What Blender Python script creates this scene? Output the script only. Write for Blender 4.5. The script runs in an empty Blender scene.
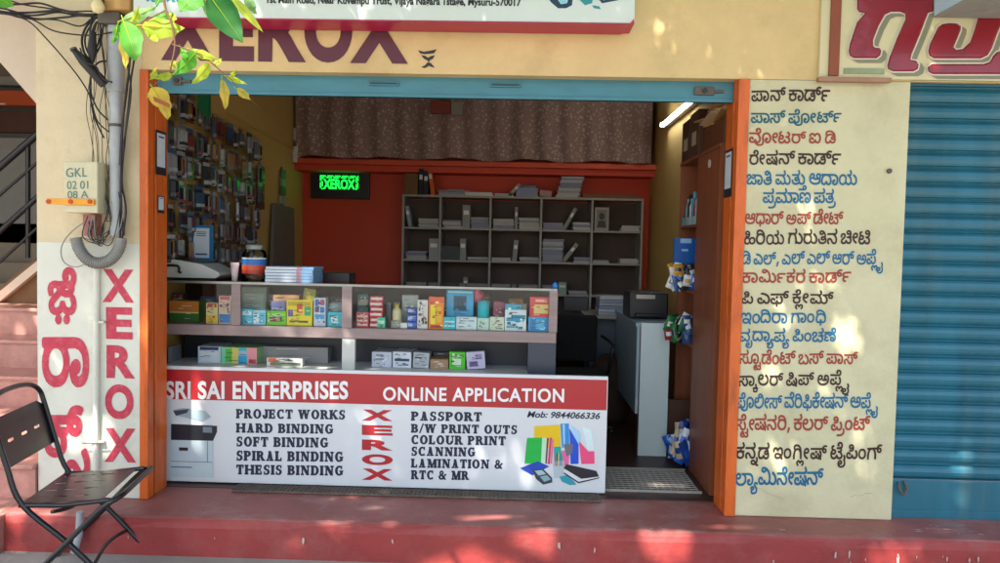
import bpy, bmesh, math, random
from mathutils import Vector, Matrix
from mathutils.geometry import tessellate_polygon
random.seed(7)
C = bpy.context.scene.collection
R_ = math.radians

# ------------------------------------------------------------------ camera
F, W, H = 750.0, 1000.0, 563.0
YAW, PIT, ROL = R_(1.3), R_(2.5), R_(1.2)
CAM = Vector((0, -4.1, 1.6436))
fw = Vector((-math.sin(YAW)*math.cos(PIT), math.cos(YAW)*math.cos(PIT), -math.sin(PIT)))
r0 = Vector((math.cos(YAW), math.sin(YAW), 0))
u0 = r0.cross(fw)
rt = math.cos(ROL)*r0 + math.sin(ROL)*u0
up = -math.sin(ROL)*r0 + math.cos(ROL)*u0
def ray(px, py): return fw + (px-W/2)/F*rt - (py-H/2)/F*up
def at(px, py, Y):
    d = ray(px, py); return CAM + d*((Y-CAM.y)/d.y)
def atz(px, py, Z):
    d = ray(px, py); return CAM + d*((Z-CAM.z)/d.z)
def atx(px, py, X):
    d = ray(px, py); return CAM + d*((X-CAM.x)/d.x)
cd = bpy.data.cameras.new('camera'); cam = bpy.data.objects.new('camera', cd); C.objects.link(cam)
m3 = Matrix((rt, up, -fw)).transposed()
cam.matrix_world = Matrix.Translation(CAM) @ m3.to_4x4()
cd.sensor_width = 36; cd.lens = 36*F/W; cd.clip_end = 2000; cd.clip_start = .05
bpy.context.scene.camera = cam

# ------------------------------------------------------------------ materials
def lin(h):
    h = h.lstrip('#'); o = []
    for i in (0, 2, 4):
        v = int(h[i:i+2], 16)/255
        o.append(v/12.92 if v <= .04045 else ((v+.055)/1.055)**2.4)
    return (*o, 1)
MATS = {}
def mat(name, col, rough=.6, var=.12, scale=6, bump=0, bscale=60, metal=0, spec=.5, dirt=None, dscale=2.5, damt=.5, trans=0, emit=0, stretch=None, alpha=1, coat=0):
    """procedural painted / printed / metal surface: base colour broken up by noise, optional stains and bump"""
    if name in MATS: return MATS[name]
    m = bpy.data.materials.new(name); MATS[name] = m; m.use_nodes = True
    nt = m.node_tree; b = nt.nodes['Principled BSDF']; N = nt.nodes.new; L = nt.links.new
    c = lin(col) if isinstance(col, str) else col
    tc = N('ShaderNodeTexCoord'); mp = N('ShaderNodeMapping'); L(tc.outputs['Object'], mp.inputs[0])
    if stretch: mp.inputs['Scale'].default_value = stretch
    src = None
    if var:
        n = N('ShaderNodeTexNoise'); n.inputs['Scale'].default_value = scale; n.inputs['Detail'].default_value = 6; n.inputs['Roughness'].default_value = .65
        L(mp.outputs[0], n.inputs['Vector'])
        r = N('ShaderNodeValToRGB'); r.color_ramp.elements[0].position = .3; r.color_ramp.elements[1].position = .7
        r.color_ramp.elements[0].color = (c[0]*(1-var), c[1]*(1-var*1.05), c[2]*(1-var*1.1), 1)
        r.color_ramp.elements[1].color = tuple(min(1, v*(1+var*.7)) for v in c[:3])+(1,)
        L(n.outputs['Fac'], r.inputs[0]); src = r.outputs[0]
    if dirt:
        n2 = N('ShaderNodeTexNoise'); n2.inputs['Scale'].default_value = dscale; n2.inputs['Detail'].default_value = 8; n2.inputs['Roughness'].default_value = .7
        L(mp.outputs[0], n2.inputs['Vector'])
        r2 = N('ShaderNodeValToRGB'); r2.color_ramp.elements[0].position = .5; r2.color_ramp.elements[1].position = .72
        r2.color_ramp.elements[0].color = (0, 0, 0, 1); r2.color_ramp.elements[1].color = (damt, damt, damt, 1)
        L(n2.outputs['Fac'], r2.inputs[0])
        mx = N('ShaderNodeMix'); mx.data_type = 'RGBA'; L(r2.outputs[0], mx.inputs[0]); mx.inputs[7].default_value = lin(dirt)
        if src: L(src, mx.inputs[6])
        else: mx.inputs[6].default_value = c
        src = mx.outputs[2]
    if src: L(src, b.inputs['Base Color'])
    else: b.inputs['Base Color'].default_value = c
    b.inputs['Roughness'].default_value = rough; b.inputs['Metallic'].default_value = metal
    b.inputs['Specular IOR Level'].default_value = spec; b.inputs['Transmission Weight'].default_value = trans
    b.inputs['Coat Weight'].default_value = coat
    if bump:
        n3 = N('ShaderNodeTexNoise'); n3.inputs['Scale'].default_value = bscale; n3.inputs['Detail'].default_value = 5
        L(mp.outputs[0], n3.inputs['Vector'])
        bp = N('ShaderNodeBump'); bp.inputs['Strength'].default_value = bump; bp.inputs['Distance'].default_value = .01
        L(n3.outputs['Fac'], bp.inputs['Height']); L(bp.outputs[0], b.inputs['Normal'])
    if emit:
        b.inputs['Emission Color'].default_value = c; b.inputs['Emission Strength'].default_value = emit
    return m
def pr(col, rough=.45, var=.06):      # printed card / plastic in a given colour
    return mat('print_'+col.strip('#'), col, rough, var, 14)

# ------------------------------------------------------------------ mesh builder
class MB:
    def __init__(s): s.v = []; s.f = []; s.mi = []; s.ms = []; s.sm = []
    def m(s, mt):
        if mt not in s.ms: s.ms.append(mt)
        return s.ms.index(mt)
    def add(s, vs, fs, mt, smooth=False):
        o = len(s.v); k = s.m(mt); s.v += [Vector(p) for p in vs]
        for f in fs: s.f.append([i+o for i in f]); s.mi.append(k); s.sm.append(smooth)
        return s
    def box(s, x0, y0, z0, x1, y1, z1, mt, bev=0):
        if x0 > x1: x0, x1 = x1, x0
        if y0 > y1: y0, y1 = y1, y0
        if z0 > z1: z0, z1 = z1, z0
        if bev:
            bm = bmesh.new(); bmesh.ops.create_cube(bm, size=1)
            for v in bm.verts: v.co = Vector(((x0+x1)/2+v.co.x*(x1-x0), (y0+y1)/2+v.co.y*(y1-y0), (z0+z1)/2+v.co.z*(z1-z0)))
            bmesh.ops.bevel(bm, geom=bm.edges[:], offset=bev, segments=2, affect='EDGES', profile=.5)
            bm.verts.index_update(); s.add([v.co.copy() for v in bm.verts], [[v.index for v in f.verts] for f in bm.faces], mt); bm.free(); return s
        v = [(x0,y0,z0),(x1,y0,z0),(x1,y1,z0),(x0,y1,z0),(x0,y0,z1),(x1,y0,z1),(x1,y1,z1),(x0,y1,z1)]
        return s.add(v, [(0,3,2,1),(4,5,6,7),(0,1,5,4),(1,2,6,5),(2,3,7,6),(3,0,4,7)], mt)
    def obox(s, c, ax, ay, az, mt):   # oriented box: centre, three half-axis vectors
        v = [c+a*ax+b*ay+d*az for d in (-1,1) for a, b in ((-1,-1),(1,-1),(1,1),(-1,1))]
        return s.add(v, [(0,3,2,1),(4,5,6,7),(0,1,5,4),(1,2,6,5),(2,3,7,6),(3,0,4,7)], mt)
    def tube(s, pts, r, mt, n=8, cap=True, smooth_path=0):
        pts = [Vector(p) for p in pts]
        if smooth_path:
            q = []
            P = [pts[0]]+pts+[pts[-1]]
            for i in range(len(pts)-1):
                a, b, c, d = P[i], P[i+1], P[i+2], P[i+3]
                for k in range(smooth_path):
                    t = k/smooth_path
                    q.append(.5*((2*b)+(c-a)*t+(2*a-5*b+4*c-d)*t*t+(3*b-3*c+d-a)*t**3))
            pts = q+[pts[-1]]
        rs = r if isinstance(r, (list, tuple)) else [r]*len(pts)
        if len(rs) != len(pts):
            rs = [rs[0]+(rs[-1]-rs[0])*i/(len(pts)-1) for i in range(len(pts))]
        vs = []; nv = None
        for i, p in enumerate(pts):
            d = (pts[min(i+1, len(pts)-1)]-pts[max(i-1, 0)])
            d = d.normalized() if d.length > 1e-9 else Vector((0,0,1))
            if nv is None: nv = d.orthogonal().normalized()
            else:
                nv = (nv-d*nv.dot(d)); nv = nv.normalized() if nv.length > 1e-6 else d.orthogonal().normalized()
            bv = d.cross(nv)
            for k in range(n):
                a = 2*math.pi*k/n; vs.append(p+(nv*math.cos(a)+bv*math.sin(a))*rs[i])
        fs = [(i*n+k, i*n+(k+1) % n, (i+1)*n+(k+1) % n, (i+1)*n+k) for i in range(len(pts)-1) for k in range(n)]
        s.add(vs, fs, mt, True)
        if cap: s.add(vs[:n], [list(range(n))[::-1]], mt); s.add(vs[-n:], [list(range(n))], mt)
        return s
    def lathe(s, c, prof, mt, n=20):   # profile [(r, z)] about vertical axis at c
        vs = [(c[0]+r*math.cos(2*math.pi*k/n), c[1]+r*math.sin(2*math.pi*k/n), c[2]+z) for r, z in prof for k in range(n)]
        fs = [(i*n+k, i*n+(k+1) % n, (i+1)*n+(k+1) % n, (i+1)*n+k) for i in range(len(prof)-1) for k in range(n)]
        return s.add(vs, fs, mt, True)
    def prism(s, pts, d, mt):          # planar polygon extruded by vector d
        n = len(pts); d = Vector(d); P = [Vector(p) for p in pts]
        tr = tessellate_polygon([P])
        s.add(P+[p+d for p in P], [list(t) for t in tr]+[[i+n for i in t][::-1] for t in tr]+[(i, (i+1) % n, (i+1) % n+n, i+n) for i in range(n)], mt)
        return s
    def sheet(s, polys, fn, mt):       # 2D polygons (outer + holes, even-odd) mapped by fn -> flat paint
        vs, fs = fill2d(polys); return s.add([fn(x, y) for x, y in vs], fs, mt)
    def build(s, name, parent=None, label=None, recalc=True):
        base = Vector((0,0,0))
        p = parent
        while p is not None: base = base+p.location; p = p.parent
        me = bpy.data.meshes.new(name)
        if parent is None:
            lo = [min(v[i] for v in s.v) for i in range(3)]; hi = [max(v[i] for v in s.v) for i in range(3)]
            org = Vector(((lo[0]+hi[0])/2, (lo[1]+hi[1])/2, lo[2]))
        else: org = base
        me.from_pydata([v-org for v in s.v], [], s.f)
        for m in s.ms: me.materials.append(m)
        me.polygons.foreach_set('material_index', s.mi); me.polygons.foreach_set('use_smooth', s.sm)
        if recalc:
            bm = bmesh.new(); bm.from_mesh(me); bmesh.ops.recalc_face_normals(bm, faces=bm.faces); bm.to_mesh(me); bm.free()
        me.update()
        o = bpy.data.objects.new(name, me); C.objects.link(o)
        if parent is None: o.location = org
        else: o.parent = parent
        if label: o['label'] = label
        return o
def fill2d(polys):
    cu = bpy.data.curves.new('tmp', 'CURVE'); cu.dimensions = '2D'; cu.fill_mode = 'BOTH'
    for p in polys:
        sp = cu.splines.new('POLY'); sp.points.add(len(p)-1)
        for q, (a, b) in zip(sp.points, p): q.co = (a, b, 0, 1)
        sp.use_cyclic_u = True
    return _cu(cu)
def _cu(cu):
    o = bpy.data.objects.new('tmp', cu); C.objects.link(o)
    me = bpy.data.meshes.new_from_object(o.evaluated_get(bpy.context.evaluated_depsgraph_get()))
    bm = bmesh.new(); bm.from_mesh(me); bmesh.ops.remove_doubles(bm, verts=bm.verts, dist=1e-6); bm.verts.index_update()
    vs = [(v.co.x, v.co.y) for v in bm.verts]; fs = [[v.index for v in f.verts] for f in bm.faces]
    bm.free(); bpy.data.meshes.remove(me); bpy.data.objects.remove(o); bpy.data.curves.remove(cu)
    return vs, fs
def latin(s, bold=.02, shear=0, space=1):
    cu = bpy.data.curves.new('tmp', 'FONT'); cu.body = s; cu.offset = bold; cu.shear = shear; cu.space_character = space; cu.resolution_u = 7
    return _cu(cu)
def fit(vs, x0, x1, z0, z1, capbox=None):
    """map 2D text verts into a rectangle of the XZ plane"""
    a = min(v[0] for v in vs); b = max(v[0] for v in vs)
    c, d = capbox if capbox else (min(v[1] for v in vs), max(v[1] for v in vs))
    return [(x0+(x-a)/(b-a)*(x1-x0), z0+(y-c)/(d-c)*(z1-z0)) for x, y in vs]
def write(mb, s, pa, pb, ptop, Y, mt, bold=.02, shear=0, cap=(0, .69), space=1):
    """text on a wall plane y=Y: pa/pb baseline ends in px, ptop = pixel y of the cap line over pa"""
    A = at(*pa, Y); B = at(*pb, Y); T = at(pa[0], ptop, Y)
    vs, fs = latin(s, bold, shear, space); vs = fit(vs, 0, 1, 0, 1, cap)
    mb.add([(A.x+u*(B.x-A.x), Y, A.z+u*(B.z-A.z)+v*(T.z-A.z)) for u, v in vs], fs, mt)
def unpack(contours):      # contours are stored as point to point steps, in units of 4
    out = []
    for v in contours:
        x = y = 0; P = []
        for i in range(0, len(v), 2): x += v[i]; y += v[i+1]; P.append((x*4, y*4))
        out.append(P)
    return out

# ------------------------------------------------------------------ scene bookkeeping
def tag(o, label, cat, group=None, kind=None):
    if label: o['label'] = label
    if cat: o['category'] = cat
    if group: o['group'] = group
    if kind: o['kind'] = kind
    return o
def thing(name, label, cat, loc=(0,0,0), group=None):
    o = bpy.data.objects.new(name, None); C.objects.link(o); o.location = loc; o.empty_display_size = .1
    return tag(o, label, cat, group)
def struct(o): o['kind'] = 'structure'; return o
KN_GLYPHS = [
  [[41,-5,-10,3,-12,8,-12,17,-3,10,0,20,6,14,7,8,14,8,22,2,14,-5,10,-11,1,-22,-5,-7,-19,1,-2,4,-1,10,-4,4,-6,-1,-6,-4,-3,-5,1,-14,3,-6,7,-5,16,-3,16,4,10,10,5,16,19,2,6,-3,4,-13,7,-10,9,-5,14,0,6,3,4,5,5,19,-5,20,-16,28,2,4,17,12,-9,2,-144,0,-4,2,-1,4,0,16,3,4,212,1,24,-2,22,-6,16,-12,12,-15,9,-22,2,-16,0,-20,-2,-12,-8,-20,-15,-16,-22,-7,-20,0,-12,3,-16,12,-6,10,-3,10,0,18,6,14,13,10,14,3,12,-3,7,-6,2,-6,0,-12,-2,-6,-7,-6,-16,-2,1,-6,7,-5,10,-2,10,2,8,5,8,16,3,18,-5,24,-10,16,-14,9,-16,4,-58,1,-7,-2,9,-10,10,-18,7,-26,0,-20,-3,-12,-5,-12,-10,-12,-15,-8,-26,-1,-14,4,-16,12,-22,-14,-14,-3],[95,71,-6,3,-6,7,-1,14,9,11,14,1,8,-4,4,-5,1,-17,-9,-9,-6,-2]],
  [[21,-7,-7,6,-7,16,-3,10,0,20,7,18,16,13,10,4,16,0,15,-5,14,-12,22,-34,9,-6,6,-2,12,2,7,6,4,10,0,20,-11,27,-8,10,-12,10,-14,7,-10,2,-79,0,-3,2,-1,4,0,16,3,4,166,1,4,3,10,16,14,11,20,6,18,-1,14,-3,8,-5,0,-6,-9,-14,-5,-2,-14,4,-10,1,-8,-2,-7,-5,3,-3,16,-2,10,-4,8,-7,6,-8,3,-10,0,-14,-4,-10,-7,-9,-18,-8,-16,0,-10,3,-12,7,-8,10,-5,13,-1,10,-26,1,-2,-1,1,-2,11,-13,7,-13,8,-30,-4,-30,-11,-18,-10,-8,-12,-5,-22,-1,-12,3,-11,7,-10,10,-22,34,-7,5,-6,1,-9,-4,-4,-10,0,-8,12,-24,0,-4,-5,-4],[209,97,8,-2,8,4,1,8,-7,6,-14,2,-4,-2,2,-10]],
  [[51,-5,-12,4,-10,6,-14,16,-5,16,0,10,8,24,-13,4,-1,18,5,5,48,0,4,3,2,8,-2,4,-4,2,-50,0,-3,6,1,18,6,3,154,0,30,-3,13,-4,11,-6,11,-10,8,-10,10,-26,2,-18,-2,-26,-10,-24,-9,-10,-10,-7,-14,-4,-18,-1,-20,5,-9,7,-6,8,-6,14,0,20,2,8,9,12,10,6,12,1,12,-3,8,-10,0,-16,-8,-10,-16,-1,-1,-3,3,-6,6,-4,16,0,11,6,7,12,3,10,0,24,-6,18,-13,14,-18,7,-24,3,-64,0,-4,-2,2,-14,40,-1,4,-3,0,-20,-12,-4,7,-16,0,-26,-9,-16,-8,-8,-10,-6,-24,-6],[66,21,11,0,14,3,8,6,5,9,0,14,-5,9,-10,7,-12,3,-14,0,-14,-6,-7,-7,-4,-12,3,-10,5,-8,9,-6]],
  [[41,-5,-12,5,-10,10,-6,9,-5,14,-2,28,2,16,7,18,12,18,-16,2,-4,2,-1,20,3,4,176,1,9,15,10,10,15,8,14,3,24,-2,12,-5,3,-4,-1,-6,-10,-13,-6,0,-10,3,-10,1,-12,-4,-4,-3,0,-2,24,-5,15,-11,6,-14,0,-18,-3,-8,-8,-9,-10,-6,-10,-2,-20,1,-11,6,-10,10,-5,10,-4,16,-10,2,-4,-2,7,-16,0,-14,10,-24,0,-22,-5,-18,-14,-17,-16,-8,-24,0,-16,4,-16,12,-14,-11,-10,-4,-10,-2],[311,-3,-14,3,-10,6,-8,8,-5,9,-2,10,0,12,5,12,8,12,-10,13,-5,15,0,10,7,16,12,11,18,6,22,2,74,0,5,-5,0,-18,-4,-4,-9,0,-78,-1,-10,-3,-5,-4,-2,-4,1,-10,8,-7,18,-3,34,0,3,-2,2,-4,0,-16,-3,-5,-46,-2,-8,-2,-6,-5,-1,-10,3,-7,10,-5,14,-2,3,-4,-1,-20,-4,-3],[134,21,11,2,8,5,4,7,3,10,-1,4,-18,-4,-20,2,-9,4,-6,6,-4,12,0,16,4,8,9,7,18,5,1,2,-9,4,-14,3,-22,1,-14,-3,-14,-6,-10,-7,-12,-20,-3,-12,0,-24,5,-14,10,-7,14,1,9,6,11,20,20,1,4,-3,4,-12,4,-6,8,-5],[134,69,7,0,6,4,0,4,-4,2,-8,2,-5,-2,-2,-6],[220,97,9,-2,7,4,1,7,-7,7,-13,2,-4,-2,0,-8]],
  [[21,-7,-7,6,-7,16,-3,12,0,20,5,12,6,8,10,8,10,4,20,1,16,-7,12,-12,20,-30,10,-8,10,-2,12,5,7,13,0,20,-6,16,-13,22,2,4,15,12,-11,2,-32,0,-6,-2,10,-10,3,-6,0,-8,-3,-6,-6,-6,-14,-2,-10,6,-5,12,4,12,11,8,-8,2,-66,0,-3,6,1,18,6,3,160,0,4,1,5,10,15,16,16,7,28,1,10,-2,10,-5,2,-7,-12,-16,-24,5,-10,-2,-7,-5,3,-3,22,-4,8,-6,8,-9,5,-20,-2,-12,-7,-10,-10,-7,-10,-4,-16,0,-10,2,-9,5,-9,10,-6,12,-1,10,-3,5,-24,0,0,-3,12,-16,6,-12,7,-26,-2,-26,-5,-12,-8,-12,-8,-7,-14,-6,-22,-1,-12,3,-11,7,-10,10,-22,34,-7,5,-6,1,-9,-4,-4,-10,0,-8,12,-24,0,-4,-5,-4],[209,97,8,-2,8,4,0,8,-7,6,-13,2,-4,-2,2,-10]],
  [[159,-45,-18,4,-18,9,-26,22,-6,10,-20,-6,-22,-1,-16,4,-13,8,-9,10,-7,16,0,20,5,14,10,11,10,7,10,2,20,-2,9,-4,9,-10,1,-24,-7,-6,-16,1,-3,3,0,10,-2,4,-5,2,-6,-2,-6,-6,-1,-14,3,-6,6,-6,16,-4,16,3,11,9,6,18,19,2,6,-3,4,-13,7,-10,9,-5,14,0,6,3,4,5,5,19,-5,20,-16,28,2,4,14,10,8,0,13,-16,8,-16,4,-18,0,-24,-7,-20,-11,-14,-13,-8,-20,-2,-1,-2,7,-4,20,-5,22,1,11,4,7,6,5,12,0,32,-2,10,-2,16,0,28,5,16,8,14,14,13,18,8,16,3,26,-2,12,-3,18,-11,15,-16,8,-16,6,-28,0,-16,-2,-16,-7,-18,-8,-10,-10,-9,-20,-6,-26,1,-10,4,-12,10,-4,6,-5,12,0,20,5,13,10,10,12,4,12,-1,8,-4,6,-8,1,-14,-4,-8,-7,-5,-15,-1,3,-7,8,-5,12,-1,12,6,8,11,3,12,0,22,-2,10,-5,12,-9,12,-7,5,-12,6,-14,1,-16,-3,-8,-4,-8,-8,-7,-21,0,-10,6,-42,0,-20,-2,-14,-6,-14,-13,-14,-14,-8,-24,-5],[421,-5,-18,11,-13,11,-15,20,-6,12,-5,18,0,26,9,26,8,10,10,9,10,5,12,2,18,-1,11,-5,11,-10,5,-12,0,-20,-5,-12,-8,-9,-14,-8,-18,-3,-16,2,-2,-2,4,-12,9,-12,11,-10,18,-10,3,-4,0,-6,-9,-15,-4,-2],[95,71,-6,3,-6,7,-1,14,9,11,14,1,8,-4,4,-5,1,-17,-9,-9,-6,-2],[400,93,13,-1,12,4,5,11,-2,6,-3,4,-12,1,-10,-5,-9,-14,2,-4],[9,115,-4,2,-1,6,0,14,5,5,128,0,10,1,10,4,4,4,3,8,-3,12,-6,7,-10,3,-8,-2,-3,-2,6,-10,0,-10,-4,-6,-11,-4,-8,0,-6,2,-5,6,-4,8,0,14,3,8,13,14,17,7,24,-1,17,-8,8,-8,5,-10,3,-10,0,-16,-5,-16,-12,-13,-16,-7,-16,-2]],
  [[45,-5,-14,5,-12,11,-8,14,-5,16,0,24,2,12,7,16,12,16,-9,18,0,16,5,9,7,7,9,5,24,3,3,-4,2,-10,-1,-10,-4,-3,-14,-4,-3,-3,1,-6,10,-6,18,-3,8,-3,11,-10,4,-10,-1,-22,-5,-10,-7,-6,-8,-5,-12,-3,-12,-1,-16,2,-2,-1,-1,-4,5,-12,5,-6,7,-4,12,-2,16,4,9,8,7,17,6,3,19,-2,7,-18,10,-9,14,-3,8,2,6,3,5,9,0,10,-7,15,-14,10,-8,2,-16,1,-5,4,0,18,3,4,26,1,10,4,1,5,-3,5,-14,1,-38,0,-3,8,0,14,3,4,94,1,4,3,12,18,14,10,20,5,24,-2,12,-5,3,-4,-2,-6,-8,-12,-7,-1,-14,4,-10,0,-10,-5,-2,-4,26,-6,14,-12,5,-12,0,-14,-6,-16,-10,-8,-11,-4,-18,-1,-10,3,-8,4,-11,12,-5,14,-2,10,-8,1,-3,-3,0,-14,-9,-14,16,-22,5,-24,-3,-14,-3,-8,-11,-13,-10,-6,-8,-2,-24,0,-16,4,-18,13,-12,-10,-10,-5,-14,-3],[327,-3,-14,3,-9,5,-10,10,-5,12,-1,20,3,8,9,14,-9,12,-5,12,0,16,5,12,14,13,16,6,24,2,72,0,4,-1,3,-4,-1,-20,-4,-2,-14,0,-72,-1,-10,-3,-6,-5,-2,-9,2,-6,6,-5,20,-3,34,0,3,-2,2,-4,0,-16,-3,-5,-42,-1,-10,-2,-8,-6,-3,-8,5,-9,8,-4,16,-3,3,-4,-1,-20,-4,-3],[45,75,12,-1,10,4,3,3,0,6,-5,6,-10,1,-8,-4,-7,-11],[235,97,8,-2,8,4,1,8,-6,6,-13,2,-6,-2,2,-8]],
  [[159,-45,-22,6,-16,8,-24,22,-6,9,-10,-4,-14,-3,-22,1,-16,5,-10,7,-7,7,-5,10,-3,10,0,20,5,12,6,8,16,10,22,2,14,-5,9,-9,2,-6,0,-20,-7,-6,-16,1,-3,3,0,10,-2,4,-5,2,-6,-2,-6,-6,-1,-14,3,-6,6,-6,16,-4,16,3,11,9,6,18,19,2,6,-3,5,-15,7,-9,14,-5,10,2,8,8,5,20,-7,24,-12,19,-16,13,-18,7,-102,1,-5,4,0,16,1,4,4,3,128,0,18,4,6,6,3,11,-5,12,-8,5,-10,0,-7,-3,5,-8,1,-12,-3,-5,-6,-4,-12,-1,-7,2,-7,7,-3,9,0,12,2,6,7,10,6,5,18,8,20,0,14,-4,10,-8,8,-11,5,-14,0,-18,-4,-12,-7,-10,-14,-10,-4,-2,0,-2,14,-16,12,-26,3,-12,0,-24,-5,-16,-8,-13,-16,-12,-22,-3,-1,-2,7,-4,18,-5,18,0,14,3,10,8,4,8,3,12,-6,56,0,18,4,18,6,12,9,10,14,10,12,5,18,3,28,-3,18,-7,12,-9,11,-13,10,-20,4,-20,0,-26,-2,-12,-7,-16,-9,-12,-11,-8,-12,-5,-22,-1,-10,2,-12,5,-13,13,-6,16,0,16,8,18,9,7,14,4,12,-2,8,-6,3,-5,1,-8,-3,-12,-7,-6,-14,-1,-2,-3,6,-8,12,-3,12,3,8,6,7,14,2,20,-9,30,-11,14,-11,7,-10,2,-14,1,-12,-3,-13,-9,-8,-16,0,-30,4,-26,0,-28,-2,-12,-7,-14,-11,-12,-15,-8,-24,-5],[423,-6,-16,9,-12,10,-19,22,-10,24,-2,14,0,16,5,20,3,8,7,10,12,10,8,4,14,4,18,-1,10,-4,11,-9,6,-12,0,-22,-5,-12,-10,-11,-10,-5,-10,-3,-26,0,-2,-1,4,-10,9,-14,33,-24,-1,-6,-9,-15,-4,-2],[400,93,15,-1,11,5,4,6,0,8,-2,4,-5,3,-6,1,-6,-2,-10,-6,-6,-12,1,-4]],
  [[45,-5,-14,5,-12,11,-8,14,-5,18,0,22,2,12,7,16,12,16,-9,16,0,18,7,12,14,9,20,3,6,-2,3,-12,-1,-10,-4,-3,-14,-4,-3,-3,1,-6,9,-6,19,-3,10,-5,9,-8,4,-12,-1,-20,-5,-10,-7,-6,-8,-5,-12,-3,-30,1,-1,-5,6,-14,5,-5,8,-4,10,-1,12,2,12,9,10,20,20,1,5,-4,6,-18,9,-7,12,-3,10,2,7,4,4,10,-1,12,-10,15,-14,7,-20,2,-5,4,0,18,3,4,30,2,8,3,4,7,1,6,-5,10,-22,12,0,4,5,14,5,5,14,-2,14,-8,11,-11,6,-14,-1,-22,-5,-12,-8,-10,13,-18,7,-20,-2,-20,-5,-11,-15,-15,-17,-5,-18,-1,-12,2,-10,5,-14,11,-12,-10,-10,-5,-14,-3],[45,75,12,-1,10,4,3,3,0,6,-5,6,-10,1,-8,-4,-7,-11]],
  [[61,-5,-18,6,-10,6,-14,14,-9,16,-4,18,0,16,4,20,12,22,-11,2,-4,2,-1,20,3,4,150,1,11,17,11,10,12,6,16,3,18,-1,18,-7,1,-7,-9,-14,-6,-2,-12,4,-12,1,-14,-7,2,-3,14,-2,12,-4,11,-9,4,-6,2,-6,0,-22,-4,-8,-7,-7,-8,-5,-10,-3,-16,0,-10,3,-10,6,-8,10,-8,24,-14,1,-2,-1,1,-2,9,-16,5,-18,0,-28,-5,-16,-6,-10,-15,-16,-21,-10,-16,-4],[70,23,17,-1,18,4,13,11,8,16,2,20,-7,20,-10,12,-16,8,-20,1,-18,-6,-12,-10,-8,-17,-1,-24,6,-16,11,-11],[194,97,11,-1,6,4,0,7,-7,6,-13,2,-4,-2,2,-10]],
  [[41,-5,-16,6,-12,12,-6,12,-3,12,2,20,6,12,11,10,10,4,20,2,10,-3,12,-9,5,-10,-1,-14,-2,-6,-4,-3,-18,1,-3,4,0,10,-3,3,-6,1,-7,-4,-4,-8,1,-10,6,-10,8,-4,14,-2,16,4,6,6,7,18,5,4,19,-2,4,-4,5,-16,12,-9,6,-1,10,2,6,4,4,6,5,16,0,30,-6,20,-10,12,-9,5,-14,-1,-11,-6,-11,-20,-22,0,-13,22,-11,5,-8,1,-7,-2,-5,-4,-2,-6,1,-10,-3,-5,-16,-4,-7,1,-4,12,1,16,6,14,12,10,18,5,20,0,16,-6,14,-11,17,12,13,5,20,0,18,-6,11,-9,8,-10,5,-10,7,-20,2,-32,-2,-18,-5,-16,-6,-10,-10,-11,-18,-8,-28,1,-10,4,-14,11,-15,-11,-11,-4,-12,-2]],
  [[39,-5,-14,8,-9,10,-6,14,-4,20,0,18,4,20,15,28,-11,26,0,16,5,12,8,10,13,8,31,5,38,-5,16,-6,14,-8,15,-12,12,-14,9,-18,5,-14,2,-16,-2,-20,6,-20,0,-20,-6,-20,-15,-16,-18,-7,-26,1,-11,4,-15,11,-14,-11,-10,-4,-22,-2],[134,21,11,2,8,5,4,7,3,10,-1,4,-18,-4,-20,2,-9,4,-6,6,-4,12,0,16,4,8,9,7,18,5,0,2,-8,4,-12,3,-18,1,-20,-3,-20,-10,-8,-9,-6,-10,-5,-18,0,-24,5,-12,10,-7,14,1,9,6,11,20,20,1,4,-3,4,-12,4,-6,8,-5],[134,69,7,0,6,4,0,4,-4,2,-8,2,-5,-2,-2,-6],[47,133,4,-1,14,6,24,4,22,-1,24,-5,-3,5,-9,6,-12,7,-18,6,-16,2,-14,-1,-12,-3,-6,-5,-3,-8]],
  [[61,-5,-18,6,-10,6,-14,14,-9,16,-4,18,0,16,4,20,12,22,-15,4,-1,20,5,5,90,0,16,3,8,6,3,8,0,8,-7,10,-8,3,-8,0,-6,-3,5,-10,0,-12,-3,-4,-6,-4,-6,0,-10,0,-6,4,-6,12,0,14,8,15,12,10,14,4,22,-1,14,-6,12,-11,7,-17,0,-24,-7,-14,-14,-14,13,-16,5,-12,3,-12,0,-28,-4,-16,-7,-12,-12,-14,-10,-6,-14,-6,-14,-3],[225,-5,-28,19,-10,11,-10,14,-9,28,0,28,3,10,7,16,11,12,8,6,12,5,16,1,12,-2,9,-4,11,-10,5,-12,0,-18,-6,-14,-9,-10,-12,-7,-18,-3,-16,2,-2,-2,4,-12,8,-12,33,-24,-1,-6,-8,-15,-4,-2],[70,23,17,-1,18,4,13,11,8,16,2,20,-7,20,-10,12,-16,8,-20,1,-18,-6,-12,-10,-8,-17,-1,-24,6,-16,11,-11],[203,93,16,-1,11,5,4,10,-5,10,-12,1,-10,-5,-9,-14,2,-4]],
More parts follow.
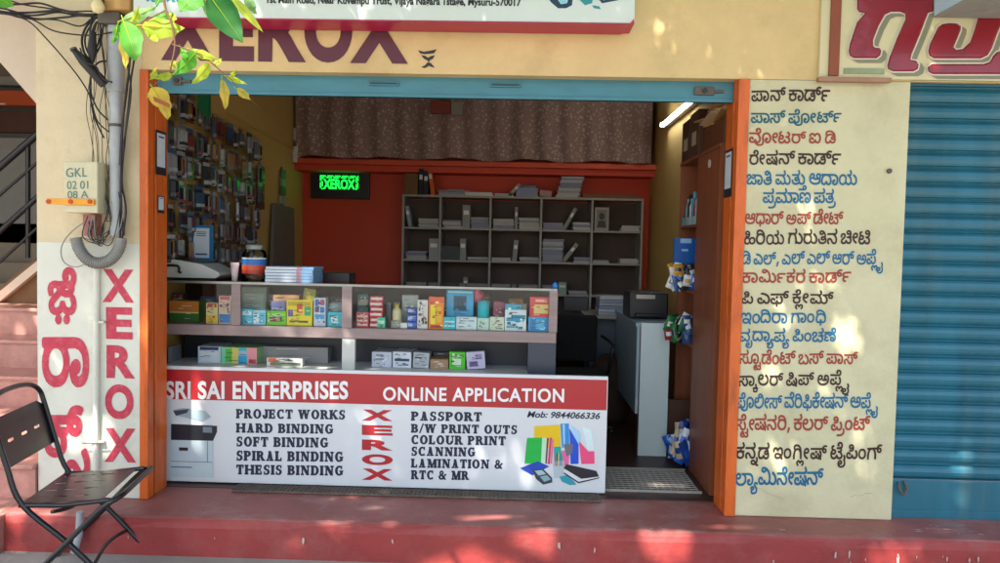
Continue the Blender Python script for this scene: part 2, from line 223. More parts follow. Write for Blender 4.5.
  [[171,-17,-10,11,-34,1,-12,5,-12,10,-16,-11,-16,-5,-24,0,-18,5,-10,7,-7,7,-5,10,-3,10,0,18,3,10,6,10,13,10,11,3,20,0,12,-6,9,-11,0,-20,-5,-7,-19,1,-2,4,-1,10,-4,4,-6,-1,-5,-3,-4,-6,0,-12,6,-10,11,-5,10,-1,16,4,7,6,9,21,20,1,5,-4,3,-12,5,-8,9,-6,8,-1,-1,5,-24,38,3,6,14,9,6,-2,22,-32,4,-2,1,9,-2,10,-6,14,-11,16,-1,4,3,5,12,9,8,0,11,-12,7,-14,7,-24,0,-26,-8,-22,6,-12,1,-5,-2,-3,-14,-10],[95,71,-6,3,-6,7,-1,14,9,11,14,1,8,-4,4,-5,1,-17,-9,-9,-6,-2],[9,115,-4,2,-1,6,0,14,5,5,136,0,14,2,7,7,0,8,-5,12,-10,16,2,4,12,8,8,1,14,-17,7,-20,0,-18,-3,-9,-8,-10,-8,-6,-10,-4,-12,-1]],
  [[39,-5,-14,6,-10,10,-7,16,0,14,3,10,7,12,11,10,28,21,4,5,3,8,-3,6,-6,4,-8,1,-10,-2,-4,-5,-2,-6,4,-16,-16,-9,-4,0,-4,1,-7,12,-2,10,0,10,4,10,5,8,14,10,18,4,14,-1,12,-2,13,-9,11,-16,9,-8,21,-8,8,0,8,3,3,5,-1,4,-4,2,-32,0,-3,4,0,18,5,5,110,0,26,-2,16,-5,14,-9,11,-11,9,-16,5,-14,2,-18,-2,-28,-5,-16,-8,-12,-12,-11,-20,-6,-24,0,-16,7,-12,14,-5,14,1,20,4,10,6,8,10,5,16,1,8,-2,8,-9,1,-15,-4,-8,-7,-5,-15,-1,1,-5,6,-6,8,-2,10,1,9,4,7,8,5,14,0,24,-5,18,-12,15,-10,6,-14,3,-54,1,-3,-3,-3,-14,-6,-10,-8,-7,-10,-4,-10,-2,-22,1,-26,10,-12,-13,-35,-27,-2,-12,4,-8,13,-4,16,3,8,7,9,20,17,2,7,-4,5,-14,8,-9,12,-5,14,2,6,4,5,12,-10,26,5,6,16,8,4,-2,6,-10,7,-18,0,-22,-5,-12,-14,-15,-18,-6,-28,1,-11,4,-15,11,-15,-11,-11,-4,-10,-2]],
  [[53,-5,-14,4,-12,6,-15,14,-8,18,0,28,3,3,4,1,19,-4,2,-4,0,-14,4,-10,5,-6,12,-7,26,-3,16,2,16,6,6,6,4,8,0,9,-24,-10,-28,1,-9,4,-7,6,-7,14,0,14,2,6,11,12,18,6,31,0,0,10,-5,12,-4,7,-4,-2,-10,-10,-12,-6,-18,-1,-16,3,-8,5,-8,10,-3,8,0,18,4,8,8,8,7,5,12,3,10,1,18,-2,12,-4,12,-7,15,-14,12,-20,5,-16,3,-16,-2,-18,12,-22,0,-30,-7,-16,-12,-12,-14,-8,-16,-5,-32,-1],[78,69,9,-1,10,2,5,5,-1,3,-4,1,-12,0,-8,-2,-2,-4],[55,141,6,0,10,4,4,8,-5,4,-13,1,-7,-3,-2,-4,1,-6]],
  [[41,-5,-12,4,-12,8,-8,12,-5,12,0,20,3,10,6,10,13,10,11,3,20,0,11,-5,9,-10,1,-22,-5,-7,-19,1,-2,4,-1,10,-4,4,-8,-1,-6,-7,-2,-8,4,-12,6,-6,10,-3,14,0,12,4,8,9,4,15,6,3,19,-2,7,-18,8,-8,12,-4,10,2,6,4,5,10,2,12,-2,14,-5,12,-9,16,-10,10,-13,9,-16,5,-100,0,-5,4,1,20,6,3,134,0,12,3,4,2,3,8,-5,14,-11,16,1,4,4,4,12,8,6,-1,14,-19,7,-18,0,-18,-4,-10,-11,-12,-13,-8,13,-16,10,-20,5,-18,2,-24,17,-12,18,-4,8,2,8,4,9,14,2,12,-2,14,-9,21,-14,16,-20,13,-4,4,0,4,9,16,3,4,4,0,18,-10,18,-16,11,-14,9,-20,5,-20,0,-20,-2,-12,-6,-14,-7,-10,-10,-8,-10,-5,-12,-2,-18,-1,-14,3,-24,13,-10,-8,-10,-6,-10,-2,-18,1,-14,4,-16,12,-22,-14,-14,-3]],
  [[133,-81,-3,6,0,14,3,5,66,2,1,17,3,8,5,8,11,9,8,2,16,1,11,-2,10,-6,10,-14,2,-8,0,-12,-6,-14,-13,-11,-12,-4,-24,-2],[228,-53,7,-1,11,3,2,8,-3,7,-8,2,-7,-3,-4,-8],[53,-5,-24,9,-17,17,-8,22,0,16,4,8,5,1,19,-3,2,-4,-2,-10,7,-17,10,-8,16,-4,24,0,19,5,11,10,5,10,-1,6,-2,1,-16,-10,-14,-3,-18,1,-15,7,-6,6,-4,8,0,20,4,8,15,11,18,3,14,-1,2,1,0,2,-6,5,-6,3,-79,0,-4,4,1,20,6,3,90,0,12,3,5,4,2,8,-5,12,-11,16,1,4,18,12,6,-3,8,-10,6,-11,5,-14,0,-18,-6,-14,-16,-14,6,-14,3,-16,11,-18,2,-10,1,-22,18,-13,20,-3,14,7,4,5,5,10,0,22,-9,22,-11,14,-28,20,1,4,8,15,4,4,4,0,10,-5,18,-13,12,-13,12,-18,7,-20,2,-18,-2,-22,-5,-12,-5,-10,-9,-9,-12,-7,-10,-3,-24,-1,-10,2,-14,7,-14,9,-16,-10,-16,-5,-18,-3],[80,69,9,-1,10,3,4,4,0,2,-4,2,-10,1,-10,-2,-3,-5]],
  [[81,-5,-18,4,-20,9,-12,9,-14,16,-6,12,-5,18,0,32,5,16,8,14,14,13,18,6,22,0,14,-7,11,-14,2,-8,0,-16,-4,-14,3,-2,26,1,3,1,-5,8,-3,8,1,20,4,9,11,9,13,5,22,0,16,-4,8,-6,8,-11,3,-10,-1,-20,-11,-18,6,-16,0,-22,-3,-8,-6,-10,-10,-9,-20,-11,-36,-6],[88,23,31,-2,24,4,18,7,8,9,3,12,-3,6,-28,-3,-34,0,-20,1,-3,4,0,8,-3,3,-14,-6,-28,1,-3,-2,6,-16,11,-12,16,-9],[163,91,4,-1,4,1,6,8,1,6,-4,10,-11,4,-12,-3,-3,-9,4,-8],[42,93,15,-1,11,5,3,4,1,8,-5,8,-10,2,-12,-6,-8,-14,1,-4]],
  [[41,-5,-12,5,-10,10,-6,9,-5,14,-2,28,2,16,7,18,12,18,-16,2,-4,2,-1,20,5,5,204,0,32,-4,20,-9,19,-20,5,-12,5,-16,0,-40,-7,-20,-6,-9,-10,-10,-10,-5,-12,-3,-18,-1,-12,3,-10,5,-8,7,-6,9,-3,10,0,22,7,14,8,7,8,3,16,0,8,-4,7,-10,-2,-16,-7,-7,-6,-2,-10,0,-2,-3,4,-6,6,-4,16,0,11,6,7,12,3,12,0,20,-2,10,-10,18,-15,10,-22,5,-52,0,-3,-1,1,-2,12,-18,7,-24,0,-30,-3,-12,-7,-16,-7,-7,-16,-9,-24,-2,-16,5,-16,12,-14,-11,-10,-4,-10,-2],[48,23,11,-2,12,5,7,9,5,15,6,3,19,-2,6,-18,9,-9,12,-3,10,3,6,7,5,16,0,18,-8,22,-7,10,-9,8,-19,8,-32,1,-10,-3,-12,-6,-13,-12,-10,-24,1,-30,4,-10]],
  [[57,-5,-19,8,-15,14,-12,22,-5,18,0,24,4,18,8,16,13,14,16,10,24,6,24,-2,22,-9,17,-17,10,-22,2,-10,-1,-46,18,-14,18,-4,14,4,9,10,4,12,0,14,-2,10,-9,18,-11,12,-21,12,-14,2,-4,2,0,22,4,3,42,1,10,4,3,6,-1,8,-14,26,4,6,10,6,6,2,4,-2,8,-10,11,-22,0,-24,-4,-10,-8,-8,-11,-7,-1,-3,13,-14,10,-20,3,-10,1,-32,10,-9,10,-6,16,-3,14,4,8,8,5,16,-2,22,-8,18,-11,13,-23,15,-4,4,1,6,8,14,4,3,4,0,16,-9,16,-13,15,-19,8,-16,4,-14,0,-34,-7,-20,-14,-16,-20,-9,-24,-1,-18,5,-20,13,-22,-15,-14,-3,-18,0,-18,5,-24,16,-18,-13,-16,-6,-10,-2],[74,21,15,2,15,8,9,13,5,17,0,20,-8,20,-13,11,-18,5,-14,-2,-16,-8,-10,-14,-5,-20,2,-20,5,-12,5,-8,13,-9]],
  [[127,-77,-20,3,-5,3,0,10,4,10,7,3,28,-4,18,1,18,4,16,7,8,11,5,14,-3,14,-6,16,5,6,13,7,4,-1,6,-6,6,-14,3,-14,0,-16,-5,-16,-5,-10,-19,-16,-22,-9,-28,-4],[41,-5,-12,4,-12,8,-8,12,-5,12,0,20,4,12,9,12,13,8,11,2,18,-2,10,-5,9,-11,0,-20,-5,-7,-19,1,-2,4,-1,10,-4,4,-6,-1,-6,-4,-3,-5,0,-12,3,-6,6,-6,16,-4,18,4,10,10,4,15,6,3,19,-2,7,-18,6,-7,10,-4,12,0,8,5,4,8,3,14,-3,14,-6,14,-12,20,2,4,16,11,8,-2,11,-15,8,-16,4,-18,0,-22,-3,-12,-5,-12,-9,-11,-16,-9,-24,-2,-16,5,-16,12,-22,-14,-14,-3],[95,71,-6,3,-6,7,-1,14,9,11,14,1,8,-4,4,-5,1,-17,-9,-9,-6,-2],[9,115,-4,2,-1,6,0,14,5,5,136,0,14,4,4,5,1,6,-5,12,-11,18,3,5,11,7,7,2,7,-6,9,-14,7,-20,0,-14,-3,-10,-5,-8,-11,-9,-22,-5]],
  [[41,-5,-12,4,-12,8,-8,12,-5,12,0,20,3,10,6,10,13,10,11,3,20,0,11,-5,9,-10,1,-22,-5,-7,-19,1,-2,4,-1,10,-4,4,-8,-2,-6,-6,-1,-14,3,-6,6,-6,10,-3,14,0,12,4,8,9,4,15,6,3,19,-2,7,-18,8,-8,12,-4,10,2,6,4,5,10,2,12,-2,14,-5,12,-9,16,-10,10,-13,9,-16,5,-100,0,-4,2,-1,4,0,16,3,4,138,1,12,3,5,4,2,8,-5,12,-11,18,3,5,11,7,7,2,7,-6,11,-18,5,-14,0,-16,-3,-10,-4,-7,-21,-15,13,-16,10,-20,5,-18,2,-24,11,-9,14,-6,14,0,12,5,8,12,2,14,-1,14,-6,14,-9,14,-8,8,-16,9,-18,5,-1,20,3,4,126,0,22,-4,17,-8,17,-17,8,-15,5,-18,0,-36,-3,-12,-7,-16,-11,-11,-12,-7,-16,-4,-16,1,-12,2,-17,13,-8,16,0,24,3,9,12,12,16,4,10,-2,8,-5,4,-8,1,-8,-2,-8,-5,-6,-8,-3,-11,-1,1,-6,6,-5,14,-2,10,3,6,5,9,21,0,20,-5,18,-6,10,-14,11,-16,5,-58,2,-7,-2,14,-18,5,-12,5,-18,0,-20,-4,-18,-6,-12,-11,-11,-8,-6,-12,-4,-28,0,-16,5,-18,10,-10,-8,-10,-6,-26,-2,-16,5,-16,12,-22,-14,-14,-3]],
  [[31,-5,-10,4,-8,7,-6,9,-3,10,0,16,2,8,13,18,-8,10,-4,10,-1,24,6,14,13,12,18,7,22,0,20,-5,18,-12,10,8,12,7,16,3,14,-1,14,-3,10,-5,16,-15,10,-22,5,-26,-2,-32,-9,-22,-14,-16,-17,-8,-25,-2,-18,5,-14,11,-7,12,-2,20,3,12,9,14,13,8,20,2,10,-3,8,-5,6,-8,3,-12,-2,-12,-7,-6,-16,1,-3,3,-2,14,-3,2,-6,-1,-5,-7,0,-10,5,-8,6,-4,14,-1,12,5,8,9,5,13,0,34,-5,14,-8,13,-14,8,-18,-1,-12,-8,-10,-21,-18,-1,-6,3,-5,15,-9,9,-16,5,-10,-1,-7,-3,-5,-4,-3,-8,3,-12,10,-8,21,-4,2,-4,0,-14,-3,-6,-20,-1,-10,-5,-5,-10,3,-10,7,-6,9,-1,10,3,12,7,4,-1,11,-12,2,-6,-2,-4,-5,-4,-18,-8,-12,-2]],
  [[41,-5,-12,4,-12,8,-8,12,-5,12,0,20,4,12,9,12,13,8,11,2,18,-2,10,-5,9,-11,0,-20,-5,-7,-19,1,-2,4,-1,10,-4,4,-6,-1,-6,-4,-3,-5,0,-12,3,-6,6,-6,16,-4,18,4,10,10,4,15,6,3,19,-2,7,-18,6,-7,10,-4,12,0,8,5,4,8,3,14,-3,14,-6,14,-12,20,2,4,16,11,8,-2,11,-15,8,-16,4,-18,0,-22,-3,-12,-5,-12,-9,-11,-16,-9,-24,-2,-16,5,-16,12,-22,-14,-14,-3],[95,71,-6,3,-6,7,-1,14,9,11,14,1,8,-4,4,-5,1,-17,-9,-9,-6,-2],[9,115,-4,2,-1,6,0,14,5,5,136,0,14,4,4,5,1,6,-5,12,-11,18,3,5,11,7,7,2,7,-6,9,-14,7,-20,0,-14,-3,-10,-5,-8,-11,-9,-22,-5]],
  [[85,-77,-20,3,-5,3,-2,4,5,16,6,3,30,-4,18,1,22,5,12,7,8,10,4,16,-1,10,-8,16,1,4,4,4,12,6,6,0,10,-16,5,-28,-4,-20,-7,-12,-16,-15,-24,-10,-28,-4],[53,-5,-24,9,-17,17,-8,22,0,16,4,8,5,1,19,-3,2,-4,-2,-10,7,-17,10,-8,16,-4,24,0,19,5,11,10,5,10,-1,6,-2,1,-16,-10,-12,-2,-18,0,-14,5,-8,7,-5,9,0,20,3,6,6,7,10,6,18,3,14,-1,2,1,0,2,-6,5,-6,3,-70,0,-9,0,-4,4,0,18,3,4,94,1,16,5,3,8,-3,10,-13,22,3,5,14,9,6,-1,5,-5,9,-14,5,-10,2,-10,0,-12,-3,-12,-5,-8,-14,-12,6,-14,3,-16,8,-12,5,-14,0,-20,-7,-20,-14,-15,-22,-10,-18,-3],[80,69,9,-1,10,3,4,4,0,2,-4,2,-10,1,-10,-2,-3,-5]],
  [[83,-39,-3,4,1,31,-18,-3,-22,2,-14,7,-14,17,-5,14,-2,30,5,22,5,12,11,16,-16,2,-4,2,-1,20,5,5,204,0,26,-3,22,-8,18,-16,10,-18,5,-16,0,-40,-7,-20,-8,-12,-14,-11,-18,-5,-25,2,-10,4,-9,7,-7,9,-4,10,0,24,7,14,10,8,14,3,12,-2,10,-11,0,-16,-8,-9,-6,-2,-10,0,-2,-3,6,-8,8,-3,10,0,10,4,8,11,5,14,0,24,-8,20,-11,12,-16,7,-24,3,-42,-1,-3,-1,1,-2,12,-18,7,-22,0,-34,-7,-20,-12,-15,-14,-7,-24,-2,-16,3,0,-33,-4,-3],[48,23,11,-2,12,5,7,9,5,15,6,3,19,-2,6,-18,9,-9,12,-3,10,3,6,7,5,16,0,16,-8,24,-11,14,-12,8,-12,4,-32,1,-10,-3,-12,-6,-13,-12,-10,-24,1,-30,4,-10]],
  [[79,-5,-22,6,-16,8,-15,12,-11,16,-9,26,0,32,7,20,8,12,16,13,16,4,20,0,14,-7,11,-14,2,-8,0,-16,-4,-14,3,-2,24,1,2,3,-3,6,-2,6,0,20,5,10,8,8,8,5,12,3,14,-1,16,-5,8,-6,11,-12,8,-22,0,-34,-7,-24,-6,-12,-11,-12,-14,-10,-13,-6,-22,-6,-16,-2],[86,23,27,-2,32,6,18,9,9,9,5,10,5,18,0,16,-2,10,-7,12,-4,4,-10,3,-6,-2,-4,-4,-2,-7,2,-8,8,-8,15,-8,2,-4,0,-16,-5,-5,-74,0,-4,3,-1,14,-3,3,-20,-10,-30,1,-1,-6,5,-10,11,-14,15,-9],[42,93,15,-1,11,5,3,4,1,8,-5,8,-10,2,-12,-6,-8,-14,1,-4]],
  [[41,-5,-12,4,-12,8,-8,12,-5,12,0,20,4,12,11,13,12,7,10,2,18,-2,10,-5,9,-11,0,-20,-5,-7,-19,1,-2,4,-1,10,-4,4,-6,-1,-6,-4,-3,-5,1,-14,3,-6,7,-5,16,-3,17,4,8,8,4,16,5,4,20,-1,10,-22,12,-8,10,-1,8,3,4,3,4,8,3,14,-3,14,-6,14,-12,20,2,4,17,12,-9,2,-142,0,-6,2,-1,20,3,4,70,1,116,0,4,3,12,18,14,10,20,5,24,-2,12,-5,3,-4,-2,-6,-8,-12,-7,-1,-14,4,-10,0,-10,-5,-2,-4,24,-5,12,-9,9,-16,-1,-18,-5,-12,-11,-9,-12,-4,-18,0,-14,6,-10,9,-7,12,-3,16,-4,2,-22,-1,-1,-1,9,-10,10,-18,7,-24,0,-22,-3,-12,-5,-12,-9,-11,-16,-9,-24,-2,-16,5,-16,12,-22,-14,-14,-3],[95,71,-6,3,-6,7,-1,14,9,11,14,1,8,-4,4,-5,1,-17,-9,-9,-6,-2],[229,97,8,-2,8,4,1,8,-6,6,-13,2,-6,-2,2,-8]],
  [[41,-5,-12,5,-10,9,-6,10,-4,12,-3,18,2,28,7,18,12,18,-16,2,-4,2,0,22,6,3,118,0,16,3,6,4,5,10,-2,12,-7,7,-12,3,-8,-3,5,-11,-1,-12,-6,-6,-8,-2,-12,1,-7,7,-4,10,0,12,4,10,10,10,9,6,14,3,18,0,12,-4,11,-9,7,-10,5,-12,0,-22,-7,-16,-15,-14,11,-20,1,-16,10,-24,0,-24,-3,-10,-6,-12,-8,-9,-18,-10,-30,1,-11,4,-15,11,-14,-11,-10,-4,-10,-2],[255,-6,-28,19,-13,14,-7,12,-9,24,0,36,5,14,6,10,8,9,10,8,12,4,16,1,10,-2,10,-4,12,-12,5,-14,0,-12,-6,-16,-10,-10,-11,-6,-16,-3,-18,0,-3,-1,3,-10,10,-14,33,-24,-1,-4,-9,-16,-3,-3],[134,21,11,2,8,5,4,7,3,10,-1,4,-18,-4,-20,2,-9,4,-6,6,-4,12,0,16,4,8,9,7,18,5,1,2,-9,4,-14,3,-22,1,-14,-3,-14,-6,-10,-7,-12,-20,-3,-12,0,-24,5,-14,10,-7,14,1,9,6,11,20,20,1,4,-3,4,-12,4,-6,8,-5],[134,69,7,0,6,4,0,4,-4,2,-8,2,-5,-2,-2,-6],[232,93,15,-1,12,5,4,10,-2,7,-4,3,-8,2,-14,-7,-7,-13,1,-4]],
  [[45,-5,-14,5,-12,11,-8,14,-5,16,0,24,2,12,7,16,12,16,-9,18,0,16,5,9,7,7,9,5,24,3,3,-4,2,-10,-1,-10,-4,-3,-14,-4,-3,-3,1,-6,10,-6,18,-3,8,-3,11,-10,4,-10,-1,-22,-5,-10,-7,-6,-8,-5,-12,-3,-12,-1,-16,2,-2,-1,-1,-4,5,-12,5,-6,7,-4,12,-2,16,4,9,8,7,17,6,3,19,-2,7,-18,10,-9,14,-3,8,2,6,3,5,9,0,10,-7,15,-14,10,-8,2,-16,1,-5,4,0,18,3,4,26,1,10,4,1,5,-3,5,-14,1,-38,0,-3,8,0,14,3,4,94,1,4,3,12,18,14,10,20,5,24,-2,12,-5,3,-4,-2,-6,-8,-12,-7,-1,-14,4,-10,0,-10,-5,-2,-4,26,-6,14,-12,5,-12,0,-14,-6,-16,-10,-8,-11,-4,-18,-1,-10,3,-8,4,-11,12,-5,14,-2,10,-8,1,-3,-3,0,-14,-9,-14,16,-22,5,-24,-3,-14,-3,-8,-11,-13,-10,-6,-8,-2,-24,0,-16,4,-18,13,-12,-10,-10,-5,-14,-3],[45,75,12,-1,10,4,3,3,0,6,-5,6,-10,1,-8,-4,-7,-11],[235,97,8,-2,8,4,1,8,-6,6,-13,2,-6,-2,2,-8]],
  [[41,-5,-8,2,-12,7,-7,7,-6,10,-4,14,0,20,2,10,7,12,12,12,-1,10,9,14,6,2,14,-5,10,0,10,2,4,5,-2,1,-10,-2,-18,0,-8,2,-8,5,-11,14,1,22,8,12,12,8,14,3,16,-1,14,-5,8,-7,8,-10,5,-12,2,-20,-3,-14,-6,-12,-8,-8,0,-4,10,-8,18,13,22,4,22,-3,12,-6,13,-14,5,-12,3,-22,-4,-18,-6,-10,-11,-11,-20,-8,-30,1,-14,6,-12,9,-12,-9,-10,-5,-12,-3],[52,21,11,-1,12,4,6,6,5,11,0,8,-5,12,-6,6,-8,3,-14,0,-10,-4,-6,-5,-4,-10,-1,-8,5,-12,6,-7],[132,21,13,-1,10,4,7,5,4,8,0,16,-3,6,-5,6,-9,5,-14,0,-10,-3,-7,-6,-4,-8,0,-12,3,-8,6,-8],[55,141,12,1,8,5,-2,5,-8,4,-8,1,-8,-4,-2,-6,3,-4]],
  [[61,-5,-22,8,-12,9,-10,13,-9,20,-2,16,0,16,5,18,12,22,-9,22,0,16,7,17,10,9,8,4,26,5,25,-3,17,-7,12,-9,15,-16,10,-16,7,-20,5,-24,0,-40,-5,-18,-5,-12,-12,-14,-11,-8,-14,-6,-14,-3],[70,23,17,-1,18,4,8,6,6,6,7,15,2,20,-7,20,-10,12,-17,8,-21,1,-16,-6,-13,-11,-8,-18,0,-22,6,-16,11,-11],[45,137,4,-1,18,5,18,1,26,-5,0,2,-8,9,-20,11,-12,3,-10,0,-12,-4,-4,-4,-3,-9]],
  [[175,-5,-18,7,-8,-6,-22,0,-4,3,-1,56,-5,24,-6,14,-10,14,-10,6,-8,2,-10,-2,-12,-6,-7,-8,-8,-16,-6,-28,-1,-56,-4,-3,-22,0,-5,5,0,44,4,30,7,20,10,18,-16,2,-4,2,0,22,4,3,92,0,14,3,6,8,-1,10,-14,24,2,4,9,6,8,4,4,-2,13,-16,6,-14,2,-18,-3,-12,-8,-12,-13,-10,11,-18,6,-14,5,-18,2,-26,5,-6,18,-11,18,-3,14,6,9,14,2,12,-2,14,-9,21,-14,16,-20,13,-4,4,1,6,11,18,4,0,12,-6,24,-20,14,-20,9,-22,2,-12,0,-20,-4,-18,-9,-15,-12,-11,-12,-6,-14,-2]],
  [[61,-5,-18,6,-10,6,-14,14,-9,16,-4,18,0,16,4,20,12,22,-15,4,0,22,6,3,96,0,12,2,7,7,0,8,-5,12,-10,16,2,4,14,9,6,0,8,-9,7,-10,6,-16,0,-20,-2,-8,-4,-6,-13,-12,0,-2,11,-14,5,-12,3,-14,0,-26,-2,-8,9,-10,18,-10,10,-2,10,1,6,3,7,6,6,16,0,12,-2,12,-7,16,-11,14,-24,16,-4,4,3,10,6,11,4,2,6,-1,11,-6,15,-12,16,-18,10,-20,5,-18,0,-30,-5,-16,-8,-12,-12,-11,-20,-6,-20,-1,-14,4,-8,3,-20,15,-22,-15,-16,-5,-12,-2],[70,23,17,-1,18,4,13,11,8,16,2,20,-7,20,-10,12,-16,8,-20,1,-18,-6,-12,-10,-8,-17,-1,-24,6,-16,11,-11]],
  [[21,-7,-7,6,-7,16,-3,10,0,20,7,18,16,13,10,4,16,0,15,-5,14,-12,22,-34,9,-6,6,-2,12,2,7,6,4,10,0,20,-11,27,-8,10,-12,10,-14,7,-10,2,-79,0,-4,4,1,20,6,3,118,1,8,2,5,6,-1,12,-13,24,3,5,11,7,5,2,6,-4,10,-14,7,-14,2,-18,-5,-16,-8,-10,-15,-10,19,-28,7,-18,2,-14,-2,-24,-5,-12,-6,-10,-10,-9,-12,-5,-24,-2,-12,3,-11,7,-10,10,-22,34,-7,5,-6,1,-9,-4,-4,-10,0,-8,12,-24,0,-4,-5,-4]],
  [[39,-5,-14,6,-10,10,-7,16,0,14,3,10,7,12,11,10,29,22,5,8,0,6,-2,4,-6,4,-8,1,-10,-2,-4,-5,-2,-6,4,-16,-4,-3,-14,-6,-4,0,-5,5,-6,18,0,10,6,14,9,10,14,6,24,2,16,-4,14,-12,7,-16,0,-16,-8,-16,-13,-12,-26,-19,-6,-7,-1,-10,3,-7,14,-5,16,3,9,9,7,18,4,2,14,0,7,-4,5,-14,8,-9,16,-5,13,4,5,6,3,12,-4,12,-7,9,-12,8,-28,0,-5,5,0,16,3,4,26,2,15,8,7,8,-2,3,-22,-2,-12,2,-10,6,-8,9,-3,12,3,16,10,13,14,7,20,1,16,-4,14,-11,8,-14,3,-10,0,-22,-8,-20,1,-2,10,-2,3,-6,-1,-16,-2,-2,-8,-1,-2,-3,9,-20,0,-20,-5,-14,-12,-14,-10,-5,-10,-2,-22,-1,-10,2,-22,15,-15,-11,-11,-4,-10,-2],[261,-5,-26,18,-19,22,-10,24,-2,12,0,20,5,18,5,12,9,10,10,8,12,4,10,2,16,-1,11,-5,11,-10,5,-10,0,-22,-6,-14,-11,-10,-10,-5,-18,-3,-16,1,-2,-1,3,-10,8,-12,14,-12,17,-10,3,-4,0,-6,-9,-15,-4,-2],[240,93,15,-1,11,5,4,6,0,6,-3,6,-4,3,-12,0,-10,-7,-6,-12,1,-4],[135,141,10,0,10,5,0,5,-6,4,-10,2,-10,-4,0,-8]],
  [[45,-5,-14,5,-12,11,-8,14,-5,18,0,22,2,12,7,16,12,16,-9,16,0,18,7,12,12,8,22,4,6,-2,3,-12,-1,-10,-4,-3,-14,-4,-3,-3,1,-6,9,-6,19,-3,10,-5,9,-8,4,-12,-1,-20,-5,-10,-7,-6,-8,-5,-12,-3,-30,1,-1,-5,3,-8,6,-9,16,-7,16,2,12,9,10,20,18,1,6,-3,4,-13,6,-9,12,-6,12,0,8,3,4,4,3,6,0,10,-5,12,-10,10,-14,5,-16,1,-5,4,0,18,3,4,26,2,11,6,7,8,0,2,-2,1,-22,-2,-12,2,-10,6,-8,9,-3,12,3,16,8,11,10,7,16,3,22,-3,16,-10,10,-16,3,-10,0,-24,-6,-16,-14,-18,13,-14,6,-14,3,-20,-5,-20,-5,-8,-9,-8,-8,-5,-10,-2,-20,-1,-12,2,-10,5,-14,11,-12,-10,-10,-5,-14,-3],[45,75,12,-1,10,4,3,3,0,6,-5,6,-10,1,-8,-4,-7,-11],[145,141,10,0,10,5,0,5,-6,4,-10,2,-10,-4,0,-8]],
  [[39,-5,-10,3,-10,7,-10,12,-5,12,0,26,5,11,10,11,14,7,24,0,11,-5,9,-12,1,-20,-3,-5,-4,-3,-18,2,-2,4,0,10,-4,4,-6,0,-6,-4,-5,-14,4,-10,7,-6,16,-4,16,3,10,9,7,18,19,2,6,-3,4,-14,6,-8,10,-6,10,-1,6,2,5,4,6,14,-1,24,-6,16,-7,10,-17,13,-16,7,-26,7,-32,3,-3,6,2,18,3,4,26,-1,26,-4,28,-10,18,-12,14,-13,12,-18,7,-18,2,-14,0,-16,-5,-20,-5,-10,-11,-12,-14,-6,-20,-2,-12,2,-9,4,-15,11,-12,-10,-14,-5,-24,-2]],
  [[73,-5,-16,4,-14,6,-14,11,-12,15,-6,12,-5,18,1,36,9,24,17,17,10,4,12,3,14,-1,12,-3,11,-8,8,-16,0,-20,-4,-10,-11,-12,-12,-7,-18,-3,-20,1,3,-13,6,-10,9,-8,22,-11,26,-3,16,3,14,4,12,8,8,9,7,16,0,18,-9,20,-14,14,-24,2,-4,2,-1,20,3,4,82,1,14,21,16,11,18,4,26,-3,11,-4,3,-6,-12,-18,-26,5,-10,-3,-6,-4,2,-3,25,-5,12,-10,6,-12,0,-22,-6,-10,-12,-10,-13,-3,-18,1,-12,5,-11,11,-5,10,-4,16,-12,1,-2,-3,11,-24,0,-32,-5,-16,-12,-19,-14,-13,-20,-9,-26,-5],[42,93,15,-1,11,5,4,6,0,8,-2,4,-5,3,-10,0,-12,-7,-7,-12,2,-4],[226,97,9,-2,7,4,2,4,-1,4,-7,6,-13,2,-4,-2,0,-7]],
  [[15,-35,-5,2,0,4,11,58,6,5,22,0,5,-5,0,-8,-20,-52,-5,-4]],
  [[265,-135,-20,4,-14,7,-13,15,-7,19,-8,-3,-4,0,-11,12,-1,6,12,14,5,10,-3,8,-4,4,-6,0,-6,-3,-8,-15,-6,-2,-16,0,-9,18,-7,3,-6,-2,-5,-7,0,-6,4,-8,13,-16,-1,-4,-11,-11,-6,0,-4,3,-13,14,-5,10,-3,10,0,12,5,14,12,12,14,4,18,-2,14,-9,18,10,14,1,10,-2,14,-9,6,-11,2,-6,5,-2,15,4,20,-2,12,-8,5,-10,0,-20,-8,-12,-11,-7,-20,-2,-1,-3,9,-5,12,-2,14,1,13,4,11,9,5,13,-1,18,-13,26,1,5,10,13,1,10,-5,10,-7,8,-1,6,12,12,6,2,13,-12,7,-12,3,-8,0,-18,-7,-16,9,-26,0,-20,-6,-20,-10,-14,-17,-11,-14,-4],[243,-75,8,-1,7,3,2,6,-3,4,-6,0,-6,-2,-4,-6],[41,-5,-12,4,-12,8,-8,12,-5,12,0,20,4,12,9,12,13,8,11,2,18,-2,10,-5,9,-11,0,-20,-5,-7,-19,1,-2,4,-1,10,-4,4,-6,-1,-6,-4,-3,-5,0,-12,3,-6,6,-6,16,-4,18,4,10,10,4,15,6,3,19,-2,7,-18,6,-7,10,-4,12,0,8,5,4,8,3,14,-3,14,-6,14,-12,20,2,4,16,11,8,-2,11,-15,8,-16,4,-18,0,-22,-3,-12,-5,-12,-9,-11,-16,-9,-24,-2,-16,5,-16,12,-22,-14,-14,-3],[95,71,-6,3,-6,7,-1,14,9,11,14,1,8,-4,4,-5,1,-17,-9,-9,-6,-2],[9,115,-4,2,-1,6,0,14,5,5,128,0,10,1,10,4,4,4,3,8,-3,12,-6,7,-10,3,-8,-2,-3,-2,6,-10,0,-10,-4,-6,-11,-4,-8,0,-6,2,-5,6,-4,8,0,14,3,8,13,14,17,7,24,-1,17,-8,8,-8,5,-10,3,-10,0,-16,-5,-16,-12,-13,-16,-7,-16,-2]],
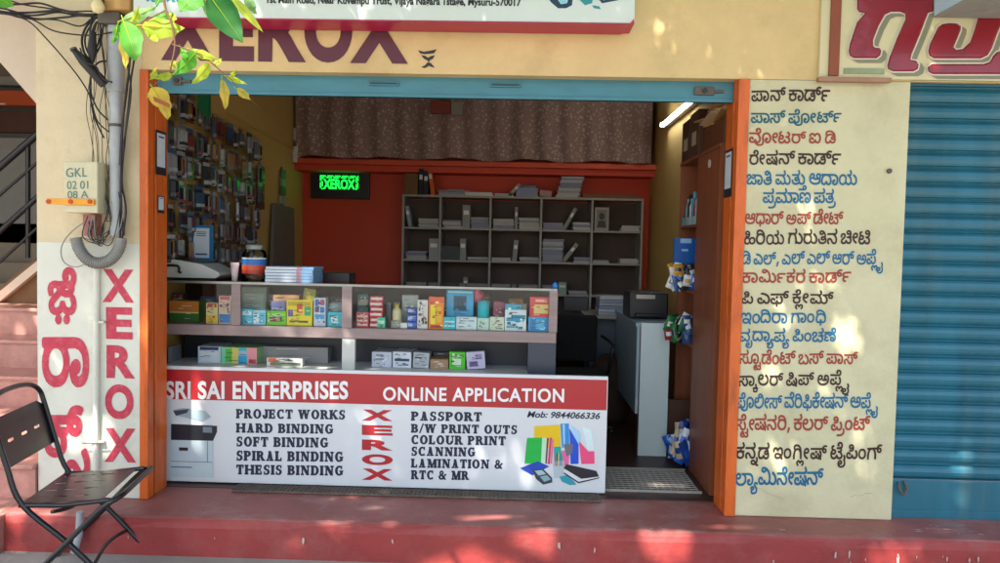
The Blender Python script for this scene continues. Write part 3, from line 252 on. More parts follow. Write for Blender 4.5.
  [[39,-5,-14,6,-10,8,-7,10,-4,12,0,22,5,12,10,12,12,6,20,2,10,-2,12,-9,5,-9,0,-18,-3,-5,-4,-3,-18,2,-2,4,0,10,-4,4,-6,0,-6,-4,-5,-14,5,-11,8,-6,16,-3,16,4,8,8,5,16,5,4,20,-1,3,-3,5,-18,6,-5,8,-4,8,-1,8,2,7,4,5,8,5,12,2,16,-4,30,-13,32,-15,20,-9,6,-10,-13,-10,-8,-12,-4,-18,0,-10,2,-10,6,-7,7,-4,10,0,16,3,8,10,12,10,6,14,2,22,-2,14,-4,18,-9,27,-23,18,-28,10,-26,4,-24,-2,-38,7,-7,10,-8,10,-4,10,-1,15,4,9,10,5,18,-5,22,-8,16,-12,13,-20,13,-4,4,0,4,8,15,6,5,10,-4,12,-8,18,-17,14,-21,4,-10,5,-20,0,-22,-9,-26,-16,-16,-10,-5,-12,-2,-18,-1,-14,3,-26,15,-16,-12,-18,-5,-26,1,-10,4,-12,11,-16,-11,-12,-4,-24,-2],[339,-3,-14,4,-10,5,-8,9,-5,10,1,26,11,18,-10,12,-4,8,0,22,4,10,7,8,8,6,14,5,26,2,74,0,5,-5,-1,-20,-4,-2,-14,0,-74,-1,-8,-2,-6,-5,-3,-4,0,-8,3,-5,6,-4,18,-3,34,0,3,-2,2,-4,0,-16,-3,-5,-46,-2,-8,-2,-5,-5,-2,-10,5,-8,10,-4,14,-2,3,-4,0,-18,-3,-4],[80,153,9,-1,10,4,4,7,0,2,-4,3,-12,1,-8,-2,-3,-8]],
  [[51,-5,-12,4,-10,6,-14,16,-5,16,0,10,8,24,-13,4,-1,18,5,5,48,0,4,3,2,8,-2,4,-4,2,-50,0,-3,6,1,18,6,3,82,0,10,2,6,3,3,6,-2,12,-5,8,-7,10,-1,6,14,10,6,1,6,-4,8,-11,9,-20,0,-20,-7,-15,-12,-10,-10,-4,-18,-2,-2,-3,2,-12,40,-1,4,-3,0,-20,-12,-4,7,-16,0,-26,-9,-16,-8,-8,-10,-6,-24,-6],[66,21,11,0,14,3,8,6,5,9,0,14,-5,9,-10,7,-12,3,-14,0,-14,-6,-7,-7,-4,-12,3,-10,5,-8,9,-6]],
  [[61,-5,-18,6,-10,6,-14,14,-9,16,-4,18,0,16,4,20,12,22,-15,4,0,22,6,3,96,0,12,2,7,7,0,8,-5,12,-7,10,-3,6,2,4,14,9,6,0,13,-15,8,-20,0,-20,-2,-8,-4,-6,-13,-12,12,-19,7,-19,0,-30,-2,-10,-5,-12,-8,-11,-10,-10,-12,-8,-24,-6],[70,23,17,-1,18,4,13,11,8,16,2,20,-7,20,-10,12,-16,8,-20,1,-18,-6,-12,-10,-8,-17,-1,-24,6,-16,11,-11]],
  [[39,-5,-10,3,-10,7,-10,12,-5,12,0,24,3,8,10,14,12,8,10,2,20,-2,11,-6,5,-6,3,-6,0,-18,-3,-5,-4,-3,-18,2,-2,4,0,10,-4,4,-6,0,-6,-4,-5,-14,4,-10,7,-6,16,-4,18,4,8,8,6,17,6,3,19,-2,5,-16,7,-8,9,-5,10,-1,9,4,6,8,2,6,0,20,-6,16,-13,22,2,4,16,11,4,0,4,-3,11,-14,7,-16,5,-20,0,-18,-2,-12,-6,-14,-9,-10,-10,-7,-10,-4,-20,-1,-14,3,-20,14,-12,-10,-14,-5,-24,-2],[73,85,-20,5,-6,5,1,6,7,11,8,3,10,-4,14,-1,8,2,5,5,-31,-1,-6,2,-13,9,-5,8,-3,12,3,13,6,9,8,7,12,5,16,1,12,-2,10,-5,8,-6,6,-8,7,-14,0,-30,-4,-10,-5,-8,-8,-7,-10,-5,-12,-2],[79,141,12,1,7,5,-1,4,-8,5,-10,1,-8,-5,0,-7]],
  [[91,-39,-3,4,-1,32,-20,-4,-24,1,-14,5,-14,11,-6,9,-5,12,0,20,3,10,8,12,12,9,12,3,18,-1,11,-5,9,-10,1,-24,-7,-6,-16,1,-3,3,0,10,-2,4,-5,2,-6,-2,-6,-6,-1,-14,3,-6,6,-6,16,-4,16,3,11,9,6,18,19,2,6,-3,5,-15,7,-9,14,-5,10,2,9,8,4,18,-5,20,-16,28,2,4,17,12,-9,2,-144,0,-5,4,0,18,3,4,6,1,180,0,4,3,5,10,9,10,8,6,10,4,12,3,16,0,16,-4,8,-5,0,-6,-10,-15,-6,0,-14,4,-8,0,-8,-2,-6,-5,2,-3,24,-5,14,-13,5,-11,0,-14,-3,-10,-4,-7,-10,-8,-10,-3,-16,-1,-10,2,-10,5,-10,10,-5,10,-3,16,-20,2,-7,-2,14,-18,10,-22,2,-12,0,-22,-6,-20,-11,-15,-14,-9,-26,-2,-18,3,0,-33,-4,-3],[95,71,-6,3,-6,7,-1,14,9,11,14,1,8,-4,4,-5,1,-17,-9,-9,-6,-2],[229,97,8,-2,8,4,1,8,-6,6,-13,2,-6,-2,2,-8]],
  [[75,-93,-8,5,-13,15,-6,18,0,16,5,10,9,10,11,5,22,0,16,-10,14,9,10,2,14,-1,10,-4,10,-9,5,-12,0,-22,-7,-14,-16,-17,-6,-1,-11,12,-2,4,15,20,1,10,-3,6,-6,3,-6,-2,-6,-5,-6,-14,-16,0,-6,2,-6,15,-10,4,-7,-5,-2,-10,4,-8,11,-12,1,-4,-8,-12],[51,-5,-12,4,-10,6,-14,16,-5,16,0,10,8,24,-13,4,-1,18,5,5,48,0,4,3,2,8,-2,4,-4,2,-50,0,-3,4,0,18,5,5,76,0,18,4,7,9,1,8,-2,8,-6,7,-14,2,-7,-3,6,-10,0,-10,-3,-4,-8,-6,-12,0,-10,6,-5,10,1,18,12,16,14,7,24,2,12,-3,12,-8,9,-10,4,-10,2,-18,-3,-14,-6,-11,-10,-9,-10,-5,-20,-5,1,-12,3,-3,40,-1,3,-4,0,-14,-3,-6,-10,-2,7,-16,0,-24,-5,-12,-10,-12,-12,-8,-16,-5,-26,-1],[221,-5,-26,18,-19,22,-10,24,-2,12,0,20,5,18,5,12,9,10,10,8,12,4,10,2,16,-1,11,-5,11,-10,5,-10,0,-22,-6,-14,-11,-10,-10,-5,-18,-3,-16,1,-2,-1,3,-10,8,-12,14,-12,17,-10,3,-4,0,-6,-9,-15,-4,-2],[66,21,11,0,14,3,8,6,5,9,0,14,-5,9,-10,7,-12,3,-14,0,-14,-6,-7,-7,-4,-12,3,-10,5,-8,9,-6],[200,93,15,-1,11,5,4,6,0,6,-3,6,-4,3,-12,0,-10,-7,-6,-12,1,-4]],
  [[41,-5,-12,4,-12,8,-8,12,-5,12,0,20,3,10,6,10,13,10,11,3,20,0,11,-5,9,-10,1,-22,-5,-7,-19,1,-2,4,-1,10,-4,4,-8,-2,-6,-6,-1,-14,3,-6,6,-6,10,-3,14,0,12,4,8,9,4,15,6,3,19,-2,7,-18,8,-8,12,-4,10,2,6,4,5,10,2,12,-2,14,-5,12,-9,16,-10,10,-13,9,-16,5,-100,0,-4,2,-1,4,0,16,3,4,138,1,12,3,5,4,2,8,-5,12,-11,18,3,5,11,7,7,2,7,-6,11,-18,5,-14,0,-16,-3,-10,-4,-7,-21,-15,12,-14,9,-16,5,-14,2,-18,0,-12,3,-6,16,-10,16,-4,10,2,10,6,7,12,1,12,-4,22,-12,20,-18,14,-24,8,-1,20,3,4,86,1,15,21,9,8,9,4,19,3,24,-3,10,-5,2,-5,-12,-18,-24,5,-10,-2,-7,-5,3,-3,22,-4,8,-6,8,-9,5,-20,-3,-13,-8,-11,-9,-6,-9,-3,-16,0,-10,2,-9,5,-9,10,-6,12,-3,14,-5,2,-16,-1,-3,-1,1,-2,13,-16,5,-12,5,-18,0,-20,-4,-18,-6,-12,-9,-10,-9,-6,-13,-5,-28,0,-16,5,-18,10,-10,-8,-10,-6,-26,-2,-16,5,-16,12,-22,-14,-14,-3],[321,97,8,-2,8,4,0,8,-7,6,-13,2,-4,-2,2,-10]],
  [[143,-17,-4,2,-6,18,-2,2,-30,-11,-32,0,-8,1,-14,5,-13,13,-6,14,0,16,7,14,14,12,18,5,28,-1,20,-6,22,-14,4,8,3,12,0,16,-2,10,-5,9,-6,6,-10,3,-10,-3,-8,-7,-8,-18,-18,-1,-7,3,-5,14,-4,6,-10,5,-8,0,-8,-3,-3,-6,1,-23,-4,-3,-14,-5,-6,2,-4,9,-3,12,0,12,3,10,6,9,8,7,12,6,18,2,12,-2,10,-4,12,-11,20,14,12,2,16,0,16,-5,14,-14,6,-12,5,-18,0,-30,-5,-18,-11,-22,7,-18,4,-16,-4,-5],[227,-5,-20,9,-9,9,-8,12,-6,18,0,34,2,10,5,11,8,11,16,13,22,7,29,-2,18,-8,11,-10,7,-10,8,-26,0,-22,-2,-12,-5,-12,-6,-10,-17,-16,-11,-5,-12,-2],[70,21,25,0,20,6,2,2,-1,4,-15,10,-18,5,-10,0,-10,-3,-5,-6,-1,-6,5,-8],[238,21,15,-1,12,5,9,8,6,14,2,16,-5,20,-8,11,-13,7,-15,1,-16,-7,-8,-10,-5,-14,0,-18,5,-16,8,-10]],
  [[39,-5,-14,8,-9,10,-6,14,-4,20,0,18,2,12,7,18,10,18,-11,26,0,16,5,12,8,10,10,7,14,4,18,2,34,-4,22,-8,11,-7,13,-10,14,-16,8,-14,9,-22,4,-24,0,-46,-9,-26,-14,-14,-16,-5,-18,-1,-10,2,-22,15,-14,-11,-10,-4,-22,-2],[48,23,11,-2,12,5,7,9,5,15,6,3,19,-2,6,-18,9,-9,12,-3,10,3,7,9,4,14,0,16,-8,24,-7,10,-8,7,-22,9,-28,1,-22,-8,-10,-8,-7,-9,-8,-22,1,-28,4,-10],[47,133,4,0,20,7,18,2,22,-1,20,-5,1,1,-1,2,-10,8,-19,10,-11,3,-16,2,-16,-2,-10,-3,-5,-6,-2,-8]],
  [[61,-5,-18,6,-10,6,-14,14,-9,16,-4,18,0,16,4,20,12,22,-11,2,-4,2,0,22,6,3,170,0,36,-4,21,-11,9,-8,10,-14,9,-28,0,-34,-6,-20,-9,-13,-10,-9,-14,-6,-32,-1,-17,9,-11,14,-5,20,5,20,6,9,12,7,12,1,12,-4,6,-6,3,-7,-2,-14,-9,-8,-14,-1,-2,-3,6,-8,8,-3,10,0,12,6,6,9,5,16,0,18,-6,20,-11,14,-16,8,-28,4,-34,0,-4,-2,10,-18,5,-14,0,-30,-6,-20,-11,-16,-18,-13,-18,-7,-12,-2],[70,23,17,-1,18,4,13,11,8,16,2,20,-7,20,-10,12,-16,8,-20,1,-18,-6,-12,-10,-8,-17,-1,-24,6,-16,11,-11]],
  [[195,-5,-14,6,-11,12,-6,16,0,18,5,12,10,10,14,5,12,-1,6,-3,6,-7,1,-18,-9,-10,-16,-2,0,-4,6,-6,10,-3,10,1,10,6,8,16,3,18,-5,24,-5,10,-7,7,-14,9,-16,3,-54,1,-6,-2,12,-22,7,-24,2,-22,0,-42,-1,-4,-4,-3,-20,0,-4,1,-3,4,0,56,-4,20,-7,16,-10,14,-10,6,-14,1,-12,-4,-6,-5,-8,-12,-9,-24,-2,-14,0,-54,-5,-5,-22,0,-5,5,0,44,4,30,7,20,10,18,-16,2,-4,2,-1,20,3,4,186,0,16,-2,14,-4,17,-12,13,-16,9,-22,2,-14,0,-22,-7,-26,-10,-15,-14,-10,-16,-4],[325,-5,-12,4,-10,6,-9,8,-7,12,-7,20,0,30,2,10,10,20,11,11,8,6,22,6,28,0,12,-4,12,-8,14,-19,7,-22,0,-28,-2,-10,-10,-20,-11,-11,-8,-6,-22,-6],[334,21,15,-1,16,7,8,12,5,14,0,14,-5,17,-9,11,-12,6,-15,1,-16,-7,-8,-10,-5,-16,0,-14,7,-20,8,-9]],
  [[83,-39,-3,4,1,31,-18,-3,-20,1,-16,7,-9,10,-10,22,-2,30,6,26,13,24,-11,26,0,16,7,16,14,12,12,4,22,3,22,-2,20,-4,22,-11,22,-18,12,-16,10,-22,5,-18,2,-14,0,-44,-7,-24,-13,-16,-9,-5,-10,-2,-18,-1,-16,3,0,-33,-4,-3],[48,23,11,-2,12,5,7,9,5,15,6,3,19,-2,6,-18,9,-9,12,-3,10,3,7,9,4,14,0,16,-8,24,-7,10,-8,7,-22,9,-28,1,-22,-8,-10,-8,-7,-9,-8,-22,1,-28,4,-10],[47,133,4,0,20,7,18,2,22,-1,20,-5,1,1,-1,2,-10,8,-19,10,-11,3,-16,2,-16,-2,-10,-3,-5,-6,-2,-8]],
  [[161,-107,-14,3,-12,7,-10,10,-7,12,-2,8,0,24,7,14,9,10,11,6,10,2,16,-1,13,-7,8,-14,0,-16,-3,-8,-12,-11,-24,-4,-2,-3,6,-4,14,-4,14,2,12,4,7,6,5,8,5,18,-2,24,-11,28,2,6,18,8,6,-4,4,-10,9,-28,0,-34,-2,-12,-12,-20,-15,-13,-20,-6],[145,-47,8,-1,8,2,3,5,-2,4,-5,2,-7,-2,-6,-6],[41,-5,-12,4,-12,8,-8,12,-5,12,0,20,3,10,8,12,12,9,12,3,18,-1,11,-5,9,-10,1,-22,-5,-7,-19,1,-2,4,-1,10,-4,4,-6,-1,-7,-5,-2,-6,1,-12,6,-8,10,-5,16,0,12,4,8,9,4,15,6,3,18,-1,7,-17,5,-7,10,-6,14,0,6,3,4,6,5,20,-5,20,-10,18,-11,12,-15,9,-14,5,-84,0,-16,0,-4,2,-1,20,5,5,136,0,14,4,4,5,1,6,-5,12,-11,18,3,5,14,9,6,-1,11,-13,5,-10,5,-14,0,-18,-4,-10,-11,-12,-13,-8,19,-26,9,-28,0,-22,-3,-12,-10,-19,-12,-10,-16,-5,-18,1,-12,3,-18,13,-22,-14,-14,-3]],
  [[287,-105,-17,6,-11,11,-3,7,0,16,8,14,-9,1,-3,3,-4,10,0,6,7,12,14,8,24,1,15,-7,6,-10,-1,-18,-10,-11,-18,-12,-3,-5,2,-4,5,-2,24,-1,12,4,6,4,7,15,-7,18,-16,19,-7,9,-4,10,0,20,7,9,12,8,18,1,14,-3,8,-7,9,-16,0,-4,-3,-3,-18,-3,-4,3,-5,7,-5,2,-6,-2,-1,-4,4,-8,20,-22,7,-14,3,-10,-1,-24,-8,-15,-14,-12,-24,-7],[277,-41,2,-1,6,3,2,4,-2,2,-9,-2],[41,-5,-12,5,-10,10,-6,9,-5,14,-2,28,2,16,7,18,12,18,-16,2,-4,2,-1,20,5,5,204,0,32,-4,20,-9,19,-20,5,-12,5,-16,0,-40,-7,-20,-6,-9,-10,-10,-10,-5,-12,-3,-18,-1,-12,3,-10,5,-8,7,-6,9,-3,10,0,22,7,14,8,7,8,3,16,0,8,-4,7,-10,-2,-16,-7,-7,-6,-2,-10,0,-2,-3,4,-6,6,-4,16,0,11,6,7,12,3,12,0,20,-2,10,-10,18,-15,10,-22,5,-52,0,-3,-1,1,-2,12,-18,7,-24,0,-30,-3,-12,-7,-16,-7,-7,-16,-9,-24,-2,-16,5,-16,12,-14,-11,-10,-4,-10,-2],[48,23,11,-2,12,5,7,9,5,15,6,3,19,-2,6,-18,9,-9,12,-3,10,3,6,7,5,16,0,18,-8,22,-7,10,-9,8,-19,8,-32,1,-10,-3,-12,-6,-13,-12,-10,-24,1,-30,4,-10]],
  [[183,-105,-10,2,-8,4,-12,12,-3,8,0,14,9,14,-10,1,-4,5,0,20,10,11,14,4,22,-1,14,-8,5,-14,-3,-13,-8,-9,-20,-13,-3,-5,3,-4,6,-2,16,-2,12,2,10,5,5,5,4,10,0,6,-4,10,-17,21,-5,5,-8,16,0,18,7,11,8,6,8,3,16,0,14,-4,8,-7,7,-13,0,-6,-3,-3,-18,-3,-3,2,-6,8,-5,2,-5,-2,-2,-4,6,-10,19,-21,6,-11,3,-8,-1,-30,-8,-14,-18,-13,-22,-5],[170,-41,3,-1,6,3,2,2,0,3,-8,0,-3,-3],[41,-5,-12,4,-12,8,-8,12,-5,12,0,20,4,12,9,12,13,8,11,2,18,-2,10,-5,9,-11,0,-20,-5,-7,-19,1,-2,4,-1,10,-4,4,-6,-1,-6,-4,-3,-5,0,-12,3,-6,6,-6,16,-4,18,4,10,10,4,15,6,3,19,-2,7,-18,6,-7,10,-4,12,0,8,5,4,8,3,14,-3,14,-6,14,-12,20,2,4,16,11,8,-2,11,-15,8,-16,4,-18,0,-22,-3,-12,-5,-12,-9,-11,-16,-9,-24,-2,-16,5,-16,12,-22,-14,-14,-3],[95,71,-6,3,-6,7,-1,14,9,11,14,1,8,-4,4,-5,1,-17,-9,-9,-6,-2],[9,115,-4,2,-1,6,0,14,5,5,136,0,14,4,4,5,1,6,-5,12,-11,18,3,5,11,7,7,2,7,-6,9,-14,7,-20,0,-14,-3,-10,-5,-8,-11,-9,-22,-5]],
  [[39,-5,-10,3,-10,7,-10,12,-5,12,0,24,3,8,10,14,12,8,10,2,20,-2,11,-6,5,-6,3,-6,0,-18,-3,-5,-4,-3,-18,2,-2,4,0,10,-4,4,-6,0,-6,-4,-5,-14,4,-10,7,-6,16,-4,18,4,8,8,6,17,6,3,19,-2,5,-16,7,-8,9,-5,10,-1,9,4,6,8,2,6,0,20,-6,16,-13,22,2,4,16,11,4,0,4,-3,11,-14,7,-16,5,-20,0,-18,-2,-12,-6,-14,-9,-10,-10,-7,-10,-4,-20,-1,-14,3,-20,14,-12,-10,-14,-5,-24,-2],[247,-5,-20,9,-10,9,-8,12,-7,24,0,22,2,12,5,12,6,10,16,15,10,5,12,3,30,0,20,-9,13,-12,7,-12,5,-18,0,-32,-2,-10,-5,-11,-8,-11,-16,-13,-22,-6],[256,21,15,-1,16,7,8,10,5,14,0,18,-5,16,-8,10,-13,6,-15,1,-12,-5,-9,-8,-6,-14,-2,-16,5,-20,8,-11],[73,85,-20,5,-6,5,1,6,7,11,8,3,10,-4,14,-1,8,2,5,5,-31,-1,-6,2,-13,9,-5,8,-3,12,3,13,6,9,8,7,12,5,16,1,12,-2,10,-5,8,-6,6,-8,7,-14,0,-30,-4,-10,-5,-8,-8,-7,-10,-5,-12,-2],[79,141,12,1,7,5,-1,4,-8,5,-10,1,-8,-5,0,-7]],
  [[39,-5,-14,6,-10,10,-7,16,0,14,3,10,7,12,11,10,28,21,4,5,3,8,-3,6,-6,4,-8,1,-10,-2,-4,-5,-2,-6,4,-16,-16,-9,-4,0,-4,1,-7,12,-2,10,0,10,4,10,5,8,14,10,18,4,14,-1,12,-2,15,-11,5,-8,3,-10,0,-16,-8,-16,-13,-12,-26,-19,-6,-7,-1,-12,4,-6,13,-4,16,3,8,7,9,20,17,2,7,-4,5,-14,6,-8,12,-5,14,0,6,3,4,6,3,8,-2,10,-6,12,-13,10,-30,1,-4,3,-1,18,3,4,30,1,5,9,-5,7,-30,1,-3,4,0,16,1,4,4,3,40,0,13,5,4,8,-2,8,-14,24,3,5,12,8,4,1,4,-1,8,-9,8,-14,5,-18,0,-12,-5,-13,-21,-19,3,-16,16,-1,5,-5,-1,-18,-2,-2,-8,-1,-1,-3,8,-20,0,-20,-6,-16,-13,-13,-10,-5,-10,-1,-20,-1,-10,2,-22,15,-15,-11,-11,-4,-10,-2]],
  [[31,-5,-16,9,-9,15,0,18,4,8,9,10,-10,16,-1,22,4,8,11,12,-12,2,-4,2,0,22,6,3,144,0,18,4,7,9,0,14,-5,7,-8,4,-10,0,-6,-3,7,-10,0,-8,-3,-6,-6,-5,-8,-1,-10,1,-6,4,-4,7,-1,20,3,7,8,10,16,9,22,1,14,-3,12,-8,10,-14,5,-20,-5,-22,-12,-15,-17,-9,15,-12,10,-14,7,-18,2,-20,-2,-16,-5,-12,-6,-10,-10,-10,-20,-9,-34,1,-15,6,-13,14,-3,12,0,12,3,8,8,12,10,6,12,3,16,-1,10,-4,9,-8,2,-6,0,-16,1,-2,2,0,5,12,0,20,-4,12,-5,8,-14,8,-18,1,-15,-7,-11,-16,-20,-1,-4,2,-7,13,-9,6,-14,4,-16,-2,-8,-6,0,-9,4,-4,8,-3,20,-2,3,-4,0,-16,-5,-4,-20,-1,-8,-4,-5,-7,2,-6,7,-4,10,-1,10,3,12,7,4,-1,11,-12,2,-6,-5,-7,-16,-8,-14,-3],[142,21,13,-1,6,3,-12,4,-2,12,-4,3,-4,0,-7,-5,1,-10,4,-4],[102,103,3,0,12,10,-10,2,-17,-2]],
  [[293,-95,-14,7,-8,8,-4,7,-3,10,0,18,7,18,10,10,16,7,14,0,10,-3,8,-6,5,-8,0,-16,-3,-10,14,-2,8,-13,12,-4,10,6,1,11,-3,5,-8,4,-21,3,-2,4,0,12,3,6,20,1,5,3,2,10,-8,22,1,6,4,3,14,4,7,-3,8,-22,0,-26,-4,-10,8,-18,0,-20,-4,-10,-11,-10,-16,-5,-22,2,-14,8,-16,-8,-10,-2],[300,-71,7,-1,8,3,5,6,-1,2,-4,-1,-22,-1,0,-4],[296,-39,9,0,3,4,-3,2,-6,-2,-3,-2],[21,-7,-7,6,-7,16,-3,12,0,20,5,12,6,8,10,8,10,4,20,1,16,-7,12,-12,20,-30,10,-8,10,-2,12,5,7,13,0,20,-6,16,-13,22,2,4,16,11,4,0,4,-4,16,-25,7,-24,-1,-20,1,-4,9,-8,10,-4,10,-2,8,2,7,10,0,32,-2,18,2,16,7,16,10,12,12,9,18,7,14,2,24,-2,22,-9,19,-17,11,-22,5,-20,0,-30,-3,-12,-10,-21,-8,-8,-10,-6,-18,-5,-24,2,-16,8,-7,8,-5,10,-3,14,3,18,7,12,11,7,12,2,12,-3,7,-6,3,-8,1,-8,-7,-11,-6,-4,-14,-1,2,-6,4,-4,12,-3,12,2,10,9,5,12,2,22,-5,20,-5,12,-7,8,-10,7,-22,5,-18,-4,-8,-5,-7,-9,-4,-12,2,-50,-2,-14,-7,-13,-16,-13,-14,-4,-20,1,-12,4,-16,10,-10,-8,-12,-5,-12,-2,-20,2,-8,3,-10,8,-8,9,-21,32,-7,5,-6,1,-9,-4,-4,-10,0,-8,12,-24,0,-4,-5,-4],[81,75,-10,6,-5,12,4,12,11,8,-8,2,-65,0,-4,4,1,20,6,3,120,1,6,2,4,4,2,6,-2,10,-12,18,0,7,18,11,4,-2,9,-10,8,-14,4,-16,-1,-12,-6,-16,-10,-9,-14,-6,-50,-3,10,-10,3,-6,0,-8,-3,-6,-6,-6]],
  [[41,-5,-12,5,-10,9,-6,10,-4,12,-3,18,2,28,7,18,12,18,-16,2,-4,2,0,22,6,3,118,0,16,3,6,4,5,10,-2,12,-7,7,-12,3,-8,-3,5,-11,-1,-12,-6,-6,-8,-2,-12,1,-7,7,-4,10,0,12,4,10,10,10,9,6,14,3,18,0,12,-4,11,-9,7,-10,5,-12,0,-22,-7,-16,-15,-14,11,-20,1,-16,10,-24,0,-24,-3,-10,-6,-12,-8,-9,-18,-10,-30,1,-11,4,-15,11,-14,-11,-10,-4,-10,-2],[241,-5,-10,3,-13,9,-9,10,-6,12,-5,16,0,32,3,10,12,22,18,14,22,6,27,-2,11,-3,10,-7,8,-8,8,-12,7,-22,0,-26,-3,-12,-9,-20,-11,-11,-8,-6,-22,-6],[134,21,11,2,8,5,4,7,3,10,-1,4,-18,-4,-20,2,-9,4,-6,6,-4,12,0,16,4,8,9,7,18,5,1,2,-9,4,-14,3,-22,1,-14,-3,-14,-6,-10,-7,-12,-20,-3,-12,0,-24,5,-14,10,-7,14,1,9,6,11,20,20,1,4,-3,4,-12,4,-6,8,-5],[252,21,17,0,13,6,8,10,6,18,0,12,-7,20,-8,9,-11,5,-15,1,-14,-5,-9,-10,-6,-16,0,-18,5,-14,8,-12],[134,69,7,0,6,4,0,4,-4,2,-8,2,-5,-2,-2,-6]],
  [[39,-5,-14,6,-10,10,-7,16,0,14,3,10,7,12,11,10,28,21,4,5,3,8,-3,6,-6,4,-8,1,-10,-2,-4,-5,-2,-6,4,-16,-16,-9,-6,0,-7,9,-4,16,3,16,8,12,8,6,10,4,24,2,18,-5,12,-11,7,-16,0,-14,-3,-10,-14,-17,-32,-24,-4,-5,-1,-8,1,-6,3,-4,15,-4,16,4,5,4,4,8,3,10,4,5,16,1,7,-4,5,-14,4,-6,12,-7,16,1,8,5,5,7,4,12,0,14,-7,22,-14,19,-23,15,-4,4,1,6,8,14,4,3,4,0,18,-10,20,-19,10,-14,9,-20,2,-10,0,-34,-7,-18,-8,-11,-16,-11,-14,-3,-18,-1,-10,2,-10,6,-12,9,-15,-11,-11,-4,-10,-2]],
  [[287,-95,-16,5,-7,7,-5,8,-1,20,2,6,-7,6,-1,16,5,5,34,1,4,6,1,6,0,10,-5,14,0,6,4,3,14,4,7,-3,5,-10,3,-10,-1,-26,22,-2,3,-4,0,-14,-3,-4,-5,-2,2,-24,-4,-8,-7,-9,-10,-5,-8,-2],[293,-71,12,0,6,2,4,4,0,11,-4,4,-6,3,-14,-1,-6,-5,-2,-6,1,-4,3,-5],[21,-7,-7,6,-7,16,-3,12,0,20,5,12,6,8,10,8,10,4,20,1,16,-7,12,-12,20,-30,10,-8,10,-2,12,5,7,13,0,20,-6,16,-13,22,2,4,15,12,-11,2,-32,0,-6,-2,10,-10,3,-6,0,-8,-3,-6,-6,-6,-14,-2,-10,6,-5,12,4,12,11,8,-8,2,-66,0,-3,8,0,14,3,4,192,1,34,-4,20,-9,18,-19,8,-19,3,-20,0,-30,-3,-10,-6,-14,-8,-10,-12,-9,-14,-4,-20,-1,-12,3,-14,8,-11,15,-2,8,0,20,3,10,6,8,10,7,12,2,14,-3,9,-12,-1,-14,-8,-9,-6,-2,-10,0,-2,-3,4,-6,8,-4,10,-1,8,2,10,9,7,18,0,22,-5,17,-7,11,-7,6,-16,7,-24,3,-46,-1,-3,-1,1,-2,12,-16,6,-12,7,-26,-2,-26,-5,-12,-8,-12,-8,-7,-14,-6,-22,-1,-12,3,-11,7,-10,10,-22,34,-7,5,-6,1,-9,-4,-4,-10,0,-8,12,-24,0,-4,-5,-4]],
  [[71,-5,-20,6,-14,8,-16,16,-8,14,-7,22,0,32,3,12,7,16,17,17,20,6,22,-1,10,-4,8,-8,7,-14,0,-18,-3,-10,-6,-9,-8,-7,-14,-6,-18,-2,-14,2,-3,-2,6,-16,11,-13,18,-11,18,-3,22,0,22,7,14,10,8,14,3,12,0,10,-5,15,-10,14,-18,14,-3,5,1,4,7,12,7,5,14,-7,14,-12,10,-12,8,-18,3,-12,0,-26,-3,-12,-7,-16,-10,-12,-9,-8,-20,-10,-28,-6],[42,93,15,-1,11,5,4,6,0,8,-2,4,-5,3,-10,0,-12,-7,-7,-12,2,-4]],
  [[173,-17,-4,2,-8,9,-34,1,-10,4,-14,11,-16,-11,-16,-5,-30,0,-12,4,-8,6,-11,11,-6,16,0,22,3,8,6,10,9,8,13,5,22,0,11,-5,9,-12,1,-20,-3,-5,-4,-3,-18,2,-2,4,0,10,-4,4,-6,0,-6,-4,-5,-12,3,-10,5,-6,11,-5,10,-1,14,3,9,7,9,21,20,1,5,-4,2,-12,6,-8,9,-6,6,-2,2,1,-1,5,-25,38,3,6,15,9,7,-3,21,-32,4,-2,1,10,-5,16,-16,28,2,4,14,10,8,0,8,-8,10,-18,7,-26,0,-22,-9,-24,8,-17,-4,-5],[73,85,-20,5,-6,5,1,6,7,11,8,3,10,-4,14,-1,8,2,5,5,-31,-1,-6,2,-13,9,-5,8,-3,12,3,13,6,9,8,7,12,5,16,1,12,-2,10,-5,8,-6,6,-8,7,-14,0,-30,-4,-10,-5,-8,-8,-7,-10,-5,-12,-2],[79,141,12,1,7,5,-1,4,-8,5,-10,1,-8,-5,0,-7]],
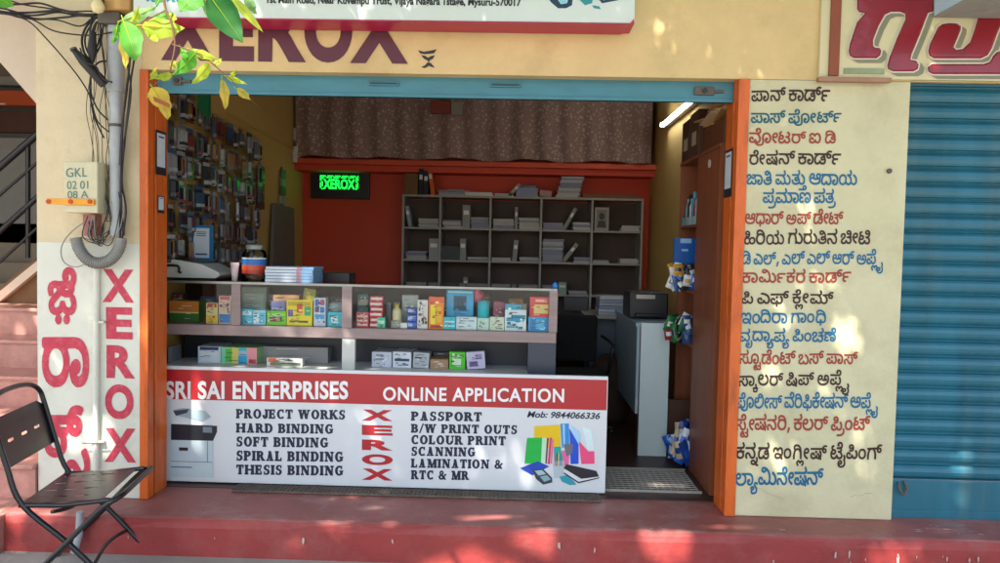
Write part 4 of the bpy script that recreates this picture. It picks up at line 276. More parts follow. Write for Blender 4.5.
  [[159,-45,-18,4,-18,9,-26,22,-6,10,-20,-6,-22,-1,-16,4,-13,8,-9,10,-7,16,0,20,5,14,10,11,10,7,10,2,20,-2,9,-4,9,-10,1,-24,-7,-6,-16,1,-3,3,0,10,-2,4,-5,2,-6,-2,-6,-6,-1,-14,3,-6,6,-6,16,-4,16,3,11,9,6,18,19,2,6,-3,4,-13,7,-10,9,-5,14,0,6,3,4,5,5,19,-5,20,-16,28,2,4,14,10,8,0,13,-16,8,-16,4,-18,0,-24,-7,-20,-11,-14,-13,-8,-20,-2,-1,-2,7,-4,20,-5,22,1,11,4,7,6,5,12,0,32,-2,10,-2,16,0,28,5,16,8,14,14,13,18,8,16,3,26,-2,12,-3,18,-11,15,-16,8,-16,6,-28,0,-16,-2,-16,-7,-18,-8,-10,-10,-9,-20,-6,-26,1,-10,4,-12,10,-4,6,-5,12,0,20,5,13,10,10,12,4,12,-1,8,-4,6,-8,1,-14,-4,-8,-7,-5,-15,-1,3,-7,8,-5,12,-1,12,6,8,11,3,12,0,22,-2,10,-5,12,-9,12,-7,5,-12,6,-14,1,-16,-3,-8,-4,-8,-8,-7,-21,0,-10,6,-42,0,-20,-2,-14,-6,-14,-13,-14,-14,-8,-24,-5],[95,71,-6,3,-6,7,-1,14,9,11,14,1,8,-4,4,-5,1,-17,-9,-9,-6,-2],[9,115,-4,2,-1,6,0,14,5,5,128,0,10,1,10,4,4,4,3,8,-3,12,-6,7,-10,3,-8,-2,-3,-2,6,-10,0,-10,-4,-6,-11,-4,-8,0,-6,2,-5,6,-4,8,0,14,3,8,13,14,17,7,24,-1,17,-8,8,-8,5,-10,3,-10,0,-16,-5,-16,-12,-13,-16,-7,-16,-2]],
  [[71,-5,-18,5,-16,9,-13,12,-9,14,-9,26,0,34,3,10,10,20,14,13,20,6,26,-1,-1,26,7,12,8,7,14,6,16,1,18,-4,14,-7,12,-11,12,-18,8,-20,5,-20,0,-42,-2,-12,-7,-18,-7,-14,-15,-16,-12,-8,-16,-7,-18,-4,-30,-1],[261,-5,-28,19,-10,11,-10,14,-9,28,0,28,3,10,7,16,11,12,8,6,12,5,16,1,12,-2,9,-4,11,-10,5,-12,0,-18,-6,-14,-9,-10,-12,-7,-18,-3,-16,2,-2,-2,4,-12,8,-12,33,-24,-1,-6,-8,-15,-4,-2],[80,23,27,-1,22,6,16,11,10,14,7,18,2,14,0,18,-9,34,-2,3,-2,0,-10,-8,-14,-6,-29,1,2,-12,0,-18,-5,-12,-12,-12,-18,-7,-16,-1,-12,2,-3,-2,6,-16,9,-11,14,-10],[42,93,15,-1,11,5,4,6,0,8,-2,4,-5,3,-10,0,-12,-7,-7,-12,2,-4],[239,93,16,-1,11,5,4,10,-5,10,-12,1,-10,-5,-9,-14,2,-4],[110,153,11,-1,8,4,4,7,-5,4,-11,2,-8,-3,-3,-7]],
  [[41,-5,-12,4,-12,8,-8,12,-5,12,0,20,3,10,8,12,12,9,12,3,18,-1,11,-5,9,-10,1,-22,-5,-7,-19,1,-2,4,-1,10,-4,4,-6,-1,-7,-5,-2,-6,1,-12,6,-8,10,-5,10,-1,16,4,10,10,5,16,19,2,6,-3,4,-13,7,-10,9,-5,12,0,10,5,4,8,3,12,-5,24,-8,16,-11,12,-18,12,-13,4,-102,0,-3,8,0,14,3,4,40,1,90,0,18,4,6,5,3,10,-3,10,-5,6,-11,4,-10,-3,0,-3,5,-8,-1,-12,-8,-7,-12,-1,-8,2,-6,8,-3,6,1,16,8,14,16,11,10,2,18,0,18,-7,10,-9,6,-11,3,-10,0,-18,-3,-10,-6,-10,-9,-8,-11,-6,0,-2,14,-16,10,-20,5,-18,0,-22,-3,-12,-8,-16,-10,-10,-12,-6,-10,-2,-22,2,-10,4,-14,11,-22,-14,-14,-3]],
  [[89,-39,-3,4,2,16,-1,16,-18,-3,-18,-1,-19,4,-11,7,-11,11,-6,18,0,20,5,12,10,12,14,7,18,1,12,-3,11,-9,4,-8,0,-18,-3,-5,-4,-3,-18,2,-2,4,0,10,-4,4,-6,0,-6,-4,-5,-14,4,-10,5,-5,18,-5,16,3,10,9,5,14,2,4,3,2,20,-1,3,-3,4,-16,9,-8,14,-4,12,5,7,11,0,20,-6,18,-13,22,4,6,16,9,6,-3,13,-18,8,-20,2,-16,0,-14,-4,-18,-13,-18,-10,-7,-12,-4,-18,-1,-18,3,0,-33,-4,-3],[73,85,-20,5,-6,5,1,6,7,11,8,3,10,-4,14,-1,8,2,5,5,-31,-1,-10,4,-9,7,-5,8,-3,12,3,13,6,9,8,7,12,5,16,1,12,-2,10,-5,8,-6,6,-8,7,-14,0,-30,-4,-10,-5,-8,-8,-7,-10,-5,-12,-2],[79,141,12,1,7,5,-1,4,-8,5,-10,1,-8,-5,0,-7]],
  [[51,-5,-12,4,-10,6,-14,16,-5,16,0,10,8,24,-13,4,-1,18,5,5,48,0,4,3,2,8,-2,4,-4,2,-50,0,-3,4,0,18,5,5,76,0,18,4,7,9,1,8,-2,8,-6,7,-14,2,-7,-3,6,-10,0,-10,-3,-4,-8,-6,-12,0,-10,6,-5,10,1,18,12,16,14,7,24,2,12,-3,12,-8,9,-10,4,-10,2,-18,-3,-14,-6,-11,-10,-9,-10,-5,-20,-5,1,-12,3,-3,40,-1,3,-4,0,-14,-3,-6,-10,-2,7,-16,0,-24,-5,-12,-10,-12,-12,-8,-16,-5,-26,-1],[207,-6,-16,9,-12,10,-19,22,-10,24,-2,14,0,16,5,20,3,8,7,10,12,10,8,4,14,4,18,-1,10,-4,11,-9,6,-12,0,-22,-5,-12,-10,-11,-10,-5,-10,-3,-26,0,-2,-1,4,-10,9,-14,33,-24,-1,-6,-9,-15,-4,-2],[66,21,11,0,14,3,8,6,5,9,0,14,-5,9,-10,7,-12,3,-14,0,-14,-6,-7,-7,-4,-12,3,-10,5,-8,9,-6],[184,93,15,-1,11,5,4,6,0,8,-2,4,-5,3,-6,1,-6,-2,-10,-6,-6,-12,1,-4]],
  [[107,-95,-16,8,-7,8,-6,12,0,24,8,18,12,10,13,5,14,1,10,-4,8,-7,5,-9,0,-12,-3,-12,14,-2,8,-13,6,-3,6,-1,9,5,2,6,-1,6,-4,6,-6,3,-21,3,-2,4,0,12,1,4,3,2,19,1,6,7,-1,12,-6,16,1,7,18,6,7,-3,8,-24,0,-22,-5,-14,9,-16,0,-20,-6,-12,-11,-9,-14,-4,-18,1,-18,9,-20,-9],[113,-71,8,-1,8,3,5,6,-1,2,-3,0,-24,-2,0,-4],[110,-39,9,0,2,4,-8,1,-3,-3],[21,-7,-4,2,-5,8,-8,24,1,22,5,12,7,8,10,7,10,4,16,0,10,-2,10,-6,9,-9,25,-36,10,-5,12,0,7,5,5,10,1,20,-6,18,-13,22,2,4,14,10,4,1,3,-1,13,-16,6,-12,7,-26,-2,-26,-5,-12,-8,-12,-8,-7,-14,-6,-22,-1,-12,3,-11,7,-10,10,-22,34,-7,5,-6,1,-9,-4,-4,-10,0,-8,12,-24,0,-4,-5,-4],[273,-5,-18,11,-13,11,-15,20,-6,12,-5,18,0,26,9,26,8,10,10,9,10,5,12,2,18,-1,11,-5,11,-10,5,-12,0,-20,-5,-12,-8,-9,-14,-8,-18,-3,-16,2,-2,-2,4,-12,9,-12,11,-10,18,-10,3,-4,0,-6,-9,-15,-4,-2],[81,75,-10,6,-5,12,4,12,11,8,-8,2,-65,0,-4,4,1,20,6,3,106,0,14,3,9,6,3,12,-2,8,-4,5,-14,5,-9,-4,5,-8,1,-10,-3,-6,-6,-5,-14,-1,-10,6,-5,8,1,20,8,12,14,10,12,3,18,0,18,-7,8,-8,6,-9,5,-19,0,-10,-4,-14,-11,-13,-14,-8,-18,-3,-34,-2,10,-10,3,-6,0,-8,-3,-6,-6,-6],[252,93,13,-1,12,4,5,11,-2,6,-3,4,-12,1,-10,-5,-9,-14,2,-4]],
  [[127,-77,-20,3,-6,3,-1,8,5,13,4,2,30,-4,20,1,18,4,14,7,8,9,5,12,0,14,-8,20,5,6,12,6,6,0,10,-18,3,-10,0,-24,-2,-10,-6,-12,-15,-15,-24,-11,-32,-5],[39,-5,-10,3,-10,7,-10,12,-5,12,0,24,3,8,10,14,12,8,10,2,20,-2,11,-6,5,-6,3,-6,0,-18,-3,-5,-4,-3,-18,2,-2,4,0,10,-4,4,-6,0,-6,-4,-5,-14,4,-10,7,-6,16,-4,18,4,8,8,6,17,6,3,19,-2,5,-16,7,-8,9,-5,10,-1,9,4,6,8,2,6,0,20,-6,16,-13,22,2,4,16,11,4,0,4,-3,11,-14,7,-16,5,-20,0,-18,-2,-12,-6,-14,-9,-10,-10,-7,-10,-4,-20,-1,-14,3,-20,14,-12,-10,-14,-5,-24,-2],[281,-5,-12,4,-10,6,-9,8,-7,12,-7,20,0,30,2,10,10,20,11,11,8,6,22,6,28,0,12,-4,12,-8,14,-19,7,-22,0,-28,-2,-10,-10,-20,-11,-11,-8,-6,-22,-6],[290,21,15,-1,16,7,8,12,5,14,0,14,-5,17,-9,11,-12,6,-15,1,-16,-7,-8,-10,-5,-16,0,-14,7,-20,8,-9],[73,85,-20,5,-6,5,1,6,7,11,8,3,10,-4,14,-1,8,2,5,5,-31,-1,-6,2,-13,9,-5,8,-3,12,3,13,6,9,8,7,12,5,16,1,12,-2,10,-5,8,-6,6,-8,7,-14,0,-30,-4,-10,-5,-8,-8,-7,-10,-5,-12,-2],[79,141,12,1,7,5,-1,4,-8,5,-10,1,-8,-5,0,-7]],
  [[195,-95,-14,6,-10,10,-28,-4,-12,0,-14,3,-13,9,-7,12,-1,22,2,6,9,11,12,6,20,1,14,-3,10,-7,12,-14,2,-1,3,1,4,12,0,10,-7,22,0,4,20,10,4,-2,6,-12,3,-10,0,-32,-5,-14,-11,-16,7,-5,14,1,3,-2,4,-18,-2,-4,-5,-2],[130,-57,13,-2,12,2,0,6,-10,10,-12,4,-9,-4,-2,-8,3,-5],[21,-7,-7,6,-7,16,-3,10,0,20,7,18,16,13,10,4,16,0,15,-5,14,-12,22,-34,9,-6,6,-2,12,2,7,6,4,10,0,20,-11,27,-8,10,-12,10,-14,7,-10,2,-79,0,-4,4,1,20,6,3,118,1,8,2,5,6,-1,12,-13,24,3,5,11,7,5,2,6,-4,10,-14,7,-14,2,-18,-5,-16,-8,-10,-15,-10,19,-28,7,-18,2,-14,-2,-24,-5,-12,-6,-10,-10,-9,-12,-5,-24,-2,-12,3,-11,7,-10,10,-22,34,-7,5,-6,1,-9,-4,-4,-10,0,-8,12,-24,0,-4,-5,-4]],
  [[41,-5,-12,5,-10,9,-6,10,-4,12,-3,18,2,28,7,18,12,18,-16,2,-4,2,0,22,6,3,126,0,12,3,6,6,1,8,-4,10,-11,18,2,4,10,7,8,2,7,-5,9,-14,7,-18,0,-18,-3,-8,-5,-8,-13,-12,10,-18,1,-16,8,-16,2,-10,0,-22,-6,-18,-15,-16,-18,-7,-26,1,-11,4,-15,11,-14,-11,-10,-4,-10,-2],[134,21,11,2,8,5,4,7,3,10,-1,4,-18,-4,-20,2,-9,4,-6,6,-4,12,0,16,4,8,9,7,18,5,1,2,-9,4,-14,3,-22,1,-14,-3,-14,-6,-10,-7,-12,-20,-3,-12,0,-24,5,-14,10,-7,14,1,9,6,11,20,20,1,4,-3,4,-12,4,-6,8,-5],[134,69,7,0,6,4,0,4,-4,2,-8,2,-5,-2,-2,-6]],
  [[165,-93,-12,10,-3,6,13,16,5,10,-3,8,-6,4,-10,-3,-8,-15,-6,-2,-16,0,-9,18,-7,3,-6,-2,-5,-7,0,-6,4,-8,13,-16,-1,-4,-11,-11,-8,1,-15,16,-7,18,-1,14,5,14,12,12,12,4,12,0,12,-3,12,-8,14,10,10,1,12,-1,9,-3,10,-8,5,-10,3,-16,-2,-12,-6,-12,-11,-12],[241,-6,-25,17,-22,24,-9,24,-3,26,3,16,6,16,6,10,12,10,8,4,14,4,18,-1,12,-5,11,-10,6,-18,-3,-18,-3,-8,-10,-10,-11,-6,-16,-3,-18,0,-3,-1,3,-10,9,-14,34,-24,-1,-4,-9,-16,-3,-3],[11,-3,-3,6,0,40,2,22,7,26,9,20,-12,24,0,22,6,14,13,12,20,6,24,0,20,-5,18,-12,16,-17,10,-18,9,-30,2,-22,2,-20,0,-62,-3,-6,-24,-1,-4,3,-1,56,-5,24,-6,14,-10,14,-12,6,-8,1,-12,-2,-10,-7,-6,-8,-8,-18,-5,-24,-1,-56,-4,-3],[218,93,15,-1,12,5,3,6,0,8,-5,6,-8,2,-14,-7,-8,-13,1,-4],[47,133,2,-1,18,9,10,1,18,-2,14,-5,-2,6,-6,7,-10,7,-10,5,-14,2,-14,-2,-7,-5,-4,-6,0,-8]],
  [[171,-17,-10,11,-34,1,-12,5,-12,10,-16,-11,-12,-4,-26,-2,-12,3,-18,10,-12,17,-3,10,0,18,7,17,16,14,10,2,14,1,14,-4,10,-9,3,-5,0,-20,-5,-7,-18,0,-3,3,0,10,-2,4,-5,2,-6,-2,-6,-6,-1,-14,3,-6,6,-6,16,-4,16,3,11,9,6,18,19,2,6,-3,4,-13,6,-9,10,-6,6,0,-1,5,-23,34,-1,6,3,4,12,8,6,1,24,-34,4,-2,1,11,-3,10,-17,32,3,5,15,11,-5,2,-40,0,-110,0,-4,2,-1,4,0,16,3,4,188,1,4,2,6,11,8,10,18,10,12,3,16,0,18,-5,7,-4,-1,-8,-10,-13,-6,0,-10,3,-10,1,-10,-3,-6,-4,2,-3,24,-5,10,-7,6,-9,3,-8,-1,-20,-6,-12,-12,-8,-10,-3,-12,0,-15,3,-11,8,-6,8,-4,8,-4,16,-20,2,-5,-2,16,-24,6,-14,2,-12,0,-28,-8,-22,6,-12,1,-5,-2,-3,-14,-10],[95,71,-6,3,-6,7,-1,14,9,11,14,1,8,-4,4,-5,1,-17,-9,-9,-6,-2],[232,97,9,-2,7,4,1,7,-7,7,-13,2,-4,-2,0,-8]],
  [[171,-107,-10,2,-14,6,-12,10,-7,10,-4,14,0,18,4,12,5,8,12,11,14,5,22,-2,13,-10,4,-8,0,-18,-5,-11,-12,-9,-24,-4,4,-5,14,-4,20,1,10,3,8,5,8,14,1,20,-5,12,-9,16,0,4,10,12,2,8,-3,10,-10,12,0,6,12,12,6,1,15,-15,6,-10,2,-8,0,-16,-7,-16,9,-28,0,-18,-2,-12,-10,-18,-17,-13,-18,-6],[154,-47,7,-1,8,2,3,5,-3,5,-6,1,-6,-2,-5,-6],[45,-5,-14,5,-12,11,-8,14,-5,16,0,24,2,12,7,16,12,16,-9,18,0,16,5,10,8,7,8,4,24,3,3,-4,2,-10,-1,-10,-4,-3,-14,-4,-3,-3,1,-6,10,-6,18,-3,8,-3,11,-10,4,-10,-1,-22,-5,-10,-7,-6,-8,-5,-12,-3,-12,-1,-16,2,-2,-1,-1,-4,5,-12,10,-9,14,-3,16,4,9,8,7,17,6,3,19,-2,7,-18,10,-9,14,-3,8,2,6,3,5,9,0,10,-7,15,-14,10,-8,2,-16,1,-5,4,1,20,4,2,16,0,10,1,7,3,2,4,-2,6,-3,2,-50,0,-3,6,1,18,4,3,38,0,14,3,10,6,3,8,0,6,-4,8,-5,5,-10,3,-8,-2,-3,-2,6,-10,0,-10,-2,-4,-9,-6,-14,0,-8,6,-5,10,0,14,4,10,11,11,10,6,10,2,16,0,12,-3,8,-4,14,-16,5,-14,0,-18,-5,-14,-9,-12,2,-8,0,-18,-9,-16,14,-18,7,-22,-3,-20,-8,-15,-12,-10,-16,-5,-30,2,-10,5,-14,11,-12,-10,-10,-5,-14,-3],[45,75,12,-1,10,4,3,3,0,6,-5,6,-10,1,-8,-4,-7,-11]],
  [[11,-3,-3,6,0,40,2,20,7,26,12,24,-16,2,-4,2,-1,20,3,4,146,1,4,3,12,18,14,10,20,5,24,-2,12,-5,3,-4,-2,-6,-8,-12,-7,-1,-14,4,-10,0,-10,-5,-2,-4,26,-6,14,-12,5,-16,0,-12,-5,-12,-8,-8,-10,-5,-10,-2,-18,1,-12,6,-10,10,-5,10,-3,16,-18,2,-6,-2,12,-22,7,-24,2,-22,0,-42,-1,-4,-4,-3,-22,0,-5,5,0,54,-2,14,-8,22,-9,14,-8,7,-14,3,-12,-3,-8,-5,-7,-8,-7,-14,-5,-16,-2,-14,-1,-56,-4,-3],[193,97,8,-2,8,4,1,8,-6,6,-13,2,-6,-2,2,-8]],
  [[289,-105,-18,6,-12,12,-3,10,0,10,9,16,-10,1,-3,3,-2,6,0,14,8,10,15,7,22,0,14,-7,7,-12,0,-10,-3,-8,-10,-10,-18,-11,-2,-5,2,-4,6,-2,18,-1,12,2,8,4,5,5,4,8,0,10,-3,6,-7,12,-12,12,-6,8,-6,14,1,16,8,12,12,7,18,1,12,-3,10,-7,7,-12,0,-8,-3,-3,-12,-2,-8,0,-6,9,-4,2,-6,-2,-2,-4,6,-10,18,-20,8,-16,3,-14,-2,-20,-9,-14,-16,-12,-26,-7],[276,-41,3,-2,6,4,3,2,-1,3,-8,0,-3,-3],[73,-5,-24,7,-18,12,-14,17,-9,20,-2,10,0,32,3,12,8,18,15,14,17,7,24,0,16,-8,8,-11,3,-10,0,-18,-4,-10,-7,-9,-8,-6,-12,-5,-18,-2,-14,2,-3,-2,9,-20,12,-12,18,-8,20,-4,24,3,20,7,14,13,7,19,0,14,-3,10,-6,12,-6,7,-10,8,-22,1,-4,2,-1,20,3,4,118,0,24,-4,13,-6,15,-12,9,-12,5,-12,5,-20,0,-28,-2,-12,-8,-18,-13,-14,-16,-8,-26,-2,-14,4,-14,10,-8,12,-3,12,1,16,7,16,9,7,12,4,12,-1,8,-5,5,-7,-1,-18,-8,-8,-14,-1,-2,-3,2,-5,6,-4,16,-2,10,5,8,12,5,20,-2,20,-9,19,-8,8,-8,5,-20,5,-44,1,-4,-2,0,-2,11,-24,0,-32,-5,-16,-12,-19,-14,-13,-20,-9,-26,-5],[42,93,15,-1,11,5,4,6,0,8,-2,4,-5,3,-10,0,-12,-7,-7,-12,2,-4]],
  [[39,-5,-14,6,-10,8,-7,10,-4,12,0,22,5,12,10,12,12,6,20,2,10,-2,12,-9,5,-9,0,-18,-3,-5,-4,-3,-18,2,-2,4,0,10,-4,4,-6,0,-6,-4,-5,-14,5,-11,8,-6,16,-3,16,4,8,8,5,16,5,4,20,-1,3,-3,5,-18,6,-5,8,-4,8,-1,8,2,7,4,5,8,5,12,2,16,-4,30,-13,32,-15,20,-9,6,-10,-13,-10,-8,-12,-4,-18,0,-10,2,-10,6,-7,7,-4,10,0,16,3,8,10,12,10,6,14,2,22,-2,14,-4,18,-9,27,-23,18,-28,10,-26,4,-24,-2,-38,7,-7,10,-8,10,-4,10,-1,15,4,9,10,5,18,-5,22,-8,16,-12,13,-20,13,-4,4,0,4,8,15,6,5,10,-4,12,-8,18,-17,14,-21,4,-10,5,-20,0,-22,-9,-26,-16,-16,-10,-5,-12,-2,-18,-1,-14,3,-26,15,-16,-12,-18,-5,-26,1,-10,4,-12,11,-16,-11,-12,-4,-24,-2],[80,153,9,-1,10,4,4,7,0,2,-4,3,-12,1,-8,-2,-3,-8]],
  [[21,-7,-7,6,-7,16,-3,10,0,22,5,12,6,8,10,8,10,4,20,1,16,-7,12,-12,21,-32,9,-6,8,-2,8,1,9,7,4,12,0,18,-2,8,-13,24,-14,14,-14,7,-10,2,-78,1,-4,0,-3,4,0,18,5,5,108,0,18,4,7,9,0,12,-2,6,-8,6,-11,1,-8,-3,4,-6,3,-6,-1,-8,-4,-6,-6,-4,-10,0,-8,2,-5,4,-4,8,0,18,6,12,13,10,14,5,18,0,16,-5,12,-10,9,-16,2,-18,-5,-18,-10,-13,-14,-9,20,-29,7,-19,2,-22,-2,-16,-5,-12,-8,-12,-16,-11,-14,-3,-22,2,-8,3,-11,9,-29,41,-6,4,-8,1,-8,-6,-3,-12,4,-14,8,-14,0,-4,-5,-4],[241,-6,-25,17,-22,24,-9,24,-3,26,3,16,6,16,6,10,12,10,8,4,14,4,18,-1,12,-5,11,-10,6,-18,-3,-18,-3,-8,-10,-10,-11,-6,-16,-3,-18,0,-3,-1,3,-10,9,-14,34,-24,-1,-4,-9,-16,-3,-3],[218,93,15,-1,12,5,3,6,0,8,-5,6,-8,2,-14,-7,-8,-13,1,-4]],
  [[67,-53,-12,6,-7,12,0,8,7,14,-1,2,-15,2,-18,8,-8,8,-6,12,-3,10,0,10,3,12,8,14,11,12,-13,-1,-5,3,-3,4,-7,20,0,10,3,8,4,9,6,7,20,10,22,2,18,-3,32,1,0,2,-7,14,1,16,8,16,16,11,14,4,20,0,17,-7,10,-8,8,-12,4,-12,0,-20,-4,-14,-10,-14,0,-14,-2,-8,-8,-16,8,-4,4,-4,7,-14,4,-12,1,-22,-5,-14,-6,-10,-10,-8,-12,-6,-18,-3,-1,-1,6,-12,-1,-14,-6,-9,-10,-5,-12,1,-10,7,-5,10,0,10,6,10,7,6,0,2,-16,11,-4,-1,-16,-10,-1,-2,8,-6,6,-12,0,-8,-4,-8,-3,-4,-6,-4,-6,-2],[54,25,11,1,8,4,5,7,3,10,3,6,9,4,14,0,6,-3,4,-7,4,-12,8,-7,10,-3,10,1,6,5,3,8,-3,10,-4,8,-3,6,1,8,-32,-1,-10,3,-18,7,-14,-13,-27,-20,-5,-5,-1,-7,1,-5,4,-3],[39,89,2,-2,4,2,13,12,2,6,-5,6,-10,1,-8,-3,-2,-6],[123,105,8,0,6,1,2,3,-2,1,-6,1,-16,-1,-1,-1,2,-2],[140,147,11,2,5,6,2,10,-5,8,-8,3,-5,-1,2,-16,-3,-10]],
  [[61,-9,-18,6,-18,11,-11,13,-8,16,-4,18,0,16,2,14,10,24,-8,4,-4,6,0,18,3,6,8,3,172,0,16,-1,18,-3,20,-9,10,-8,10,-12,9,-18,4,-18,0,-34,-2,-10,-9,-19,-12,-14,-14,-7,-12,-3,-20,-1,-12,3,-15,9,-7,8,-7,14,-3,16,-2,-1,-7,-15,-9,-12,-8,-7,-14,-8,-14,-5,-10,-1,-24,-1],[204,25,11,-1,6,2,8,6,4,9,3,12,0,16,-4,16,-5,8,-14,12,-20,5,-42,0,-2,-3,4,-7,7,-19,1,-27,2,1,10,14,16,8,8,1,10,-2,8,-4,4,-4,5,-11,-1,-10,-6,-12,-14,-6,-1,-2],[70,27,15,-2,17,4,11,8,8,14,3,10,0,12,-5,16,-10,13,-14,7,-18,2,-16,-5,-13,-11,-7,-14,-1,-24,4,-12,11,-12,8,-4]],
  [[137,-89,-4,4,-6,10,-5,18,3,16,8,14,10,7,10,3,10,1,14,-2,16,-10,23,-27,5,-3,6,1,4,4,3,8,0,8,-5,20,-11,20,-1,6,2,5,3,3,15,7,6,0,6,-4,6,-9,7,-14,6,-20,0,-32,-4,-12,-7,-10,-7,-6,-15,-6,-20,-1,-8,2,-17,9,-20,26,-7,4,-4,-2,-1,-4,1,-6,7,-14,-3,-8,-16,-7,-6,-1],[51,-9,-14,5,-12,7,-7,6,-6,10,-6,20,0,10,5,18,-7,4,-3,4,-1,18,3,6,6,3,46,0,4,3,0,2,-4,4,-44,0,-6,1,-5,7,0,18,2,4,3,3,6,2,126,0,3,3,9,14,6,6,10,7,14,4,12,2,20,-2,16,-6,4,-5,1,-4,-3,-6,-10,-14,-6,-2,-16,4,-8,0,0,-2,10,-3,10,-6,6,-5,6,-10,3,-10,0,-12,-3,-10,-4,-8,-6,-6,-12,-7,-8,-2,-14,0,-18,5,-16,12,-3,-10,-8,-6,4,-12,0,-26,-7,-14,-6,-8,-14,-10,-18,-6,-28,-2],[66,25,9,0,12,2,8,5,5,7,0,14,-3,5,-8,7,-12,3,-14,0,-10,-4,-8,-7,-2,-8,2,-12,3,-4,9,-6],[176,101,7,-2,4,2,1,4,-3,4,-12,1,0,-5],[97,103,36,-1,3,3,-1,4,-4,2,-32,-1,-3,-3]],
]
KN_LINES = [
  ([(0, 0), (1, 1241), (2, 2454), (3, 3477)], 5110),
  ([(0, 0), (4, 1241), (5, 2452), (6, 4296)], 5991),
  ([(7, 0), (8, 1846), (9, 2661), (10, 3815), (11, 4812)], 5580),
  ([(12, 0), (13, 1059), (1, 1860), (2, 3073), (3, 4096)], 5729),
  ([(14, 0), (15, 1224), (16, 2030), (17, 3186), (18, 4427), (19, 5268), (20, 6482)], 7818),
  ([(21, 0), (22, 926), (23, 2531), (24, 3585), (25, 4377)], 5133),
  ([(18, 0), (26, 841), (9, 2055), (27, 3209), (28, 4072), (29, 5366), (30, 6542)], 7670),
  ([(31, 0), (32, 796), (20, 1447), (33, 2973), (34, 3985), (15, 5000), (35, 5616), (36, 6517), (37, 7722)], 8537),
  ([(11, 0), (38, 958), (39, 1745), (40, 2836), (38, 3294), (39, 4081), (38, 5362), (39, 6149), (18, 7430), (9, 8271), (27, 9425), (41, 10288)], 11620),
  ([(2, 0), (42, 1023), (43, 2770), (44, 3344), (2, 4185), (3, 5208)], 6841),
  ([(45, 0), (38, 977), (46, 1764), (47, 3058), (48, 4103)], 5572),
  ([(49, 0), (50, 1261), (51, 2026), (52, 3316), (53, 4963)], 5728),
  ([(54, 0), (55, 917), (56, 2391), (57, 3633), (58, 4970), (59, 5767)], 6636),
  ([(60, 0), (61, 1590), (30, 2908), (62, 4226), (4, 5026), (0, 6237), (4, 7478)], 8499),
  ([(63, 0), (64, 1333), (9, 2092), (65, 3246), (28, 4043), (27, 5337), (41, 6200)], 7532),
  ([(66, 0), (67, 1436), (4, 2639), (68, 3850), (32, 4644), (69, 5295), (70, 6082), (13, 7064), (1, 7865), (27, 9078), (41, 9941)], 11273),
  ([(71, 0), (13, 1252), (35, 2053), (32, 2764), (40, 3415), (43, 3873), (64, 4447), (9, 5206), (72, 6360), (30, 7831)], 8959),
  ([(43, 0), (73, 574), (74, 1390), (49, 2348), (75, 3609), (76, 4728), (77, 6032), (57, 7030), (78, 8367)], 9327),
  ([(79, 0), (80, 1478), (81, 2658), (13, 3777), (1, 4578)], 5601),
  ([(82, 0)], 775),
  ([(83, 0)], 1100),
  ([(84, 0)], 1007),
]
